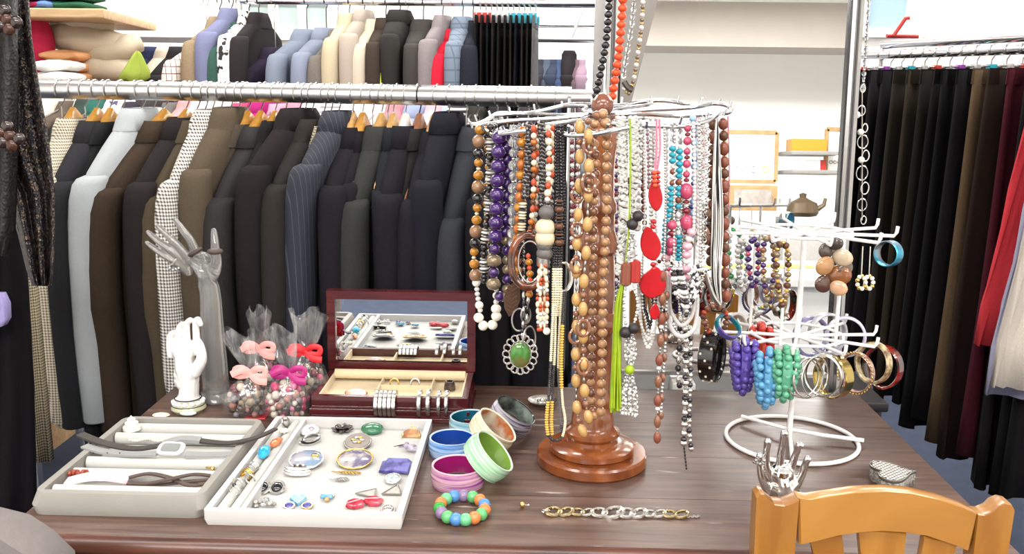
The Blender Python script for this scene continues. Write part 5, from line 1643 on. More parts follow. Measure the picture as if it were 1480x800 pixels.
for k in range(7):
    MB().ball((-0.006 + 0.003 * k, -0.010, -0.010 - 0.002 * (k % 3)), 0.0032, n=8, k=5).build('stone', CRYS if k % 2 else SILVER, hr)

CER = M('white_glazed_ceramic', '#eeecea', 0.12, coat=0.8, var=0.02)
cb_ = P(273, 592, z=TZ)
chd = thing('ceramic_hand', 'white glazed ceramic ring hand on scalloped green base', 'display hand', cb_)
off = Vector(cb_)


def cp_(px, py, dy=0.0):
    return P(px, py, cb_.y + dy)


chains = [([cp_(272, 580), cp_(273, 566), cp_(273, 552), cp_(270, 540)], [0.026, 0.0235, 0.024, 0.027], 0.85),
          ([cp_(270, 548), cp_(268, 530), cp_(267, 515), cp_(266, 505)], [0.026, 0.0325, 0.032, 0.026], 0.58),
          ([cp_(247, 512), cp_(245, 498, -0.004), cp_(246, 485, -0.010), cp_(250, 480, -0.014)], [0.0082, 0.0072, 0.0064, 0.0055], 1),
          ([cp_(259, 508), cp_(257.5, 490, -0.003), cp_(259, 474, -0.008), cp_(263, 468, -0.013)], [0.0084, 0.0074, 0.0066, 0.0056], 1),
          ([cp_(271, 506), cp_(270, 486, -0.002), cp_(270, 468, -0.007), cp_(275, 462, -0.013)], [0.0086, 0.0076, 0.0068, 0.0057], 1),
          ([cp_(284, 508), cp_(284, 488, -0.002), cp_(283, 467, -0.006), cp_(286, 461, -0.012), cp_(290, 468, -0.015)], [0.0086, 0.0076, 0.007, 0.006, 0.0052], 1),
          ([cp_(282, 536, -0.012), cp_(291, 520, -0.02), cp_(290, 502, -0.022), cp_(286, 492, -0.022)], [0.014, 0.0115, 0.009, 0.0066], 1)]
hand_mesh('hand', chains, CER, chd, off, 0.0014, 3)
GREENB = M('celadon_glaze', '#b7b79a', 0.15, coat=0.7, var=0.12, vs=40)
MB().lathe([(0.0, 0), (0.031, 0), (0.0355, 0.006), (0.034, 0.013), (0.029, 0.02), (0.024, 0.024), (0, 0.024)], 32).build('base', GREENB, chd)
for k in range(13):
    a = 2 * PI * k / 13
    MB().ball((0.0285 * math.cos(a), 0.0285 * math.sin(a), 0.020), 0.0065, (1, 1, 0.75), 8, 6).build('scallop', CER, chd)
MB().torus((0, 0, 0.0275), 0.0268, 0.0013, (0, 0, 1), 36, 6).build('black_line', BLACKP, chd)
MB().torus((0, 0, 0.0145), 0.0338, 0.0009, (0, 0, 1), 36, 6).build('black_line', BLACKP, chd)

CHR = M('chrome_hand', '#e4e3e2', 0.08, 1.0, var=0.03)
hq = P(1137, 716, z=TZ)
chh = thing('chrome_hand', 'small chrome ring hand with slender fingers behind chair', 'display hand', hq)
off = Vector(hq)


def kp(px, py, dy=0.0):
    return P(px, py, hq.y + dy)


chains = [([kp(1136, 716), kp(1134, 708), kp(1132, 700)], [0.024, 0.021, 0.022], 0.8),
          ([kp(1132, 704), kp(1130, 694), kp(1130, 684)], [0.026, 0.027, 0.021], 0.55),
          ([kp(1113, 692), kp(1108, 672, -0.004), kp(1108, 652, -0.006), kp(1110, 638, -0.01)], [0.0085, 0.0064, 0.0056, 0.0066], 1),
          ([kp(1127, 686), kp(1128, 662, -0.004), kp(1131, 642, -0.006), kp(1134, 626, -0.012)], [0.009, 0.0066, 0.0058, 0.007], 1),
          ([kp(1140, 688), kp(1146, 668, -0.004), kp(1151, 654, -0.006), kp(1156, 643, -0.012)], [0.009, 0.0066, 0.0058, 0.0076], 1),
          ([kp(1151, 698), kp(1160, 682, -0.004), kp(1164, 670, -0.006), kp(1167, 663, -0.010)], [0.0095, 0.0068, 0.0058, 0.0066], 1),
          ([kp(1112, 708), kp(1102, 692, -0.008), kp(1098, 672, -0.01), kp(1098, 658, -0.012)], [0.010, 0.0072, 0.0054, 0.0060], 1)]
hand_mesh('hand', chains, CHR, chh, off, 0.0016, 3)
MB().lathe([(0, 0), (0.027, 0), (0.028, 0.004), (0.024, 0.009), (0, 0.009)], 28).build('base', CHR, chh)
r_ = thing('rhinestone_ring', 'crystal cluster ring on the thumb of the chrome hand', 'ring', kp(1097, 664, -0.012))
MB().torus((0, 0, -0.005), 0.0085, 0.002, (0, 0.2, 1), 20, 6).build('band', SILVER, r_)
for k in range(8):
    a = 2 * PI * k / 8
    MB().ball((0.0065 * math.cos(a), -0.008, 0.006 * math.sin(a) + 0.002), 0.0034, n=8, k=5).build('stone', CRYS if k % 2 else SILVERD, r_)

# ------------------------------------------------------------------ bangles on the table


def bangle_mesh(ro, w, th):
    h = w / 2
    return [(ro - th, -h * 0.92), (ro - th * 0.5, -h), (ro * 0.955, -h * 0.86), (ro, -h * 0.35), (ro, h * 0.35), (ro * 0.955, h * 0.86), (ro - th * 0.5, h), (ro - th, h * 0.92)]


def axis_rot(a):
    return Vector(a).normalized().to_track_quat('Z', 'Y').to_euler()


def swirl(key, cols, s=30, rough=0.12):
    """Layered stripes of lacquer running round a bangle."""
    if key in MATS:
        return MATS[key]
    m, nt, b = newmat(key)
    co = coords(nt, (6, 6, 150))
    nz = nd(nt, 'ShaderNodeTexNoise')
    nz.inputs['Scale'].default_value = 1.2
    nz.inputs['Detail'].default_value = 3
    nt.links.new(co, nz.inputs['Vector'])
    rp = nd(nt, 'ShaderNodeValToRGB')
    e = rp.color_ramp.elements
    while len(e) < len(cols):
        e.new(0.5)
    for i, c in enumerate(cols):
        e[i].position = 0.3 + 0.4 * i / (len(cols) - 1)
        e[i].color = (*lin(c), 1)
    nt.links.new(nz.outputs[0], rp.inputs[0])
    nt.links.new(rp.outputs[0], b.inputs['Base Color'])
    b.inputs['Roughness'].default_value = rough
    b.inputs['Coat Weight'].default_value = 0.7
    return m


def bangle(label, c, axis, ro, w, th, outer, inner, rim, inner_label):
    t = thing('bangle', label, 'bangle', c, axis_rot(axis), 'lacquered bangles on the table')
    h = w / 2
    MB().lathe([(ro - th * 0.4, -h), (ro * 0.955, -h * 0.86), (ro, -h * 0.35), (ro, h * 0.35), (ro * 0.955, h * 0.86), (ro - th * 0.4, h)], 48, caps=False).build('outer_shell', outer, t, ang=80)
    MB().lathe([(ro - th * 0.4, h), (ro - th * 0.75, h * 1.01), (ro - th, h * 0.9)], 48, caps=False).build('rim', rim, t)
    MB().lathe([(ro - th, -h * 0.9), (ro - th * 0.75, -h * 1.01), (ro - th * 0.4, -h)], 48, caps=False).build('rim', rim, t)
    MB().lathe([(ro - th, h * 0.9), (ro - th * 1.05, 0), (ro - th, -h * 0.9)], 48, caps=False).build('inner_lining', inner, t, label=inner_label)
    return t


PK = P(662, 682, z=0.77)
bangle('magenta lined pink bangle lying flat nearest the bead bracelet', V(PK.x, PK.y, TZ + 0.0175), (0, 0, 1), 0.0475, 0.034, 0.006, swirl('lacquer_pink', ('#7d2a86', '#b07f9c', '#c9a7ad', '#8f3a92')), M('magenta_lacquer', '#8e1560', 0.2, coat=0.6), M('pale_pink_rim', '#d8b4c0', 0.2), 'deep magenta inside')
PK = P(655, 640, z=0.77)
bangle('royal blue lined striped bangle lying flat', V(PK.x - 0.002, PK.y, TZ + 0.0165), (0, 0, 1), 0.044, 0.032, 0.0055, swirl('lacquer_blue', ('#2f62a8', '#6f9bd0', '#b4c8e0', '#3f74b8')), M('blue_lacquer', '#16429a', 0.2, coat=0.6), M('pale_blue_rim', '#a9bfd8', 0.2), 'royal blue inside')
PK = P(680, 611, z=0.77)
bangle('teal lined pale blue bangle lying flat, farthest of three', V(PK.x, PK.y + 0.01, TZ + 0.0155), (0, 0, 1), 0.0435, 0.030, 0.0055, swirl('lacquer_teal', ('#5a93a6', '#8fb8c6', '#b7d2da', '#6fa3b4')), M('teal_lacquer', '#0f5a70', 0.2, coat=0.6), M('pale_teal_rim', '#b0ccd6', 0.2), 'dark teal inside')
bangle('mint green bangle leaning on the magenta lined bangle', P(706, 659, z=0.797), (0.72, -0.08, 0.70), 0.0455, 0.034, 0.0055, swirl('lacquer_mint', ('#6fae84', '#9cc9a4', '#bcd8be', '#82ba92')), M('leaf_lacquer', '#6f9438', 0.25, coat=0.5), M('pale_mint_rim', '#cfe4d4', 0.2), 'leaf green inside')
bangle('cream bangle with amber inside leaning behind the mint bangle', P(712, 622, z=0.797), (0.62, -0.10, 0.78), 0.0445, 0.033, 0.0055, swirl('lacquer_cream', ('#d3c894', '#d6ceb4', '#b8a680', '#dcd5bd')), M('amber_mottle', '#dcd6bd', 0.2, hex2='#a8581c', vs=22, coat=0.5), M('cream_rim', '#ece6d0', 0.2), 'mottled amber and cream inside')
bangle('black and white striped bangle tilted farthest from lens', P(740, 601, z=0.792), (0.50, -0.12, 0.86), 0.0445, 0.034, 0.0055, swirl('lacquer_black', ('#221f26', '#b8b4bf', '#8a869c', '#2a2630', '#d0ccd2')), M('smoke_lacquer', '#2a2a2c', 0.15, hex2='#7c8a80', vs=24, coat=0.6), M('black_rim', '#252328', 0.15), 'smoky black inside')

bb = thing('bead_bracelet', 'stretch bracelet of pastel swirled beads lying on table', 'bracelet', P(668, 738, z=TZ))
BBM = [M('swirl_' + h[1:], h, 0.25, var=0.25, vs=120, coat=0.3) for h in ('#58a566', '#4a7fb8', '#c97840', '#7f6a8c', '#34903a', '#62b07c')]
seq = [3, 1, 0, 5, 2, 0, 2, 5, 1, 5, 0, 3, 4, 2]
for k in range(15):
    a = 2 * PI * k / 15 + 0.25
    q = P(668 + 33 * math.cos(a), 733 - 17.5 * math.sin(a), z=TZ + 0.0105) - Vector(bb.location)
    inst('bead', ballmesh(BBM[(1, 2, 0, 3, 1, 5, 2, 4, 3, 0, 1, 5, 2, 0, 2)[k]]), bb, q, (0, 0, a), 0.0104)

PGOLD = M('pale_gilt', '#cdbd94', 0.22, 1.0, var=0.08)
cbk = thing('chain_bracelet', 'silver curb link bracelet laid straight near front edge', 'bracelet', P(890, 742, z=TZ))
Lc = Vector(cbk.location)
xs = [(800, 12), (818, 11), (835, 9.5), (849, 9), (866, 12), (886, 15), (905, 13), (923, 12), (939, 9), (953, 9.5), (968, 10), (985, 10)]
for k, (px, w) in enumerate(xs):
    q = P(px, 738.5 + (px - 800) * 0.022, z=TZ + 0.0045) - Lc
    r = w * 0.00115 * 0.92
    MB().torus(q, r, r * 0.26, (0.15 * (-1) ** k, -0.25, 1), 20, 8, sy=0.72, xdir=(1, 0.35, 0)).build('link', SILVER if 2 < k < 10 else PGOLD, cbk)
for k in range(7):
    q = P(992 + k * 3, 745 + (k % 2), z=TZ + 0.0022) - Lc
    MB().torus(q, 0.0022, 0.0007, (0.4 * (-1) ** k, 0, 1), 10, 5).build('small_link', SILVERD, cbk)
q = P(786, 738, z=TZ + 0.003) - Lc
MB().torus(q, 0.0034, 0.0012, (0, 0, 1), 14, 6).torus(q + V(0.007, 0, 0), 0.003, 0.0011, (0, 1, 0.5), 12, 6).build('clasp', SILVER, cbk)
es = thing('gold_earring', 'tiny gold and pearl ear stud alone on the table', 'earring', P(755, 733, z=TZ))
MB().ball((0, 0, 0.0052), 0.005, n=12, k=8).build('stud', GOLD, es)
MB().tube([(0.004, 0, 0.005), (0.01, -0.001, 0.005)], 0.0012, 6).ball((0.010, -0.001, 0.005), 0.0022, n=8, k=5).build('post', SILVER, es)
sd = thing('silver_dish', 'small ornate silver dish behind the striped bangle', 'dish', P(784, 585, z=TZ))
MB().lathe([(0.0, 0.001), (0.016, 0), (0.026, 0.006), (0.031, 0.011), (0.0315, 0.0125), (0.026, 0.008), (0.014, 0.003), (0, 0.003)], 32).build('dish', SILVERD, sd)
MB().torus((0, 0, 0.009), 0.011, 0.002, (0, 0, 1), 20, 6).ball((0, 0, 0.011), 0.006).build('flower_knob', SILVER, sd)
hbx = thing('heart_box', 'heart shaped silver filigree trinket box near table edge', 'box', P(1287, 700, z=TZ))
hs = [(0.0026 * 16 * math.sin(t) ** 3 / 1.35, 0.0026 * (13 * math.cos(t) - 5 * math.cos(2 * t) - 2 * math.cos(3 * t) - math.cos(4 * t)) / 1.5) for t in [2 * PI * k / 40 for k in range(40)]]
hs = [(y * 0.9 * -1, x) for x, y in hs]
hs = [(x * 1.55, y * 1.4) for x, y in hs]
if sum(a[0] * b[1] - b[0] * a[1] for a, b in zip(hs, hs[1:] + hs[:1])) < 0:
    hs = hs[::-1]
FILI = M('filigree_silver', '#bdbab4', 0.45, 0.5, hex2='#77736e', vs=220)
MB().slab(hs, 0, 0.021, 0.001).build('body', FILI, hbx)
MB().slab([(x * 1.03, y * 1.03) for x, y in hs], 0.0212, 0.0255, 0.001).build('lid', M('lid_silver', '#45423f', 0.6, 0.0, var=0.2, vs=200), hbx)
m = MB()
inside = lambda x, y: sum(((hs[i][1] > y) != (hs[i - 1][1] > y)) and (x < (hs[i - 1][0] - hs[i][0]) * (y - hs[i][1]) / (hs[i - 1][1] - hs[i][1]) + hs[i][0]) for i in range(len(hs))) % 2 == 1
for d_ in (1, -1):
    for k in range(-15, 16):
        c = k * 0.0085
        run = []
        for i in range(60):
            x = -0.06 + 0.12 * i / 59
            y = d_ * x * 0.8 + c
            if inside(x * 1.06, y * 1.06):
                run.append(V(x, y, 0.0262))
            elif len(run) > 2:
                break
            else:
                run = []
        if len(run) > 3:
            m.tube([run[0], run[-1]], 0.00075, 5)
m.build('lattice', M('lattice_silver', '#e2e0dc', 0.4, 0.3), hbx, stuff=True)
MB().tube([V(x, y, 0.026) for x, y in hs], 0.0011, 6, closed=True).build('lid_border', SILVER, hbx)
# ------------------------------------------------------------------ turned wooden necklace stand
TURN = wood('turned_orange_wood', '#6a3415', '#96552a', 0.22, (9, 9, 3), coat=0.6, bmp=0.02)
SX, SY = 0.110, 1.606
st = thing('necklace_stand', 'turned reddish wooden column stand with silver wire ring for necklaces', 'jewellery stand', (SX, SY, TZ))
MB().lathe([(0, 0), (0.097, 0), (0.1, 0.004), (0.1, 0.019), (0.097, 0.0225), (0, 0.0225)], 64).build('base_disc', TURN, st, ang=30)
MB().lathe([(0, 0.0226), (0.074, 0.0226), (0.077, 0.026), (0.077, 0.035), (0.072, 0.0385), (0.052, 0.042), (0, 0.042)], 64).build('stepped_disc', TURN, st, ang=30)
prof = [(0, 0.0421), (0.047, 0.0421), (0.046, 0.049), (0.0505, 0.056), (0.050, 0.062), (0.043, 0.068), (0.0385, 0.075), (0.0385, 0.086), (0.0345, 0.10), (0.031, 0.108), (0.034, 0.118), (0.0315, 0.128), (0.029, 0.14), (0.031, 0.20), (0.0315, 0.24), (0.036, 0.247), (0.040, 0.255), (0.040, 0.268), (0.036, 0.276), (0.031, 0.283), (0.0325, 0.31), (0.030, 0.37), (0.029, 0.385), (0.036, 0.392), (0.037, 0.405), (0.033, 0.415), (0.028, 0.43), (0.0275, 0.455), (0.031, 0.462), (0.030, 0.474), (0.025, 0.484), (0.0235, 0.53), (0.0255, 0.56), (0.029, 0.578), (0.030, 0.592), (0.024, 0.606), (0.016, 0.612), (0.0, 0.613)]
MB().lathe(prof, 48).build('column', TURN, st, ang=35)
MB().lathe([(0, 0.6131), (0.011, 0.6131), (0.010, 0.622), (0.0165, 0.628), (0.0195, 0.637), (0.018, 0.647), (0.011, 0.656), (0.006, 0.660), (0.0, 0.661)], 32).build('finial', M('finial_wood', '#7a4a38', 0.2, coat=0.6), st)
RC = Vector((0.105, 1.62, 1.371))
RR_ = 0.215


def rz(x, y):
    return RC.z + 0.078 * (x - RC.x) + 0.063 * (y - RC.y)


off = Vector(st.location)
pts = []
for i in range(96):
    a = 2 * PI * i / 96
    r = RR_ * (1 + 0.035 * math.cos(8 * a))
    x, y = RC.x + r * math.cos(a), RC.y + r * math.sin(a)
    pts.append(V(x, y, rz(x, y) + 0.004 * math.sin(8 * a)) - off)
MB().tube(pts, 0.0042, 10, closed=True).build('wire_ring', CHROME, st)
wring = st.children[-1]
for i in range(8):
    a = 2 * PI * i / 8 + 0.2
    p = []
    for k in range(8):
        r = 0.02 + (RR_ - 0.022) * k / 7
        x, y = RC.x + r * math.cos(a + 0.12 * math.sin(k)), RC.y + r * math.sin(a + 0.12 * math.sin(k))
        p.append(V(x, y, rz(x, y) + 0.003) - off)
    MB().tube(p, 0.0036, 8).build('wire_arm', CHROME, st)
for i in range(24):
    a = 2 * PI * i / 24
    x, y = RC.x + RR_ * 1.02 * math.cos(a), RC.y + RR_ * 1.02 * math.sin(a)
    MB().tube([V(x, y, rz(x, y)) - off, V(x * 1.0 + 0.004 * math.cos(a), y + 0.004 * math.sin(a), rz(x, y) + 0.011) - off], 0.0022, 6).build('peg', CHROME, wring)


def ringpt(px, side):
    Y = 1.62
    for _ in range(6):
        x = P(px, 170, Y).x
        Y = 1.62 - side * math.sqrt(max(RR_ ** 2 - (x - RC.x) ** 2, 0.0))
    return P(px, 170, Y).x, Y


# bead kinds
BD = {
    'amber': M('amber', '#c07c12', 0.08, var=0.35, vs=60, coat=0.7, trans=0.25),
    'honey': M('honey_amber', '#b5600f', 0.1, var=0.35, vs=70, coat=0.6, trans=0.2),
    'stone': M('brown_stone', '#8a664a', 0.15, var=0.25, vs=40, coat=0.5),
    'black': M('jet', '#1c191a', 0.12, var=0.15, coat=0.5),
    'mblack': M('matt_jet', '#262223', 0.45, var=0.15),
    'purple': M('amethyst', '#38175a', 0.1, var=0.3, vs=40, coat=0.7),
    'olive': M('olive_pearl', '#85745d', 0.2, metal=0.35, var=0.15, coat=0.4),
    'pearl': PEARL, 'crystal': CRYS, 'silver': SILVER, 'dsilver': SILVERD, 'gold': GOLD,
    'coral': M('coral', '#b34a2a', 0.3, var=0.2, vs=90),
    'bone': M('bone', '#d9ceb2', 0.4, var=0.12, vs=90),
    'grey': M('grey_ball', '#5f5b58', 0.5, var=0.15, vs=150),
    'creamball': M('cream_ball', '#cdbd9f', 0.45, var=0.18, vs=90),
    'tan': M('tan_oval', '#b48d56', 0.2, var=0.2, vs=60, coat=0.4),
    'agate': M('brown_agate_bead', '#7a4f38', 0.12, var=0.4, vs=60, coat=0.6),
    'buff': M('buff_bead', '#a87d57', 0.18, var=0.3, vs=50, coat=0.5),
    'wood': M('wooden_bead', '#5a3927', 0.3, var=0.3, vs=60),
    'wood2': M('reddish_bead', '#7a4434', 0.25, var=0.3, vs=50),
    'red': M('red_resin', '#a80f1a', 0.12, var=0.2, vs=30, coat=0.7),
    'dred': M('dark_red_bead', '#6f1626', 0.15, var=0.3, coat=0.5),
    'rose': M('rose_glass', '#b54262', 0.15, var=0.35, vs=120, coat=0.5),
    'pink': M('pink_pearl', '#d9a3b0', 0.2, var=0.1, coat=0.4),
    'turq': M('turquoise', '#2f94a8', 0.3, var=0.25, vs=90),
    'sky': M('sky_bead', '#8eaed6', 0.2, var=0.15, coat=0.4),
    'blue': M('blue_bead', '#2a3a86', 0.15, var=0.2, coat=0.5),
    'lime': M('lime_yarn', '#8da617', 0.6, var=0.2, vs=90),
    'whiteyarn': M('silver_white_yarn', '#c9c7c2', 0.45, var=0.22, vs=160),
    'yellow': M('yellow_seed', '#d2a648', 0.3, var=0.12),
    'salmon': M('salmon_seed', '#c98468', 0.35, var=0.12),
    'orange': M('orange_coral', '#d9512a', 0.3, var=0.1),
    'hema': M('hematite', '#4c4a4e', 0.15, 0.85, var=0.15),
    'green': M('green_glass', '#2e8a52', 0.15, var=0.3, vs=80, coat=0.5),
    'frost': M('frosted_bead', '#d5d3d0', 0.3, var=0.15, vs=80, coat=0.4),
    'tort': M('tortoise', '#7d3d14', 0.12, hex2='#3a1d10', vs=28, coat=0.7),
}
CORD = {'black': BLACKP, 'silver': SILVERD, 'clear': M('nylon', '#cfcfcf', 0.3), 'brown': BRNL, 'pink': M('pink_cord', '#d07890', 0.5), 'white': M('white_cord', '#e3e1de', 0.6), 'lime': BD['lime'], 'red': BD['red']}
BIG = 0.0051


def wpath(path, Y, n=5):
    return smoothpath([P(q[0], q[1], Y + (q[2] if len(q) > 2 else 0.0)) for q in path], n)


def string(root, pts, pat, cord=None, cordr=0.0009, gap=1.0, acc=None):
    """Threads beads along a path. Each bead: (kind, radius, length ratio). Large ones are parts, small ones gather in acc."""
    off = Vector(root.location)
    L = plen(pts)
    d = 0.0
    i = 0
    out = []
    while d < L and pat:
        kind, r, el = pat[i % len(pat)]
        h = r * el
        out.append((d + h, kind, r, el))
        d += 2 * h * gap
        i += 1
    for (p, t), (_, kind, r, el) in zip(walk(pts, [o[0] for o in out]), out):
        p = p - off
        q = t.to_track_quat('Z', 'Y')
        if r >= BIG:
            inst('bead', ballmesh(BD[kind]), root, p, q.to_euler(), (r, r, r * el))
        else:
            mb = acc.setdefault(kind, MB())
            mb.ball((0, 0, 0), r, (1, 1, el), 7, 5, Matrix.Translation(p) @ q.to_matrix().to_4x4())
    if cord:
        MB().tube([p - off for p in pts], cordr, 6).build('cord', CORD[cord], root)


def flush(root, acc):
    for k, mb in acc.items():
        mb.build('small_beads', BD[k], root, stuff=True, ang=180)


def necklace(label, px, side, strands, cat='necklace', dY=0.0, group=None, name='necklace', extra=None):
    """A necklace hanging from the wire ring at a place px; strands: (path, beads, cord)."""
    x, Y = ringpt(px, side)
    Y += dY
    g = thing(name, label, cat, (x, Y, rz(x, Y)), (0, 0, 0), group)
    acc = {}
    for s in strands:
        string(g, wpath(s[0], Y), s[1], s[2] if len(s) > 2 else None, s[3] if len(s) > 3 else 0.0009, s[4] if len(s) > 4 else 1.0, acc)
    if extra:
        extra(g, Y, acc)
    flush(g, acc)
    return g


GN = 'necklaces on the wooden stand'


def disc(kind, r):
    return (kind, r, 0.35)


# --- left arm
necklace('amber, brown stone and jet necklace ending in cream pearls, outermost at left', 694, 1, [
    ([(694, 180), (692, 210), (691, 270), (688, 330), (685, 372), (688, 402)], [('amber', .0088, .9), ('stone', .0112, 1), ('black', .0096, .85), ('amber', .0076, .9), ('bone', .004, .7)], 'clear'),
    ([(688, 402), (690, 425), (694, 448)], [('pearl', .0072, 1), ('frost', .0046, .9), ('frost', .0046, .9), ('frost', .0046, .9)], 'clear'),
    ([(693, 452), (692, 463), (700, 471), (711, 470), (717, 459), (717, 446)], [('pearl', .0088, .95)], 'clear'),
    ([(717, 440), (717, 420), (715, 402)], [('frost', .0048, 1), ('pearl', .0062, 1)], 'clear'),
    ([(703, 182, .012), (706, 240, .012), (703, 300, .012), (712, 400, .02)], [('amber', .0066, .9), ('black', .006, .8), ('bone', .005, .5), ('dsilver', .005, .4)], 'clear')], dY=-0.01, group=GN)
necklace('black and silver disc bead necklace beside the purple one', 709, 1, [
    ([(709, 178), (709, 230), (706, 300), (700, 360), (700, 405)], [('black', .0068, .8), ('black', .0068, .8), disc('dsilver', .0075), disc('frost', .008), disc('dsilver', .0075), disc('frost', .008), disc('dsilver', .0075)], 'black'),
    ([(714, 178, .014), (716, 260, .014), (710, 400, .014)], [('black', .006, .8), ('dsilver', .006, .5)], 'black')], group=GN)
necklace('bold purple bead necklace in two strands with bronze pearls', 726, 1, [
    ([(722, 188), (720, 230), (718, 290), (716, 345)], [('purple', .0122, .92)], 'black'),
    ([(716, 352), (714, 380), (713, 418)], [('purple', .0088, 1), ('olive', .0128, .8), ('purple', .0088, 1), ('olive', .0122, .85)], 'black'),
    ([(729, 186, .012), (734, 240, .012), (732, 300, .012), (731, 336, .012)], [('purple', .0105, .92)], 'black'),
    ([(731, 340, .012), (733, 380, .012), (732, 424, .01), (722, 428, .004)], [('olive', .0088, .9), ('purple', .0085, 1), ('olive', .0082, .9)], 'black')], group=GN)
necklace('clear crystal necklace hanging behind the purple beads', 742, 1, [
    ([(742, 180), (742, 240), (741, 300), (740, 360)], [('crystal', .0072, 1), ('silver', .0035, .6), ('crystal', .0085, 1)], 'clear'),
    ([(748, 180, .02), (748, 260, .02), (746, 320, .02)], [('crystal', .0055, 1), ('frost', .0045, 1)], 'clear')], group=GN)
necklace('amber chip necklace right of the crystal strand', 753, 1, [
    ([(755, 182), (754, 230), (750, 300), (747, 360), (748, 410)], [('honey', .0074, 1.2), ('amber', .0082, .9), ('dsilver', .0036, .5), ('honey', .0064, 1.1)], 'clear'),
    ([(760, 182, .02), (758, 260, .02), (752, 340, .02)], [('honey', .0062, 1.1), ('amber', .0056, 1)], 'clear')], group=GN)


def rope_extra(px0, pts, mats, r, turns, name='twisted_cord'):
    def f(g, Y, acc):
        off = Vector(g.location)
        p = wpath(pts, Y, 40)
        L = plen(p)
        for k, mt in enumerate(mats):
            q = []
            acc_l = 0
            for i, c in enumerate(p):
                if i:
                    acc_l += (c - p[i - 1]).length
                a = 2 * PI * turns * acc_l / L + 2 * PI * k / len(mats)
                q.append(c - off + V(r * math.cos(a), r * math.sin(a), 0))
            MB().tube(q, r * 0.92, 5).build(name, mt, g)
    return f


BKC = M('black_braid', '#1f1b1e', 0.55)
GRC = M('grey_braid', '#8d8988', 0.5)
necklace('black and grey twisted cord necklace with striped bone discs', 765, 1, [
    ([(756, 292), (754, 330), (752, 352)], [disc('bone', .0066), disc('bone', .0062), disc('black', .0064), disc('bone', .0066)], 'black'),
    ([(753, 352), (752, 372)], [disc('black', .0064), disc('mblack', .006)], 'black')], group=GN, extra=rope_extra(0, [(765, 178), (763, 230), (759, 285)], [BKC, GRC, BKC], .0034, 20))
necklace('second black twisted cord necklace nearer the column', 783, 1, [([(783, 300), (784, 350), (786, 372)], [('black', .0042, .8), disc('grey', .0045)], 'black')], group=GN, extra=rope_extra(0, [(782, 176), (783, 240), (783, 298)], [BKC, GRC, BKC], .0034, 22))


def tort(g, Y, acc):
    off = Vector(g.location)
    c = P(763, 377, Y - 0.012) - off
    MB().torus(c, 0.026, 0.0062, (0.1, -1, 0.15), 40, 10, sy=1.55, xdir=(1, 0, 0)).build('ring_pendant', BD['tort'], g)
    MB().torus(c + V(0.003, -0.004, 0), 0.018, 0.0016, (0.1, -1, 0.15), 36, 6, sy=1.75, xdir=(1, 0, 0)).build('wire_hoop', SILVER, g)


necklace('coral and amber mixed bead necklace with tortoiseshell ring pendant', 773, 1, [
    ([(771, 180), (772, 230), (770, 300), (766, 335)], [('coral', .0046, 1.3), ('bone', .0048, 1), ('honey', .0055, .9), ('wood', .0045, 1)], 'clear'),
    ([(777, 180, .01), (778, 260, .01), (771, 332, .01)], [('bone', .0044, 1), ('coral', .0052, 1), ('frost', .0046, 1)], 'clear'),
    ([(763, 366), (766, 400), (765, 425)], [('orange', .004, 1), ('amber', .006, .9)], 'clear')], dY=-0.012, group=GN, extra=tort)


def tassel_strands(g, Y, acc, x, y0, y1, n, w, pat, seed=1, dy=-0.005):
    rr = random.Random(seed)
    for k in range(n):
        u = (k / max(n - 1, 1) - 0.5) * w
        string(g, wpath([(x + u * 0.5, y0, dy + rr.uniform(-.004, .004)), (x + u, (y0 + y1) / 2, dy + rr.uniform(-.006, .006)), (x + u * 0.8, y1 - rr.uniform(0, 6), dy)], Y, 4), pat[k % len(pat)], None, acc=acc)


necklace('grey and cream ball necklace with coral tipped bead tassel', 790, 1, [
    ([(792, 180), (794, 230), (791, 288)], [('bone', .0044, .9), ('coral', .0048, 1.2), ('bone', .0056, 1), ('frost', .0044, .9)], 'clear'),
    ([(800, 180, .012), (799, 240, .012), (792, 288, .008)], [('coral', .005, 1.1), ('bone', .0042, 1.4), ('bone', .0042, 1.4)], 'clear'),
    ([(790, 296), (790, 312)], [('grey', .0125, .9)], 'clear'), ([(788, 315), (788, 344)], [('creamball', .0158, .92)], 'clear'), ([(787, 343), (787, 366)], [('grey', .0128, .9)], 'clear')], dY=-0.016, group=GN,
    extra=lambda g, Y, acc: (MB().lathe([(0.006, 0.006), (0.010, 0.002), (0.010, -0.010), (0.007, -0.012)], 16, Matrix.Translation(P(785, 374, Y) - Vector(g.location))).build('end_cap', SILVERD, g), tassel_strands(g, Y, acc, 784, 380, 478, 5, 14, [[('coral', .0032, 1.2), ('bone', .0034, 1.6), ('bone', .0034, 1.6), ('bone', .0032, 1.5), ('frost', .0032, 1), ('wood2', .003, 1)], [('bone', .003, 1.8), ('bone', .003, 1.8), ('coral', .0034, 1), ('coral', .0034, 1), ('frost', .004, .8)]], 4), inst('bead', ballmesh(BD['pearl']), g, P(790, 478, Y - 0.006) - Vector(g.location), (0, 0, 0), (0.006,) * 3)))


def seedset(g, Y, acc):
    for k in range(4):
        string(g, wpath([(801 + k * 3.4, 352, -.004), (800 + k * 3.6, 390, -.006), (799 + k * 3.6, 455, -.006)], Y, 5), [('black', .0026, .8)] * 9 + [('bone', .0028, .7)] * 24, None, acc=acc)
    for k in range(3):
        c = P(812 + k * 2, 400, Y + 0.004 * k) - Vector(g.location)
        MB().torus(c, 0.014, 0.0014, (0.5, -1, 0.1), 26, 6, sy=1.6, xdir=(1, 0.4, 0)).build('silver_hoop', SILVER, g)


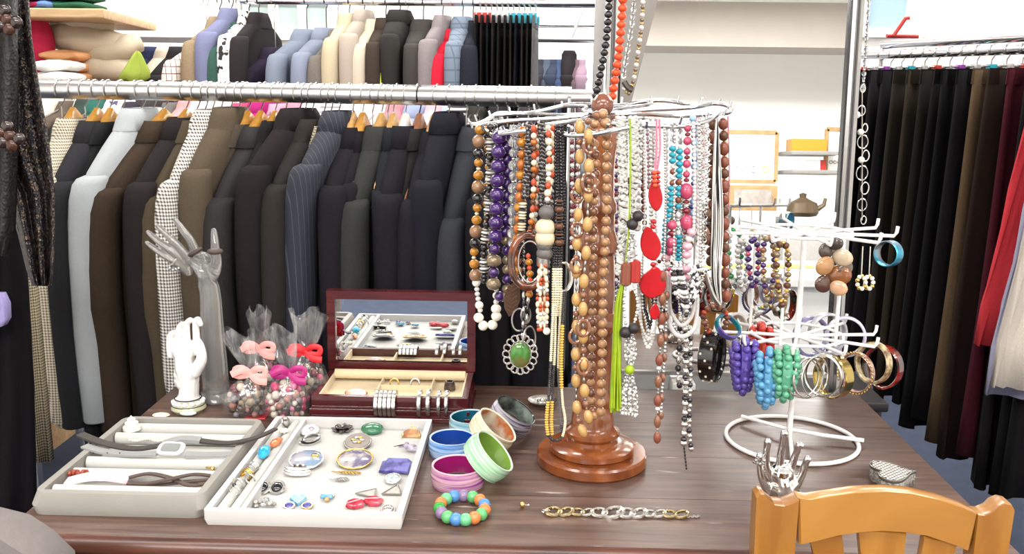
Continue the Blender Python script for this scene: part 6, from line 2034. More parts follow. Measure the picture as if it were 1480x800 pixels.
necklace('fine black multi strand necklace with bone beads and silver hoops', 808, 1, [
    ([(803, 180), (803, 240), (806, 300), (804, 352)], [('hema', .0026, 1)], None), ([(806, 180), (806, 240), (808, 300), (808, 352)], [('mblack', .0028, .8)], None), ([(810, 180), (811, 240), (812, 300), (811, 352)], [('hema', .0026, 1)], None), ([(813, 180), (814, 240), (816, 300), (814, 352)], [('mblack', .0028, .8)], None),
    ([(808, 288, -.012), (808, 350, -.012)], [disc('wood', .0066), disc('black', .007), ('wood', .0072, .8), disc('black', .0064)], None)], group=GN, extra=seedset)
necklace('very long seed bead loop banded black, yellow and salmon', 802, 1, [
    ([(800, 440, -.006), (797, 500, -.006), (794, 560, -.006), (790, 605, -.006), (792, 628, -.006)], [('bone', .0027, .6)] * 28 + [('black', .0027, .6)] * 20 + [('yellow', .0034, .6)] * 18 + [('bone', .0027, .6)] * 16 + [('salmon', .0042, .55)] * 18 + [('black', .003, .6)] * 16, 'clear'),
    ([(803, 440, 0), (802, 500, 0), (799, 560, 0), (797, 605, 0), (798, 628, 0)], [('bone', .0027, .6)] * 30 + [('black', .0027, .6)] * 18 + [('yellow', .0034, .6)] * 18 + [('bone', .0027, .6)] * 16 + [('salmon', .0042, .55)] * 18 + [('black', .003, .6)] * 16, 'clear'),
    ([(816, 420, .004), (813, 470, .004), (811, 530, .004), (813, 580, .004), (817, 608, .004), (812, 632, .004), (800, 636, .002), (792, 628, -.004)], [('black', .0028, .6)] * 16 + [('yellow', .0036, .6)] * 24 + [('bone', .0026, .6)] * 26 + [('black', .003, .6)] * 16 + [('bone', .0042, .55)] * 18 + [('wood', .0026, .6)] * 22, 'clear'),
    ([(812, 420, .008), (809, 470, .008), (807, 530, .008), (810, 590, .008), (812, 625, .008)], [('bone', .0026, .6)] * 40 + [('grey', .0026, .6)] * 30 + [('black', .0028, .6)] * 14 + [('bone', .004, .55)] * 16, 'clear')], dY=-0.02, group=GN)


def leafp(g, Y, acc):
    c = P(740, 432, Y) - Vector(g.location)
    pts = [(0.0, 0.030), (0.010, 0.018), (0.0135, 0.002), (0.010, -0.016), (0.0, -0.030), (-0.010, -0.016), (-0.0135, 0.002), (-0.010, 0.018)]
    MB().slab(pts, -0.002, 0.002, 0.001, Matrix.Translation(c) @ Matrix.Rotation(rad(90), 4, 'X') @ Matrix.Rotation(rad(-8), 4, 'Z')).build('leaf', M('copper_leaf', '#5a4234', 0.4, 0.6, var=0.4, vs=160), g)
    for k in range(-3, 4):
        MB().tube([c + V(0, -0.003, 0.007 * k), c + V(0.008, -0.003, 0.007 * k + 0.006)], 0.0008, 5).tube([c + V(0, -0.003, 0.007 * k), c + V(-0.008, -0.003, 0.007 * k + 0.006)], 0.0008, 5).build('vein', M('copper_vein', '#8c6a52', 0.35, 0.7), g)


necklace('dark copper leaf pendant on a fine chain', 738, 1, [([(738, 180, .02), (738, 300, .02), (740, 405, .0)], [('dsilver', .0018, 1)], 'silver', .0006)], group=GN, extra=leafp)


def greenp(g, Y, acc):
    off = Vector(g.location)
    c = P(752, 512, Y - 0.004) - off
    MB().lathe([(0, 0), (0.9, 0), (1, 0.3), (0.85, 0.7), (0.5, 0.95), (0, 1)], 28, Matrix.Translation(c) @ Matrix.Rotation(rad(90), 4, 'X') @ Matrix.Diagonal((0.0165, 0.0215, 0.008, 1))).build('green_stone', M('moss_agate', '#3f7a2f', 0.15, hex2='#6b5a34', vs=35, coat=0.6), g)
    for k in range(16):
        a = 2 * PI * k / 16
        MB().torus(c + V(0.0225 * math.cos(a), 0, 0.0275 * math.sin(a)), 0.0052, 0.0013, (0.1, -1, 0.1), 14, 6, sy=1.15).build('ring_link', SILVER, g)
    for k, (px, py, r) in enumerate(((750, 462, .012), (760, 455, .009), (765, 490, .014))):
        MB().torus(P(px, py, Y) - off, r, 0.0014, (0.4 + 0.3 * k, -1, 0.1), 24, 6, sy=1.5, xdir=(1, 0.4, 0)).build('hoop', SILVERD, g)


necklace('silver chain necklace with mottled green oval stone pendant', 757, 1, [
    ([(757, 185, .03), (757, 300, .03), (757, 420, .004), (756, 470, 0)], [('hema', .0022, 1.8), ('silver', .0022, 1.2)], 'silver'),
    ([(763, 400, .004), (763, 440, 0), (758, 485, 0)], [('silver', .0034, 2.2), ('hema', .0034, 2.2)], 'silver'), ([(755, 400, .004), (757, 440, -.004), (755, 484, -.004)], [('silver', .0028, 2.2), ('hema', .0025, 2.2)], 'silver')], group=GN, extra=greenp)

# --- column front
TANP = [('tan', .0078, 1.5), ('dsilver', .002, 1.2), ('agate', .0054, 1), ('dsilver', .002, 1.2), ('tan', .0074, 1.55), ('dsilver', .0022, 2.4), ('dsilver', .0022, 2.4)]


def tanrings(lst):
    def f(g, Y, acc):
        for px, py, r in lst:
            MB().torus(P(px, py, Y - 0.004) - Vector(g.location), r, r * 0.32, (0.2, -1, 0.15), 22, 8, sy=1.25, xdir=(1, 0.2, 0)).build('ring_link', BD['agate'], g)
    return f


necklace('long tan oval bead necklace with brown ring links, left of column', 838, 1, [
    ([(838, 172), (838, 230), (836, 300), (833, 380), (833, 450), (832, 540), (835, 600), (842, 622)], TANP, 'silver')], dY=0.0, group=GN, extra=tanrings([(834, 282, .0085), (834, 332, .0085), (833, 384, .0085), (831, 486, .0085)]))
necklace('tan oval bead necklace with ring links in front of column', 850, 1, [
    ([(850, 170), (851, 220), (850, 280), (848, 350), (843, 420), (843, 500), (845, 570), (852, 610)], TANP[2:] + TANP[:2], 'silver')], dY=-0.006, group=GN, extra=tanrings([(852, 210, .009), (851, 264, .0105), (843, 474, .0095), (843, 530, .009)]))
necklace('buff round bead necklace hanging down front of the wooden column', 874, 1, [
    ([(868, 158), (876, 180), (877, 240), (876, 320), (872, 400), (871, 480), (869, 560), (868, 596), (858, 600)], [('buff', .0076, .95), ('buff', .008, .95), ('dsilver', .0025, .6)], 'brown'),
    ([(864, 160), (858, 190), (861, 230), (858, 300, .01), (857, 380, .014), (856, 480, .02), (854, 560, .02), (858, 600)], [('agate', .0072, .95), ('buff', .0072, .9), ('dsilver', .0025, .6)], 'brown')], dY=0.02, group=GN)

# --- right arm
WY = BD['whiteyarn']
for k, (px, y1, lab) in enumerate(((899, 395, 'thick silver white twisted rope necklace nearest the column'), (917, 330, 'second silver white twisted rope necklace'))):
    necklace(lab, px, 1, [], group=GN, extra=rope_extra(0, [(px - 2, 170), (px, 230), (px + 2, 300), (px - (3 if k == 0 else -2), y1)], [WY, BD['dsilver'], WY, WY], .0044, 24 if k == 0 else 18))


def limetas(g, Y, acc):
    rr = random.Random(5)
    off = Vector(g.location)
    for k in range(16):
        u = (k / 15 - 0.5) * 16
        pts = wpath([(903, 400, 0), (894 + u * 0.5, 440, rr.uniform(-.006, .006)), (891 + u * 0.7, 520, rr.uniform(-.008, .008)), (890 + u, 596 - rr.uniform(0, 8), rr.uniform(-.008, .008))], Y, 5)
        MB().tube([p - off for p in pts], 0.0016, 6).build('tassel_thread', BD['lime'], g)
    MB().ball(P(903, 398, Y) - off, 0.008, (0.8, 0.8, 1.4)).build('knot', BD['lime'], g)


necklace('lime green cord necklace ending in a long thread tassel', 912, 1, [([(911, 172, -.012), (911, 260, -.012), (908, 340, -.006), (903, 398, 0)], [], 'lime', .0014)], dY=-0.012, group=GN, extra=limetas)


def whitetas(g, Y, acc):
    rr = random.Random(6)
    off = Vector(g.location)
    for (x, y0, y1, w, n) in ((913, 335, 395, 14, 7), (911, 480, 530, 16, 9), (909, 538, 600, 22, 11)):
        for k in range(n):
            u = (k / (n - 1) - 0.5) * w
            string(g, wpath([(x + u * 0.35, y0, rr.uniform(-.004, .004)), (x + u, (y0 + y1) / 2, rr.uniform(-.007, .007)), (x + u * (0.4 if y1 < 599 else 1.05), y1 - rr.uniform(0, 5), rr.uniform(-.004, .004))], Y, 4), ([('frost', .0024, 1), ('crystal', .0024, 1), ('silver', .0022, 1.4)] * 2 + [('frost', .0026, 1.3)])[k % 4:], None, 0.0009, 1.06 + 0.08 * rr.random(), acc)
    for px, py, r, k in ((914, 324, .0088, 'mblack'), (922, 312, .0085, 'mblack'), (916, 474, .009, 'mblack'), (904, 480, .0092, 'mblack'), (910, 534, .0075, 'lime')):
        inst('bead', ballmesh(BD[k]), g, P(px, py, Y - 0.004) - off, (0, 0, 0), r)
    for px, py in ((905, 396), (918, 392)):
        MB().lathe([(0.004, -.018), (0.0085, -.015), (0.0085, .015), (0.004, .018)], 14, Matrix.Translation(P(px, py, Y) - off)).build('red_barrel', BD['wood2'] if px == 905 else M('red_barrel', '#9c2a22', 0.3), g)


necklace('white glass bead tassel necklace with black balls and red barrel beads', 922, 1, [
    ([(926, 172), (926, 240), (921, 305)], [('frost', .0028, 1), ('crystal', .0028, 1)], 'clear'), ([(915, 410), (922, 440), (916, 470)], [('frost', .0028, 1), ('silver', .0026, 1)], 'clear'), ([(905, 410), (902, 440), (905, 474)], [('frost', .0028, 1), ('silver', .0026, 1)], 'clear')], dY=-0.02, group=GN, extra=whitetas)


def redshells(g, Y, acc):
    off = Vector(g.location)
    for px, py, w, h, rt in ((947, 282, .0105, .024, 8), (940, 352, .0155, .027, 14), (944, 408, .0205, .025, -12), (946, 450, .008, .013, 0)):
        c = P(px, py, Y) - off
        out = []
        for k in range(20):
            a = 2 * PI * k / 20
            sn = math.sin(a)
            out.append((w * math.copysign(abs(sn) ** 1.35, sn) * (1 - 0.18 * math.cos(a)), h * math.cos(a)))
        out = out[::-1]
        MB().slab(out, -0.004, 0.004, 0.0022, Matrix.Translation(c) @ Matrix.Rotation(rad(90), 4, 'X') @ Matrix.Rotation(rad(rt), 4, 'Z')).build('shell_disc', BD['red'], g)


necklace('red shell disc necklace on pink cords with red beads', 950, 1, [
    ([(949, 172), (949, 215), (947, 245)], [], 'pink', .0016), ([(953, 172, .006), (954, 215, .006), (950, 245, .004)], [], 'pink', .0016),
    ([(945, 246), (944, 270)], [('red', .0042, .8)], 'red'), ([(951, 246, .004), (951, 270, .004)], [('red', .0042, .8)], 'red'), ([(946, 246, -.006), (947, 270, -.006)], [('orange', .004, .8)], 'red'),
    ([(945, 316), (944, 330)], [('red', .005, .8)], 'red'), ([(943, 378), (945, 388)], [('red', .0048, .8)], 'red')], dY=-0.02, group=GN, extra=redshells)
necklace('turquoise chip necklace in two strands with pink glass beads', 976, 1, [
    ([(972, 175), (973, 210)], [('frost', .0036, 1), ('crystal', .0045, 1)], 'clear'), ([(972, 210), (972, 236)], [('turq', .0058, .8)], 'clear'), ([(972, 236), (971, 268)], [('frost', .004, 1), ('wood2', .0045, 1)], 'clear'), ([(970, 268), (968, 300), (962, 322)], [('turq', .0056, .75)], 'clear'), ([(962, 322), (960, 364)], [('turq', .0052, .7)], 'clear'),
    ([(983, 178, .008), (983, 212, .008)], [('frost', .004, 1), ('crystal', .004, 1)], 'clear'), ([(982, 214, .008), (982, 246, .008)], [('turq', .006, .8)], 'clear'), ([(981, 250, .008), (980, 300, .008)], [('turq', .0054, .8), ('wood2', .0052, 1), ('turq', .0054, .8)], 'clear'), ([(980, 306, .008), (980, 336, .008)], [('frost', .0048, 1), ('silver', .004, .6)], 'clear'), ([(981, 338, .008), (980, 374, .008)], [('turq', .006, .6)], 'clear'),
    ([(971, 318, -.006), (970, 362, -.006)], [('rose', .0078, 1), ('dred', .006, .8), ('rose', .0084, 1.2)], 'clear')], group=GN)
necklace('rose red glass bead necklace with flowered ovals', 993, 1, [
    ([(994, 180), (993, 220), (992, 262)], [('rose', .0056, 1), ('dred', .0048, .7), ('rose', .0066, 1), ('frost', .003, .6)], 'clear'),
    ([(992, 264), (992, 282), (992, 300), (993, 340)], [('rose', .0105, 1.25), ('dred', .006, .5), ('frost', .004, .7), ('dred', .0074, .7)], 'clear')], dY=-0.004, group=GN)
necklace('pale blue bead necklace with blue drops', 1002, 1, [
    ([(1001, 166), (1003, 200), (1003, 250), (1000, 300), (999, 340)], [('sky', .0055, 1), ('frost', .004, 1), ('sky', .0046, 1), ('blue', .0045, .9)], 'clear')], group=GN)
necklace('pink flower bead necklace with pearl clusters', 985, -1, [
    ([(1002, 330), (994, 352), (992, 385), (990, 420)], [('pink', .0078, .8), ('frost', .0062, .8), ('pink', .0085, .8)], 'clear'),
    ([(962, 366), (966, 390), (974, 412), (984, 424)], [('pink', .0078, .8), ('frost', .0055, .8), ('rose', .005, .8), ('pink', .007, .8)], 'clear'), ([(1002, 175), (1004, 250), (1003, 330)], [('frost', .003, 1)], 'clear')], dY=-0.33, group=GN)


def chainset(pathlist, links=0.0032):
    def f(g, Y, acc):
        off = Vector(g.location)
        for path in pathlist:
            p = wpath(path, Y, 6)
            L = plen(p)
            n = int(L / (links * 2.7))
            m = MB()
            for i, (c, t) in enumerate(walk(p, [L * k / max(n - 1, 1) for k in range(n)])):
                nn = V(0.3, -1, 0) if i % 2 else V(1, 0.3, 0)
                m.torus(c - off, links, links * 0.28, nn, 10, 5, sy=1.0)
            m.build('chain', SILVER, g, stuff=True)
    return f


necklace('silver link chains hanging between pale blue beads and wooden beads', 1012, 1, [([(1010, 172), (1011, 240), (1012, 300)], [('silver', .0038, 1), ('frost', .0042, 1)], None)], group=GN, extra=chainset([[(1015, 170), (1016, 260), (1014, 360)], [(1020, 170), (1021, 250), (1019, 330), (1014, 420)]]))
necklace('black fine chain necklace with a brown ornament', 1020, 1, [([(1022, 300), (1020, 345)], [('wood', .0074, 1.4), ('hema', .005, 1), ('agate', .006, 1.5)], 'silver')], dY=.01, group=GN, extra=chainset([[(1023, 168), (1024, 230), (1022, 300)]], .0026))
necklace('reddish brown wooden bead necklace, outermost at right', 1040, 1, [
    ([(1031, 172), (1030, 220), (1028, 300), (1027, 380)], [('wood', .0082, 1.1), ('wood2', .0086, 1.25), ('wood', .0078, 1)], 'brown'),
    ([(1045, 170, .01), (1047, 240, .01), (1047, 320, .01), (1048, 400, .01), (1050, 436, .01)], [('wood2', .0082, 1.2), ('wood', .008, 1.1), ('wood2', .009, 1.3)], 'brown'),
    ([(1052, 168, .016), (1054, 240, .016), (1053, 300, .016)], [], 'pink', .0012)], group=GN)


def bundle(g, Y, acc):
    off = Vector(g.location)
    rr = random.Random(3)
    for k in range(11):
        u = (k - 5) * 1.5
        pts = wpath([(1036, 168, 0), (1036 + u * 0.5, 220, rr.uniform(-.006, .006)), (1037 + u, 320, rr.uniform(-.008, .008)), (1035 + u * 0.8, 400, rr.uniform(-.008, .008)), (1040 + u * 0.3, 438, 0)], Y, 5)
        MB().tube([p - off for p in pts], 0.0014, 6).build('cord', BLACKP if k % 2 else CORD['white'], g)
    MB().tube([p - off for p in wpath([(1020, 395, -.01), (1030, 425, -.012), (1040, 440, -.01)], Y, 4)], 0.004, 8).build('clasp_bar', SILVERD, g)


necklace('bundle of black and white cords hung as a necklace', 1036, 1, [], dY=-0.012, group=GN, extra=bundle)


def collar(g, Y, acc):
    rr = random.Random(8)
    for k in range(9):
        string(g, wpath([(972 + k * 1.5, 385, rr.uniform(-.01, .01)), (975 + k * 2.2, 420 + k, -.012 - .002 * k), (992, 440 + 2.2 * k, -.02), (1006 - k * 1.2, 425 + k, -.012), (1012 - k, 385, rr.uniform(-.01, .01))], Y, 6), [('silver', .0038, 1), ('hema', .0036, 1), ('frost', .0038, 1)], None, acc=acc)


necklace('silver ball multi strand collar necklace below pink flowers', 988, 1, [([(975, 175, .02), (974, 300, .02), (974, 385, 0)], [('silver', .0028, 1)], 'silver'), ([(1010, 172, .02), (1012, 300, .02), (1012, 385, 0)], [('silver', .0028, 1)], 'silver')], dY=-0.03, group=GN, extra=collar)


def tubes(g, Y, acc):
    off = Vector(g.location)
    for k, (x0, x1, yb, r) in enumerate(((964, 1008, 486, .0036), (968, 1004, 470, .003))):
        p = wpath([(x0, 400, .006), (x0, 440, .0), (x0 + 6, yb - 12, -.008), ((x0 + x1) / 2, yb, -.012), (x1 - 4, yb - 14, -.008), (x1, 430, 0)], Y, 6)
        MB().tube([q - off for q in p], r, 8).build('tube', M('pale_tube', '#b9b3b2', 0.3, var=0.3, vs=200), g)


necklace('pale tube necklace with silver mesh in two loops', 968, 1, [([(964, 180, .03), (963, 300, .03), (964, 400, .006)], [('frost', .003, 1.5)], 'clear'), ([(1008, 180, .03), (1009, 300, .03), (1008, 430, 0)], [('frost', .003, 1.5)], 'clear')], dY=-0.006, group=GN, extra=tubes)
necklace('long brown pebble necklace on silver chain reaching low', 955, 1, [
    ([(958, 390), (957, 450), (953, 520), (951, 560), (950, 632)], [('wood2', .0062, 1.6), ('frost', .004, .8), ('dsilver', .002, 2), ('agate', .0058, 1.8), ('dsilver', .002, 1.4), ('dsilver', .002, 1.4)], 'silver'), ([(964, 420, .006), (961, 500, .006), (957, 560, .006), (955, 600, .006)], [('agate', .005, 1.5), ('silver', .003, 1), ('silver', .003, 1), ('silver', .003, 1)], 'silver'), ([(960, 180, .02), (962, 300, .02), (959, 390, 0)], [('silver', .0022, 1)], 'silver')], dY=-0.022, group=GN)
necklace('long silver ball necklace hanging lowest at right', 992, 1, [
    ([(990, 470), (991, 520), (990, 580), (988, 640)], [('silver', .0054, 1), ('hema', .0052, .8), ('silver', .006, .9), ('dsilver', .003, .8)], 'silver'), ([(997, 470, .006), (998, 520, .006), (997, 570, .006), (996, 620, .006), (999, 648, .006)], [('silver', .0048, 1), ('silver', .0034, 1), ('hema', .0046, 1)], 'silver'), ([(988, 640), (990, 658), (992, 676)], [('hema', .0018, 1.6)], 'black', .0008), ([(984, 200, .02), (986, 350, .02), (990, 470, 0)], [('silver', .0024, 1)], 'silver')], dY=-0.02, group=GN)
necklace('silver bar and oval link necklace beside the long silver balls', 984, 1, [
    ([(983, 455), (982, 500), (980, 540), (982, 556)], [('silver', .0042, 1.8), ('hema', .005, 1.2), ('silver', .003, 1)], 'silver'), ([(994, 455, .004), (994, 500, .004), (993, 530, .004)], [('silver', .004, 2), ('dsilver', .004, 1)], 'silver'), ([(980, 300, .02), (982, 455, 0)], [('silver', .0022, 1)], 'silver')], dY=0.0, group=GN)


def loops(g, Y, acc):
    for k, (x0, x1, yb, kd) in enumerate(((924, 950, 500, 'frost'), (928, 946, 480, 'silver'), (922, 953, 488, 'frost'), (930, 948, 470, 'hema'))):
        for j in range(2):
            string(g, wpath([(x0 + j, 395, .004 * j), (x0 + 1, 440, 0), (x0 + 5, yb - 18, -.006), ((x0 + x1) / 2, yb + j * 3, -.01), (x1 - 4, yb - 20, -.006), (x1, 440, 0), (x1 - j, 395, .004)], Y, 6), [(kd, .0026, 1)], None, acc=acc)


necklace('grey white seed bead loops between tassel and red shells', 935, 1, [([(930, 175, .02), (932, 300, .02), (928, 395, 0)], [('frost', .0024, 1)], 'clear'), ([(946, 175, .02), (948, 300, .02), (949, 395, 0)], [('frost', .0024, 1)], 'clear')], dY=0.01, group=GN, extra=loops)
# far side of the ring
for k, (px, kinds, y1, lab) in enumerate(((716, [('frost', .005, 1), ('hema', .004, 1)], 330, 'white and grey bead necklace on far side of ring, left'), (790, [('dsilver', .005, 1), ('black', .005, 1)], 420, 'black and silver necklace on far side of ring, middle'), (826, [('frost', .0045, 1), ('dred', .0045, 1)], 360, 'white and dark red necklace on ring far side'), (890, [('purple', .0046, 1), ('dred', .005, 1), ('frost', .004, 1)], 410, 'plum and white necklace behind the wooden column'), (940, [('frost', .004, 1), ('silver', .004, 1)], 330, 'silver white necklace on the ring far side'), (1008, [('pink', .0055, 1), ('frost', .005, 1)], 300, 'pink bead necklace on the ring far side'))):
    necklace(lab, px, -1, [([(px, 168), (px + 1, 240), (px, y1)], kinds, 'clear'), ([(px + 8, 168, .01), (px + 9, 240, .01), (px, y1)], kinds, 'clear')], group=GN)

# --- strands hanging from above the mirror down to the stand top
HY = 1.80
for k, (p, pat, lab, Yy) in enumerate((
        ([(882, -30), (880, 10), (876, 60), (868, 105), (861, 138)], [('hema', .0078, .9), ('black', .0076, .9)], 'black metallic bead strand hanging from above beside the post', 1.80),
        ([(902, -30), (899, 20), (894, 80), (888, 120), (884, 143)], [('orange', .0086, .85)], 'orange bead strand hanging down from above', 1.80),
        ([(918, -30), (914, 30), (906, 80), (901, 110)], [('crystal', .0056, 1), ('silver', .003, .7), ('crystal', .0046, 1)], 'clear crystal strand hanging from above', 1.83),
        ([(930, -30), (928, 30), (923, 70), (917, 110), (909, 135), (902, 128)], [('olive', .0046, .9), ('gold', .0036, .8), ('frost', .005, .9)], 'olive gold pearl strand hanging from above', 1.83),
        ([(1257, -30), (1254, 30), (1250, 90), (1247, 130)], [('crystal', .0042, 1), ('silver', .0034, 1), ('crystal', .0052, 1)], 'crystal strand hanging along the mirror frame', 2.13))):
    g = thing('bead_strand', lab, 'necklace', P(p[0][0], p[0][1], Yy), (0, 0, 0), 'strands hanging from above')
    acc = {}
    string(g, wpath(p, Yy), pat, 'clear', .0008, 1.0, acc)
    flush(g, acc)
    if k == 3:
        MB().tube([q - Vector(g.location) for q in wpath([(902, 118, 0), (907, 126, -.002), (914, 130, 0)], Yy)], 0.006, 8).build('clasp', M('dark_clasp', '#5a5552', 0.3, 0.6), g)
g = thing('hoop_chain', 'silver chain of hoops and pearls down the mirror frame', 'necklace', P(1248, 128, 2.12))
Lg = Vector(g.location)
pt_ = [(1247, 128), (1245, 160), (1250, 185), (1247, 205), (1251, 225), (1246, 250), (1250, 272), (1246, 296), (1248, 318)]
for i, (px, py) in enumerate(pt_):
    r = (.006, .008, .007, .011, .009, .012, .010, .010, .007)[i]
    MB().torus(P(px, py, 2.12) - Lg, r, 0.0014, (0.3 * (-1) ** i, -1, 0), 18, 6, sy=1.35, xdir=(1, 0, 0)).build('hoop', SILVER, g)
    if i in (1, 2, 4):
        inst('bead', ballmesh(PEARL), g, P(px - 6, py + 6, 2.12) - Lg, (0, 0, 0), .0075)
MB().tube([P(1246, 128, 2.12) - Lg, P(1246, 318, 2.12) - Lg], 0.0016, 6).build('cord', SILVERD, g)

# ------------------------------------------------------------------ white wire bracelet stand
bsx, bsy = 0.505, 1.728
bt = thing('bracelet_stand', 'white coated wire stand with hooked arms hung with bracelets', 'jewellery stand', (bsx, bsy, TZ))
Lb = Vector(bt.location)
WR = 0.0042
MB().torus((0, 0, WR), 0.124, WR, (0, 0, 1), 72, 10).build('base_ring', WHITEWIRE, bt)
MB().tube([(-0.075, 0.098, WR + 0.008), (-0.03, 0.05, WR + 0.010), (0, 0.018, WR + 0.012), (0.06, -0.005, WR + 0.010), (0.132, -0.022, WR + 0.008)], WR * 0.95, 8).build('base_bar', WHITEWIRE, bt)
MB().tube([(-0.03, -0.12, WR + 0.008), (-0.015, -0.05, WR + 0.012), (0, 0.015, WR + 0.014)], WR * 0.95, 8).build('base_bar', WHITEWIRE, bt)
Cx, Cy = 0.0, 0.015
ZL, ZU = P(1150, 486, 1.74).z - TZ, P(1168, 338, 1.74).z - TZ
MB().tube([(Cx, Cy, WR), (Cx, Cy, ZU + 0.004)], 0.0056, 10).build('post', WHITEWIRE, bt)
UPX = Cx
tips = []


def arm(a, z, ln, hook, nm, up=0.004):
    c, s = math.cos(a), math.sin(a)
    p = [V(Cx + 0.004 * c, Cy + 0.004 * s, z), V(Cx + ln * 0.5 * c, Cy + ln * 0.5 * s, z + up), V(Cx + ln * c, Cy + ln * s, z + up * 1.5), V(Cx + (ln + 0.004) * c, Cy + (ln + 0.004) * s, z + up * 1.5 + hook * 0.4), V(Cx + (ln + 0.005) * c, Cy + (ln + 0.005) * s, z + up * 1.5 + hook)]
    MB().tube(p, 0.0032, 8).build(nm, WHITEWIRE, bt)
    return p[2] + Lb


for i in range(10):
    a = rad(18 + 36 * i)
    arm(a, ZU, 0.155, 0.018, 'hooked_arm')
for i in range(10):
    a = rad(0 + 36 * i)
    arm(a, ZL, 0.145, 0.018, 'hooked_arm')
for z in (ZU + 0.004, ZL + 0.004):
    MB().tube([V(Cx + 0.088 * math.cos(rad(36 * k)), Cy + 0.088 * math.sin(rad(36 * k)), z) for k in range(10)], 0.003, 8, closed=True).build('brace_ring', WHITEWIRE, bt)
for a in (20, 95, 165, 235, 305):
    c, s = math.cos(rad(a)), math.sin(rad(a))
    MB().tube([V(Cx + 0.088 * c, Cy + 0.088 * s, ZL + 0.002), V(Cx + 0.088 * c, Cy + 0.088 * s, ZU + 0.006)], 0.003, 8).build('upright', WHITEWIRE, bt)

GB = 'bracelets on the white wire stand'


def hang_pt(px, py, side):
    """Where a bracelet hangs: on the circle of arm tips round the stand."""
    R0 = 0.135
    Y = bsy + Cy
    for _ in range(6):
        x = P(px, py, Y).x
        Y = bsy + Cy - side * math.sqrt(max(R0 ** 2 - (x - bsx) ** 2, 0.0))
    return P(px, py, Y)


def ringlet(label, px, py, side, R, prof, mat, face, sy=1.0, cat='bracelet', name='hanging_bangle', parts=None, n=44, up=None):
    """A stiff bangle hanging round an arm; face is the way its opening looks."""
    c = hang_pt(px, py, side)
    t = thing(name, label, cat, c, (0, 0, 0), GB)
    f = Vector(face).normalized()
    u = V(0, 0, 1) - f * f.z
    u.normalize()
    w = u.cross(f)
    m4 = Matrix((w, u, f)).transposed().to_4x4() @ Matrix.Diagonal((1, sy, 1, 1))
    MB().lathe([(R + a, b) for a, b in prof], n, m4, caps=False, wrap=True).build('hoop', mat, t)
    return t, m4


FLAT = lambda w, th: [(0, -w / 2), (th, -w * 0.42), (th, w * 0.42), (0, w / 2), (-th * 0.4, w * 0.4), (-th * 0.4, -w * 0.4)]
ROUND = lambda r: [(r * math.cos(2 * PI * k / 8), r * math.sin(2 * PI * k / 8)) for k in range(8)]
t, m4 = ringlet('wide black bangle with white crystal dots at the left', 1029, 514, 1, 0.034, FLAT(0.034, 0.005), M('black_bangle', '#171415', 0.12, coat=0.6), (0.86, -0.5, 0.0), sy=1.3)
for k in range(26):
    a = 2 * PI * k / 26 * 1.0
    p = m4 @ V(0.0392 * math.cos(a), 0.0392 * math.sin(a), (-0.010, 0.0, 0.010)[k % 3])
    MB().ball(p, 0.0027, n=6, k=4).build('crystal_dot', PEARL, t)


def cluster(label, px, py, side, R, ry, mat, face, br=0.0072, n=17, rows=5, seed=0, tilt=0.0):
    """A stretchy bracelet packed with round beads like a bunch of grapes."""
    c = hang_pt(px, py, side)
    t = thing('cluster_bracelet', label, 'bracelet', c, (0, 0, 0), GB)
    f = Vector(face).normalized()
    u = (V(0, 0, 1) - f * f.z).normalized()
    w = u.cross(f)
    me = ballmesh(mat)
    rr = random.Random(seed)
    for i in range(n):
        for j in range(rows):
            a = 2 * PI * (i + 0.5 * (j % 2)) / n
            b = PI * (j / (rows - 1) - 0.5) * 1.1
            e = R * 0.75 + 0.012 * math.cos(b)
            sw = 1 + 0.25 * math.sin(a)
            p = w * (e * 0.75 * math.cos(a)) + u * (e * ry * math.sin(a)) + f * (0.0175 * math.sin(b) * sw) + V(rr.uniform(-1, 1), rr.uniform(-1, 1), rr.uniform(-1, 1)) * 0.0014
            inst('bead', me, t, p, (0, 0, 0), br)
    pts = [w * (R * 0.55 * math.cos(2 * PI * k / 24)) + u * (R * ry * 0.72 * math.sin(2 * PI * k / 24)) for k in range(24)]
    MB().tube(pts, 0.0115, 8, closed=True, flat=1.3).build('elastic', mat, t)
    return t


cluster('violet purple clustered bead bracelet on the lower left arm', 1075, 528, 1, 0.024, 1.7, M('violet_bead', '#56459c', 0.25, var=0.2, coat=0.4), (-0.97, 0.05, 0.0), seed=1)
cluster('red clustered bead bracelet behind the violet one', 1098, 505, -0.2, 0.019, 1.9, M('scarlet_bead', '#bf3a2c', 0.25, var=0.15, coat=0.4), (-0.95, 0.1, 0.0), seed=2)
cluster('sky blue clustered bead bracelet on lower tier', 1109, 546, 1, 0.021, 1.9, M('skyblue_bead', '#5b9ac4', 0.25, var=0.15, coat=0.4), (-0.97, 0.12, 0.0), br=0.0068, seed=3)
cluster('jade green clustered bead bracelet on lower tier', 1135, 540, 1, 0.020, 1.8, M('jade_bead', '#5aa382', 0.25, var=0.15, coat=0.4), (-0.97, 0.12, 0.0), br=0.0068, seed=4)
for k, (px, py, w_) in enumerate(((1160, 545, .0025), (1168, 546, .004), (1178, 544, .0025))):
    ringlet('thin silver bangle, ' + ('first', 'second', 'third')[k] + ' of three beside jade beads', px, py, 1, 0.034, ROUND(0.0016 + 0.0005 * (k == 1)), SILVER, (0.35 + 0.12 * k, -0.9, 0.1), sy=1.05)
ringlet('wide polished gold bangle at front of the lower tier', 1204, 544, 1, 0.034, FLAT(0.024, 0.002), M('pale_gold', '#bfa765', 0.15, 1.0, var=0.1), (-0.8, -0.6, 0.05), sy=1.08)
ringlet('wide silver bangle overlapping the gold bangle', 1190, 542, 1, 0.033, FLAT(0.010, 0.003), SILVER, (-0.62, -0.78, 0.05), sy=1.1)
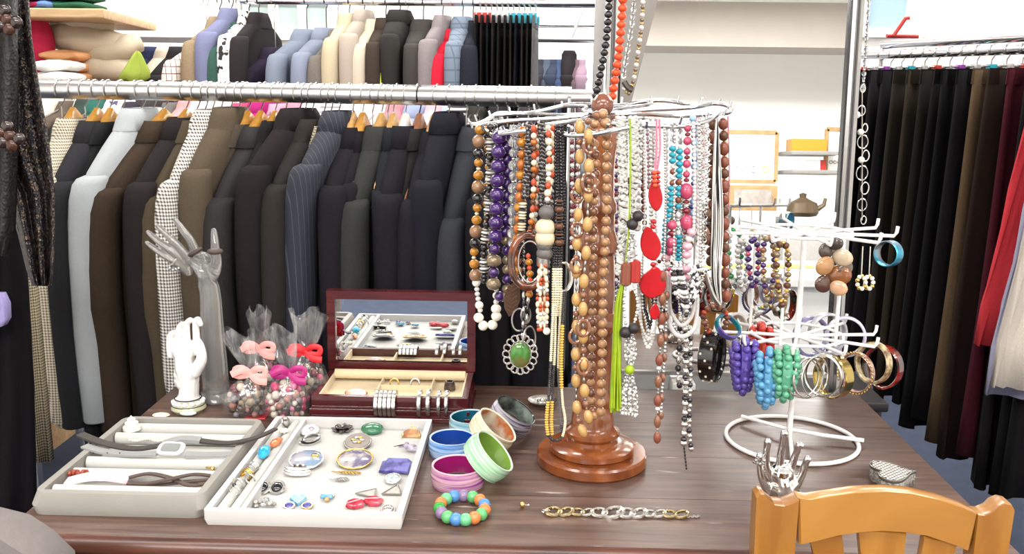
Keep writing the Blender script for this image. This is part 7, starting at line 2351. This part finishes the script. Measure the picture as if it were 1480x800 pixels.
t, m4 = ringlet('bronze bangle edged with tiny beads beside the gold one', 1238, 538, 0.8, 0.031, FLAT(0.014, 0.002), M('bronze_pink', '#8d6a58', 0.3, 0.6, hex2='#c4a49a', vs=90), (-0.72, -0.68, 0.0), sy=1.15)
for k in range(36):
    a = 2 * PI * k / 36
    MB().ball(m4 @ V(0.034 * math.cos(a), 0.034 * math.sin(a), 0.007), 0.0022, n=6, k=4).build('edge_bead', GOLD, t)
ringlet('wide red and black enamel bangle at the right end', 1276, 530, 0.4, 0.034, FLAT(0.022, 0.003), M('red_black_enamel', '#8f2418', 0.12, hex2='#2a1c18', vs=30, coat=0.7), (-0.72, -0.7, 0.05), sy=1.15)
ringlet('mottled brown bangle just behind the red enamel one', 1262, 524, 0.0, 0.033, FLAT(0.016, 0.004), M('mottled_bangle', '#7a5a3e', 0.2, hex2='#cfc09a', vs=60, coat=0.5), (-0.8, -0.6, 0.05), sy=1.12)
for k, (px, py, R, mt, lab, fc) in enumerate((
        (1172, 486, .036, M('lilac_bangle', '#8d89b8', 0.2, coat=0.5), 'lilac bangle on far side of the lower tier', (0.3, -0.95, 0.1)),
        (1196, 482, .037, M('white_bangle', '#d8d8dc', 0.2, hex2='#a9a9b6', vs=110, coat=0.5), 'white speckled bangle on far side of lower tier', (0.2, -0.97, 0.1)),
        (1222, 486, .035, M('pearl_lilac_bangle', '#c3c0d6', 0.2, coat=0.5), 'pale pearl lilac bangle beside white speckled one', (-0.25, -0.95, 0.1)),
        (1096, 480, .033, M('umber_bangle', '#5a4641', 0.25, coat=0.4), 'dark umber bangle on the far left arm', (0.5, -0.85, 0.1)),
        (1062, 478, .032, M('cream_white_bangle', '#e2ddd4', 0.25, coat=0.4), 'cream white bangle on the far left arm', (0.6, -0.75, 0.2)))):
    ringlet(lab, px, py, -1, R, FLAT(0.016, 0.004), mt, fc, sy=1.05)
ringlet('teal and violet bangle above the black dotted bangle', 1052, 472, 0.3, 0.024, FLAT(0.012, 0.003), M('teal_violet', '#1e8f94', 0.2, hex2='#5a4aa0', vs=18, coat=0.5), (0.4, -0.6, 0.7))
ringlet('turquoise lined silver metal bangle on the upper right hook', 1284, 366, 0.3, 0.0225, FLAT(0.024, 0.002), M('silver_turq', '#a9adb2', 0.3, 0.7, hex2='#3d9fc0', vs=14), (-0.75, -0.65, 0.05), sy=1.0)


def beadloop(label, px, y0, y1, side, w, pat, cord='clear', dy=0.012):
    c = hang_pt(px, y0, side)
    g = thing('bead_bracelet', label, 'bracelet', c, (0, 0, 0), GB)
    acc = {}
    ym = (y0 + y1) / 2
    p = wpath([(px, y0, 0), (px - w * 0.5, y0 + 10, -dy * 0.3), (px - w * 0.55, ym, -dy), (px - w * 0.2, y1 - 3, -dy * 0.6), (px + w * 0.2, y1, 0.0), (px + w * 0.55, ym, dy), (px + w * 0.45, y0 + 10, dy * 0.6), (px, y0, 0)], c.y, 6)
    string(g, p, pat, cord, .0009, 1.0, acc)
    flush(g, acc)


beadloop('violet pearl bracelet with crystal rondelles, upper left arm', 1089, 345, 412, 1, 13, [('purple', .0058, .9), ('frost', .0036, .5), ('purple', .0066, .9), ('rose', .005, .9)])
beadloop('brown and violet pearl bracelet on the upper tier', 1111, 342, 432, 1, 14, [('olive', .0064, .9), ('purple', .0056, .9), ('agate', .006, .9), ('gold', .0036, .7)])
beadloop('bronze pearl and gold bracelet on the upper tier', 1131, 350, 436, 1, 15, [('wood', .0066, .9), ('gold', .005, .8), ('olive', .0062, .9), ('yellow', .0042, .8)])
beadloop('green and frosted white bead bracelet at left end', 1062, 330, 412, 0.6, 16, [('green', .006, .9), ('frost', .0068, .9), ('crystal', .0062, .9), ('frost', .006, .9)])
beadloop('frosted silver bead bracelet beside the green one', 1073, 345, 415, 0.2, 12, [('frost', .0058, .9), ('silver', .0052, .9)])
beadloop('gold flower bead cluster on the lower far arms', 1110, 440, 478, -0.6, 44, [('olive', .0052, .9), ('gold', .0044, .8), ('green', .0034, .8), ('frost', .0048, .9)])
beadloop('brown pebble bracelet at the left of the lower tier', 1034, 440, 486, 0.3, 30, [('agate', .0072, .8), ('wood2', .0068, .8), ('coral', .0055, .8), ('wood', .006, .8)])
c = hang_pt(1205, 388, 1)
g = thing('shell_disc_bracelet', 'large brown and cream shell disc bracelet hanging in front', 'bracelet', c, (0, 0, 0), GB)
for k, (px, py, r, hx_) in enumerate(((1194, 362, .0165, '#4a4039'), (1218, 372, .0175, '#b5a38a'), (1192, 384, .0195, '#a5794f'), (1212, 398, .022, '#7d4d2a'), (1190, 410, .0185, '#4c3026'), (1212, 416, .0155, '#c29a7a'), (1222, 388, .016, '#5b4a3e'), (1208, 352, .013, '#3b332e'))):
    p = P(px, py, c.y - 0.006 * (k % 3)) - c
    MB().ball((0, 0, 0), 1, (r, r * 0.34, r * 0.85), 18, 10, Matrix.Translation(p) @ Matrix.Rotation(0.4 * (-1) ** k, 4, 'Z') @ Matrix.Rotation(0.3 * (-1) ** (k // 2), 4, 'Y')).build('shell_disc', M('shell_%d' % k, hx_, 0.12, var=0.3, vs=40, coat=0.6), g)
for k, px in enumerate((1247, 1258)):
    c = hang_pt(px, 356, 0.7)
    g = thing('drop_earring', ('gold filigree drop earring on long silver wire', 'gold filigree drop earring nearer the turquoise bangle')[k], 'earring', c, (0, 0, 0), GB)
    MB().tube([V(0, 0, 0), P(px - 2, 398, c.y) - c], 0.0012, 6).build('wire', SILVER, g)
    for j in range(9):
        a = 2 * PI * j / 9
        p = P(px - 2 + 6 * math.cos(a), 408 + 9 * math.sin(a), c.y + 0.003 * math.sin(3 * a)) - c
        MB().ball(p, 0.0042, (1, 0.7, 1), 8, 5).build('filigree_bead', GOLD if j % 2 else PEARL, g)
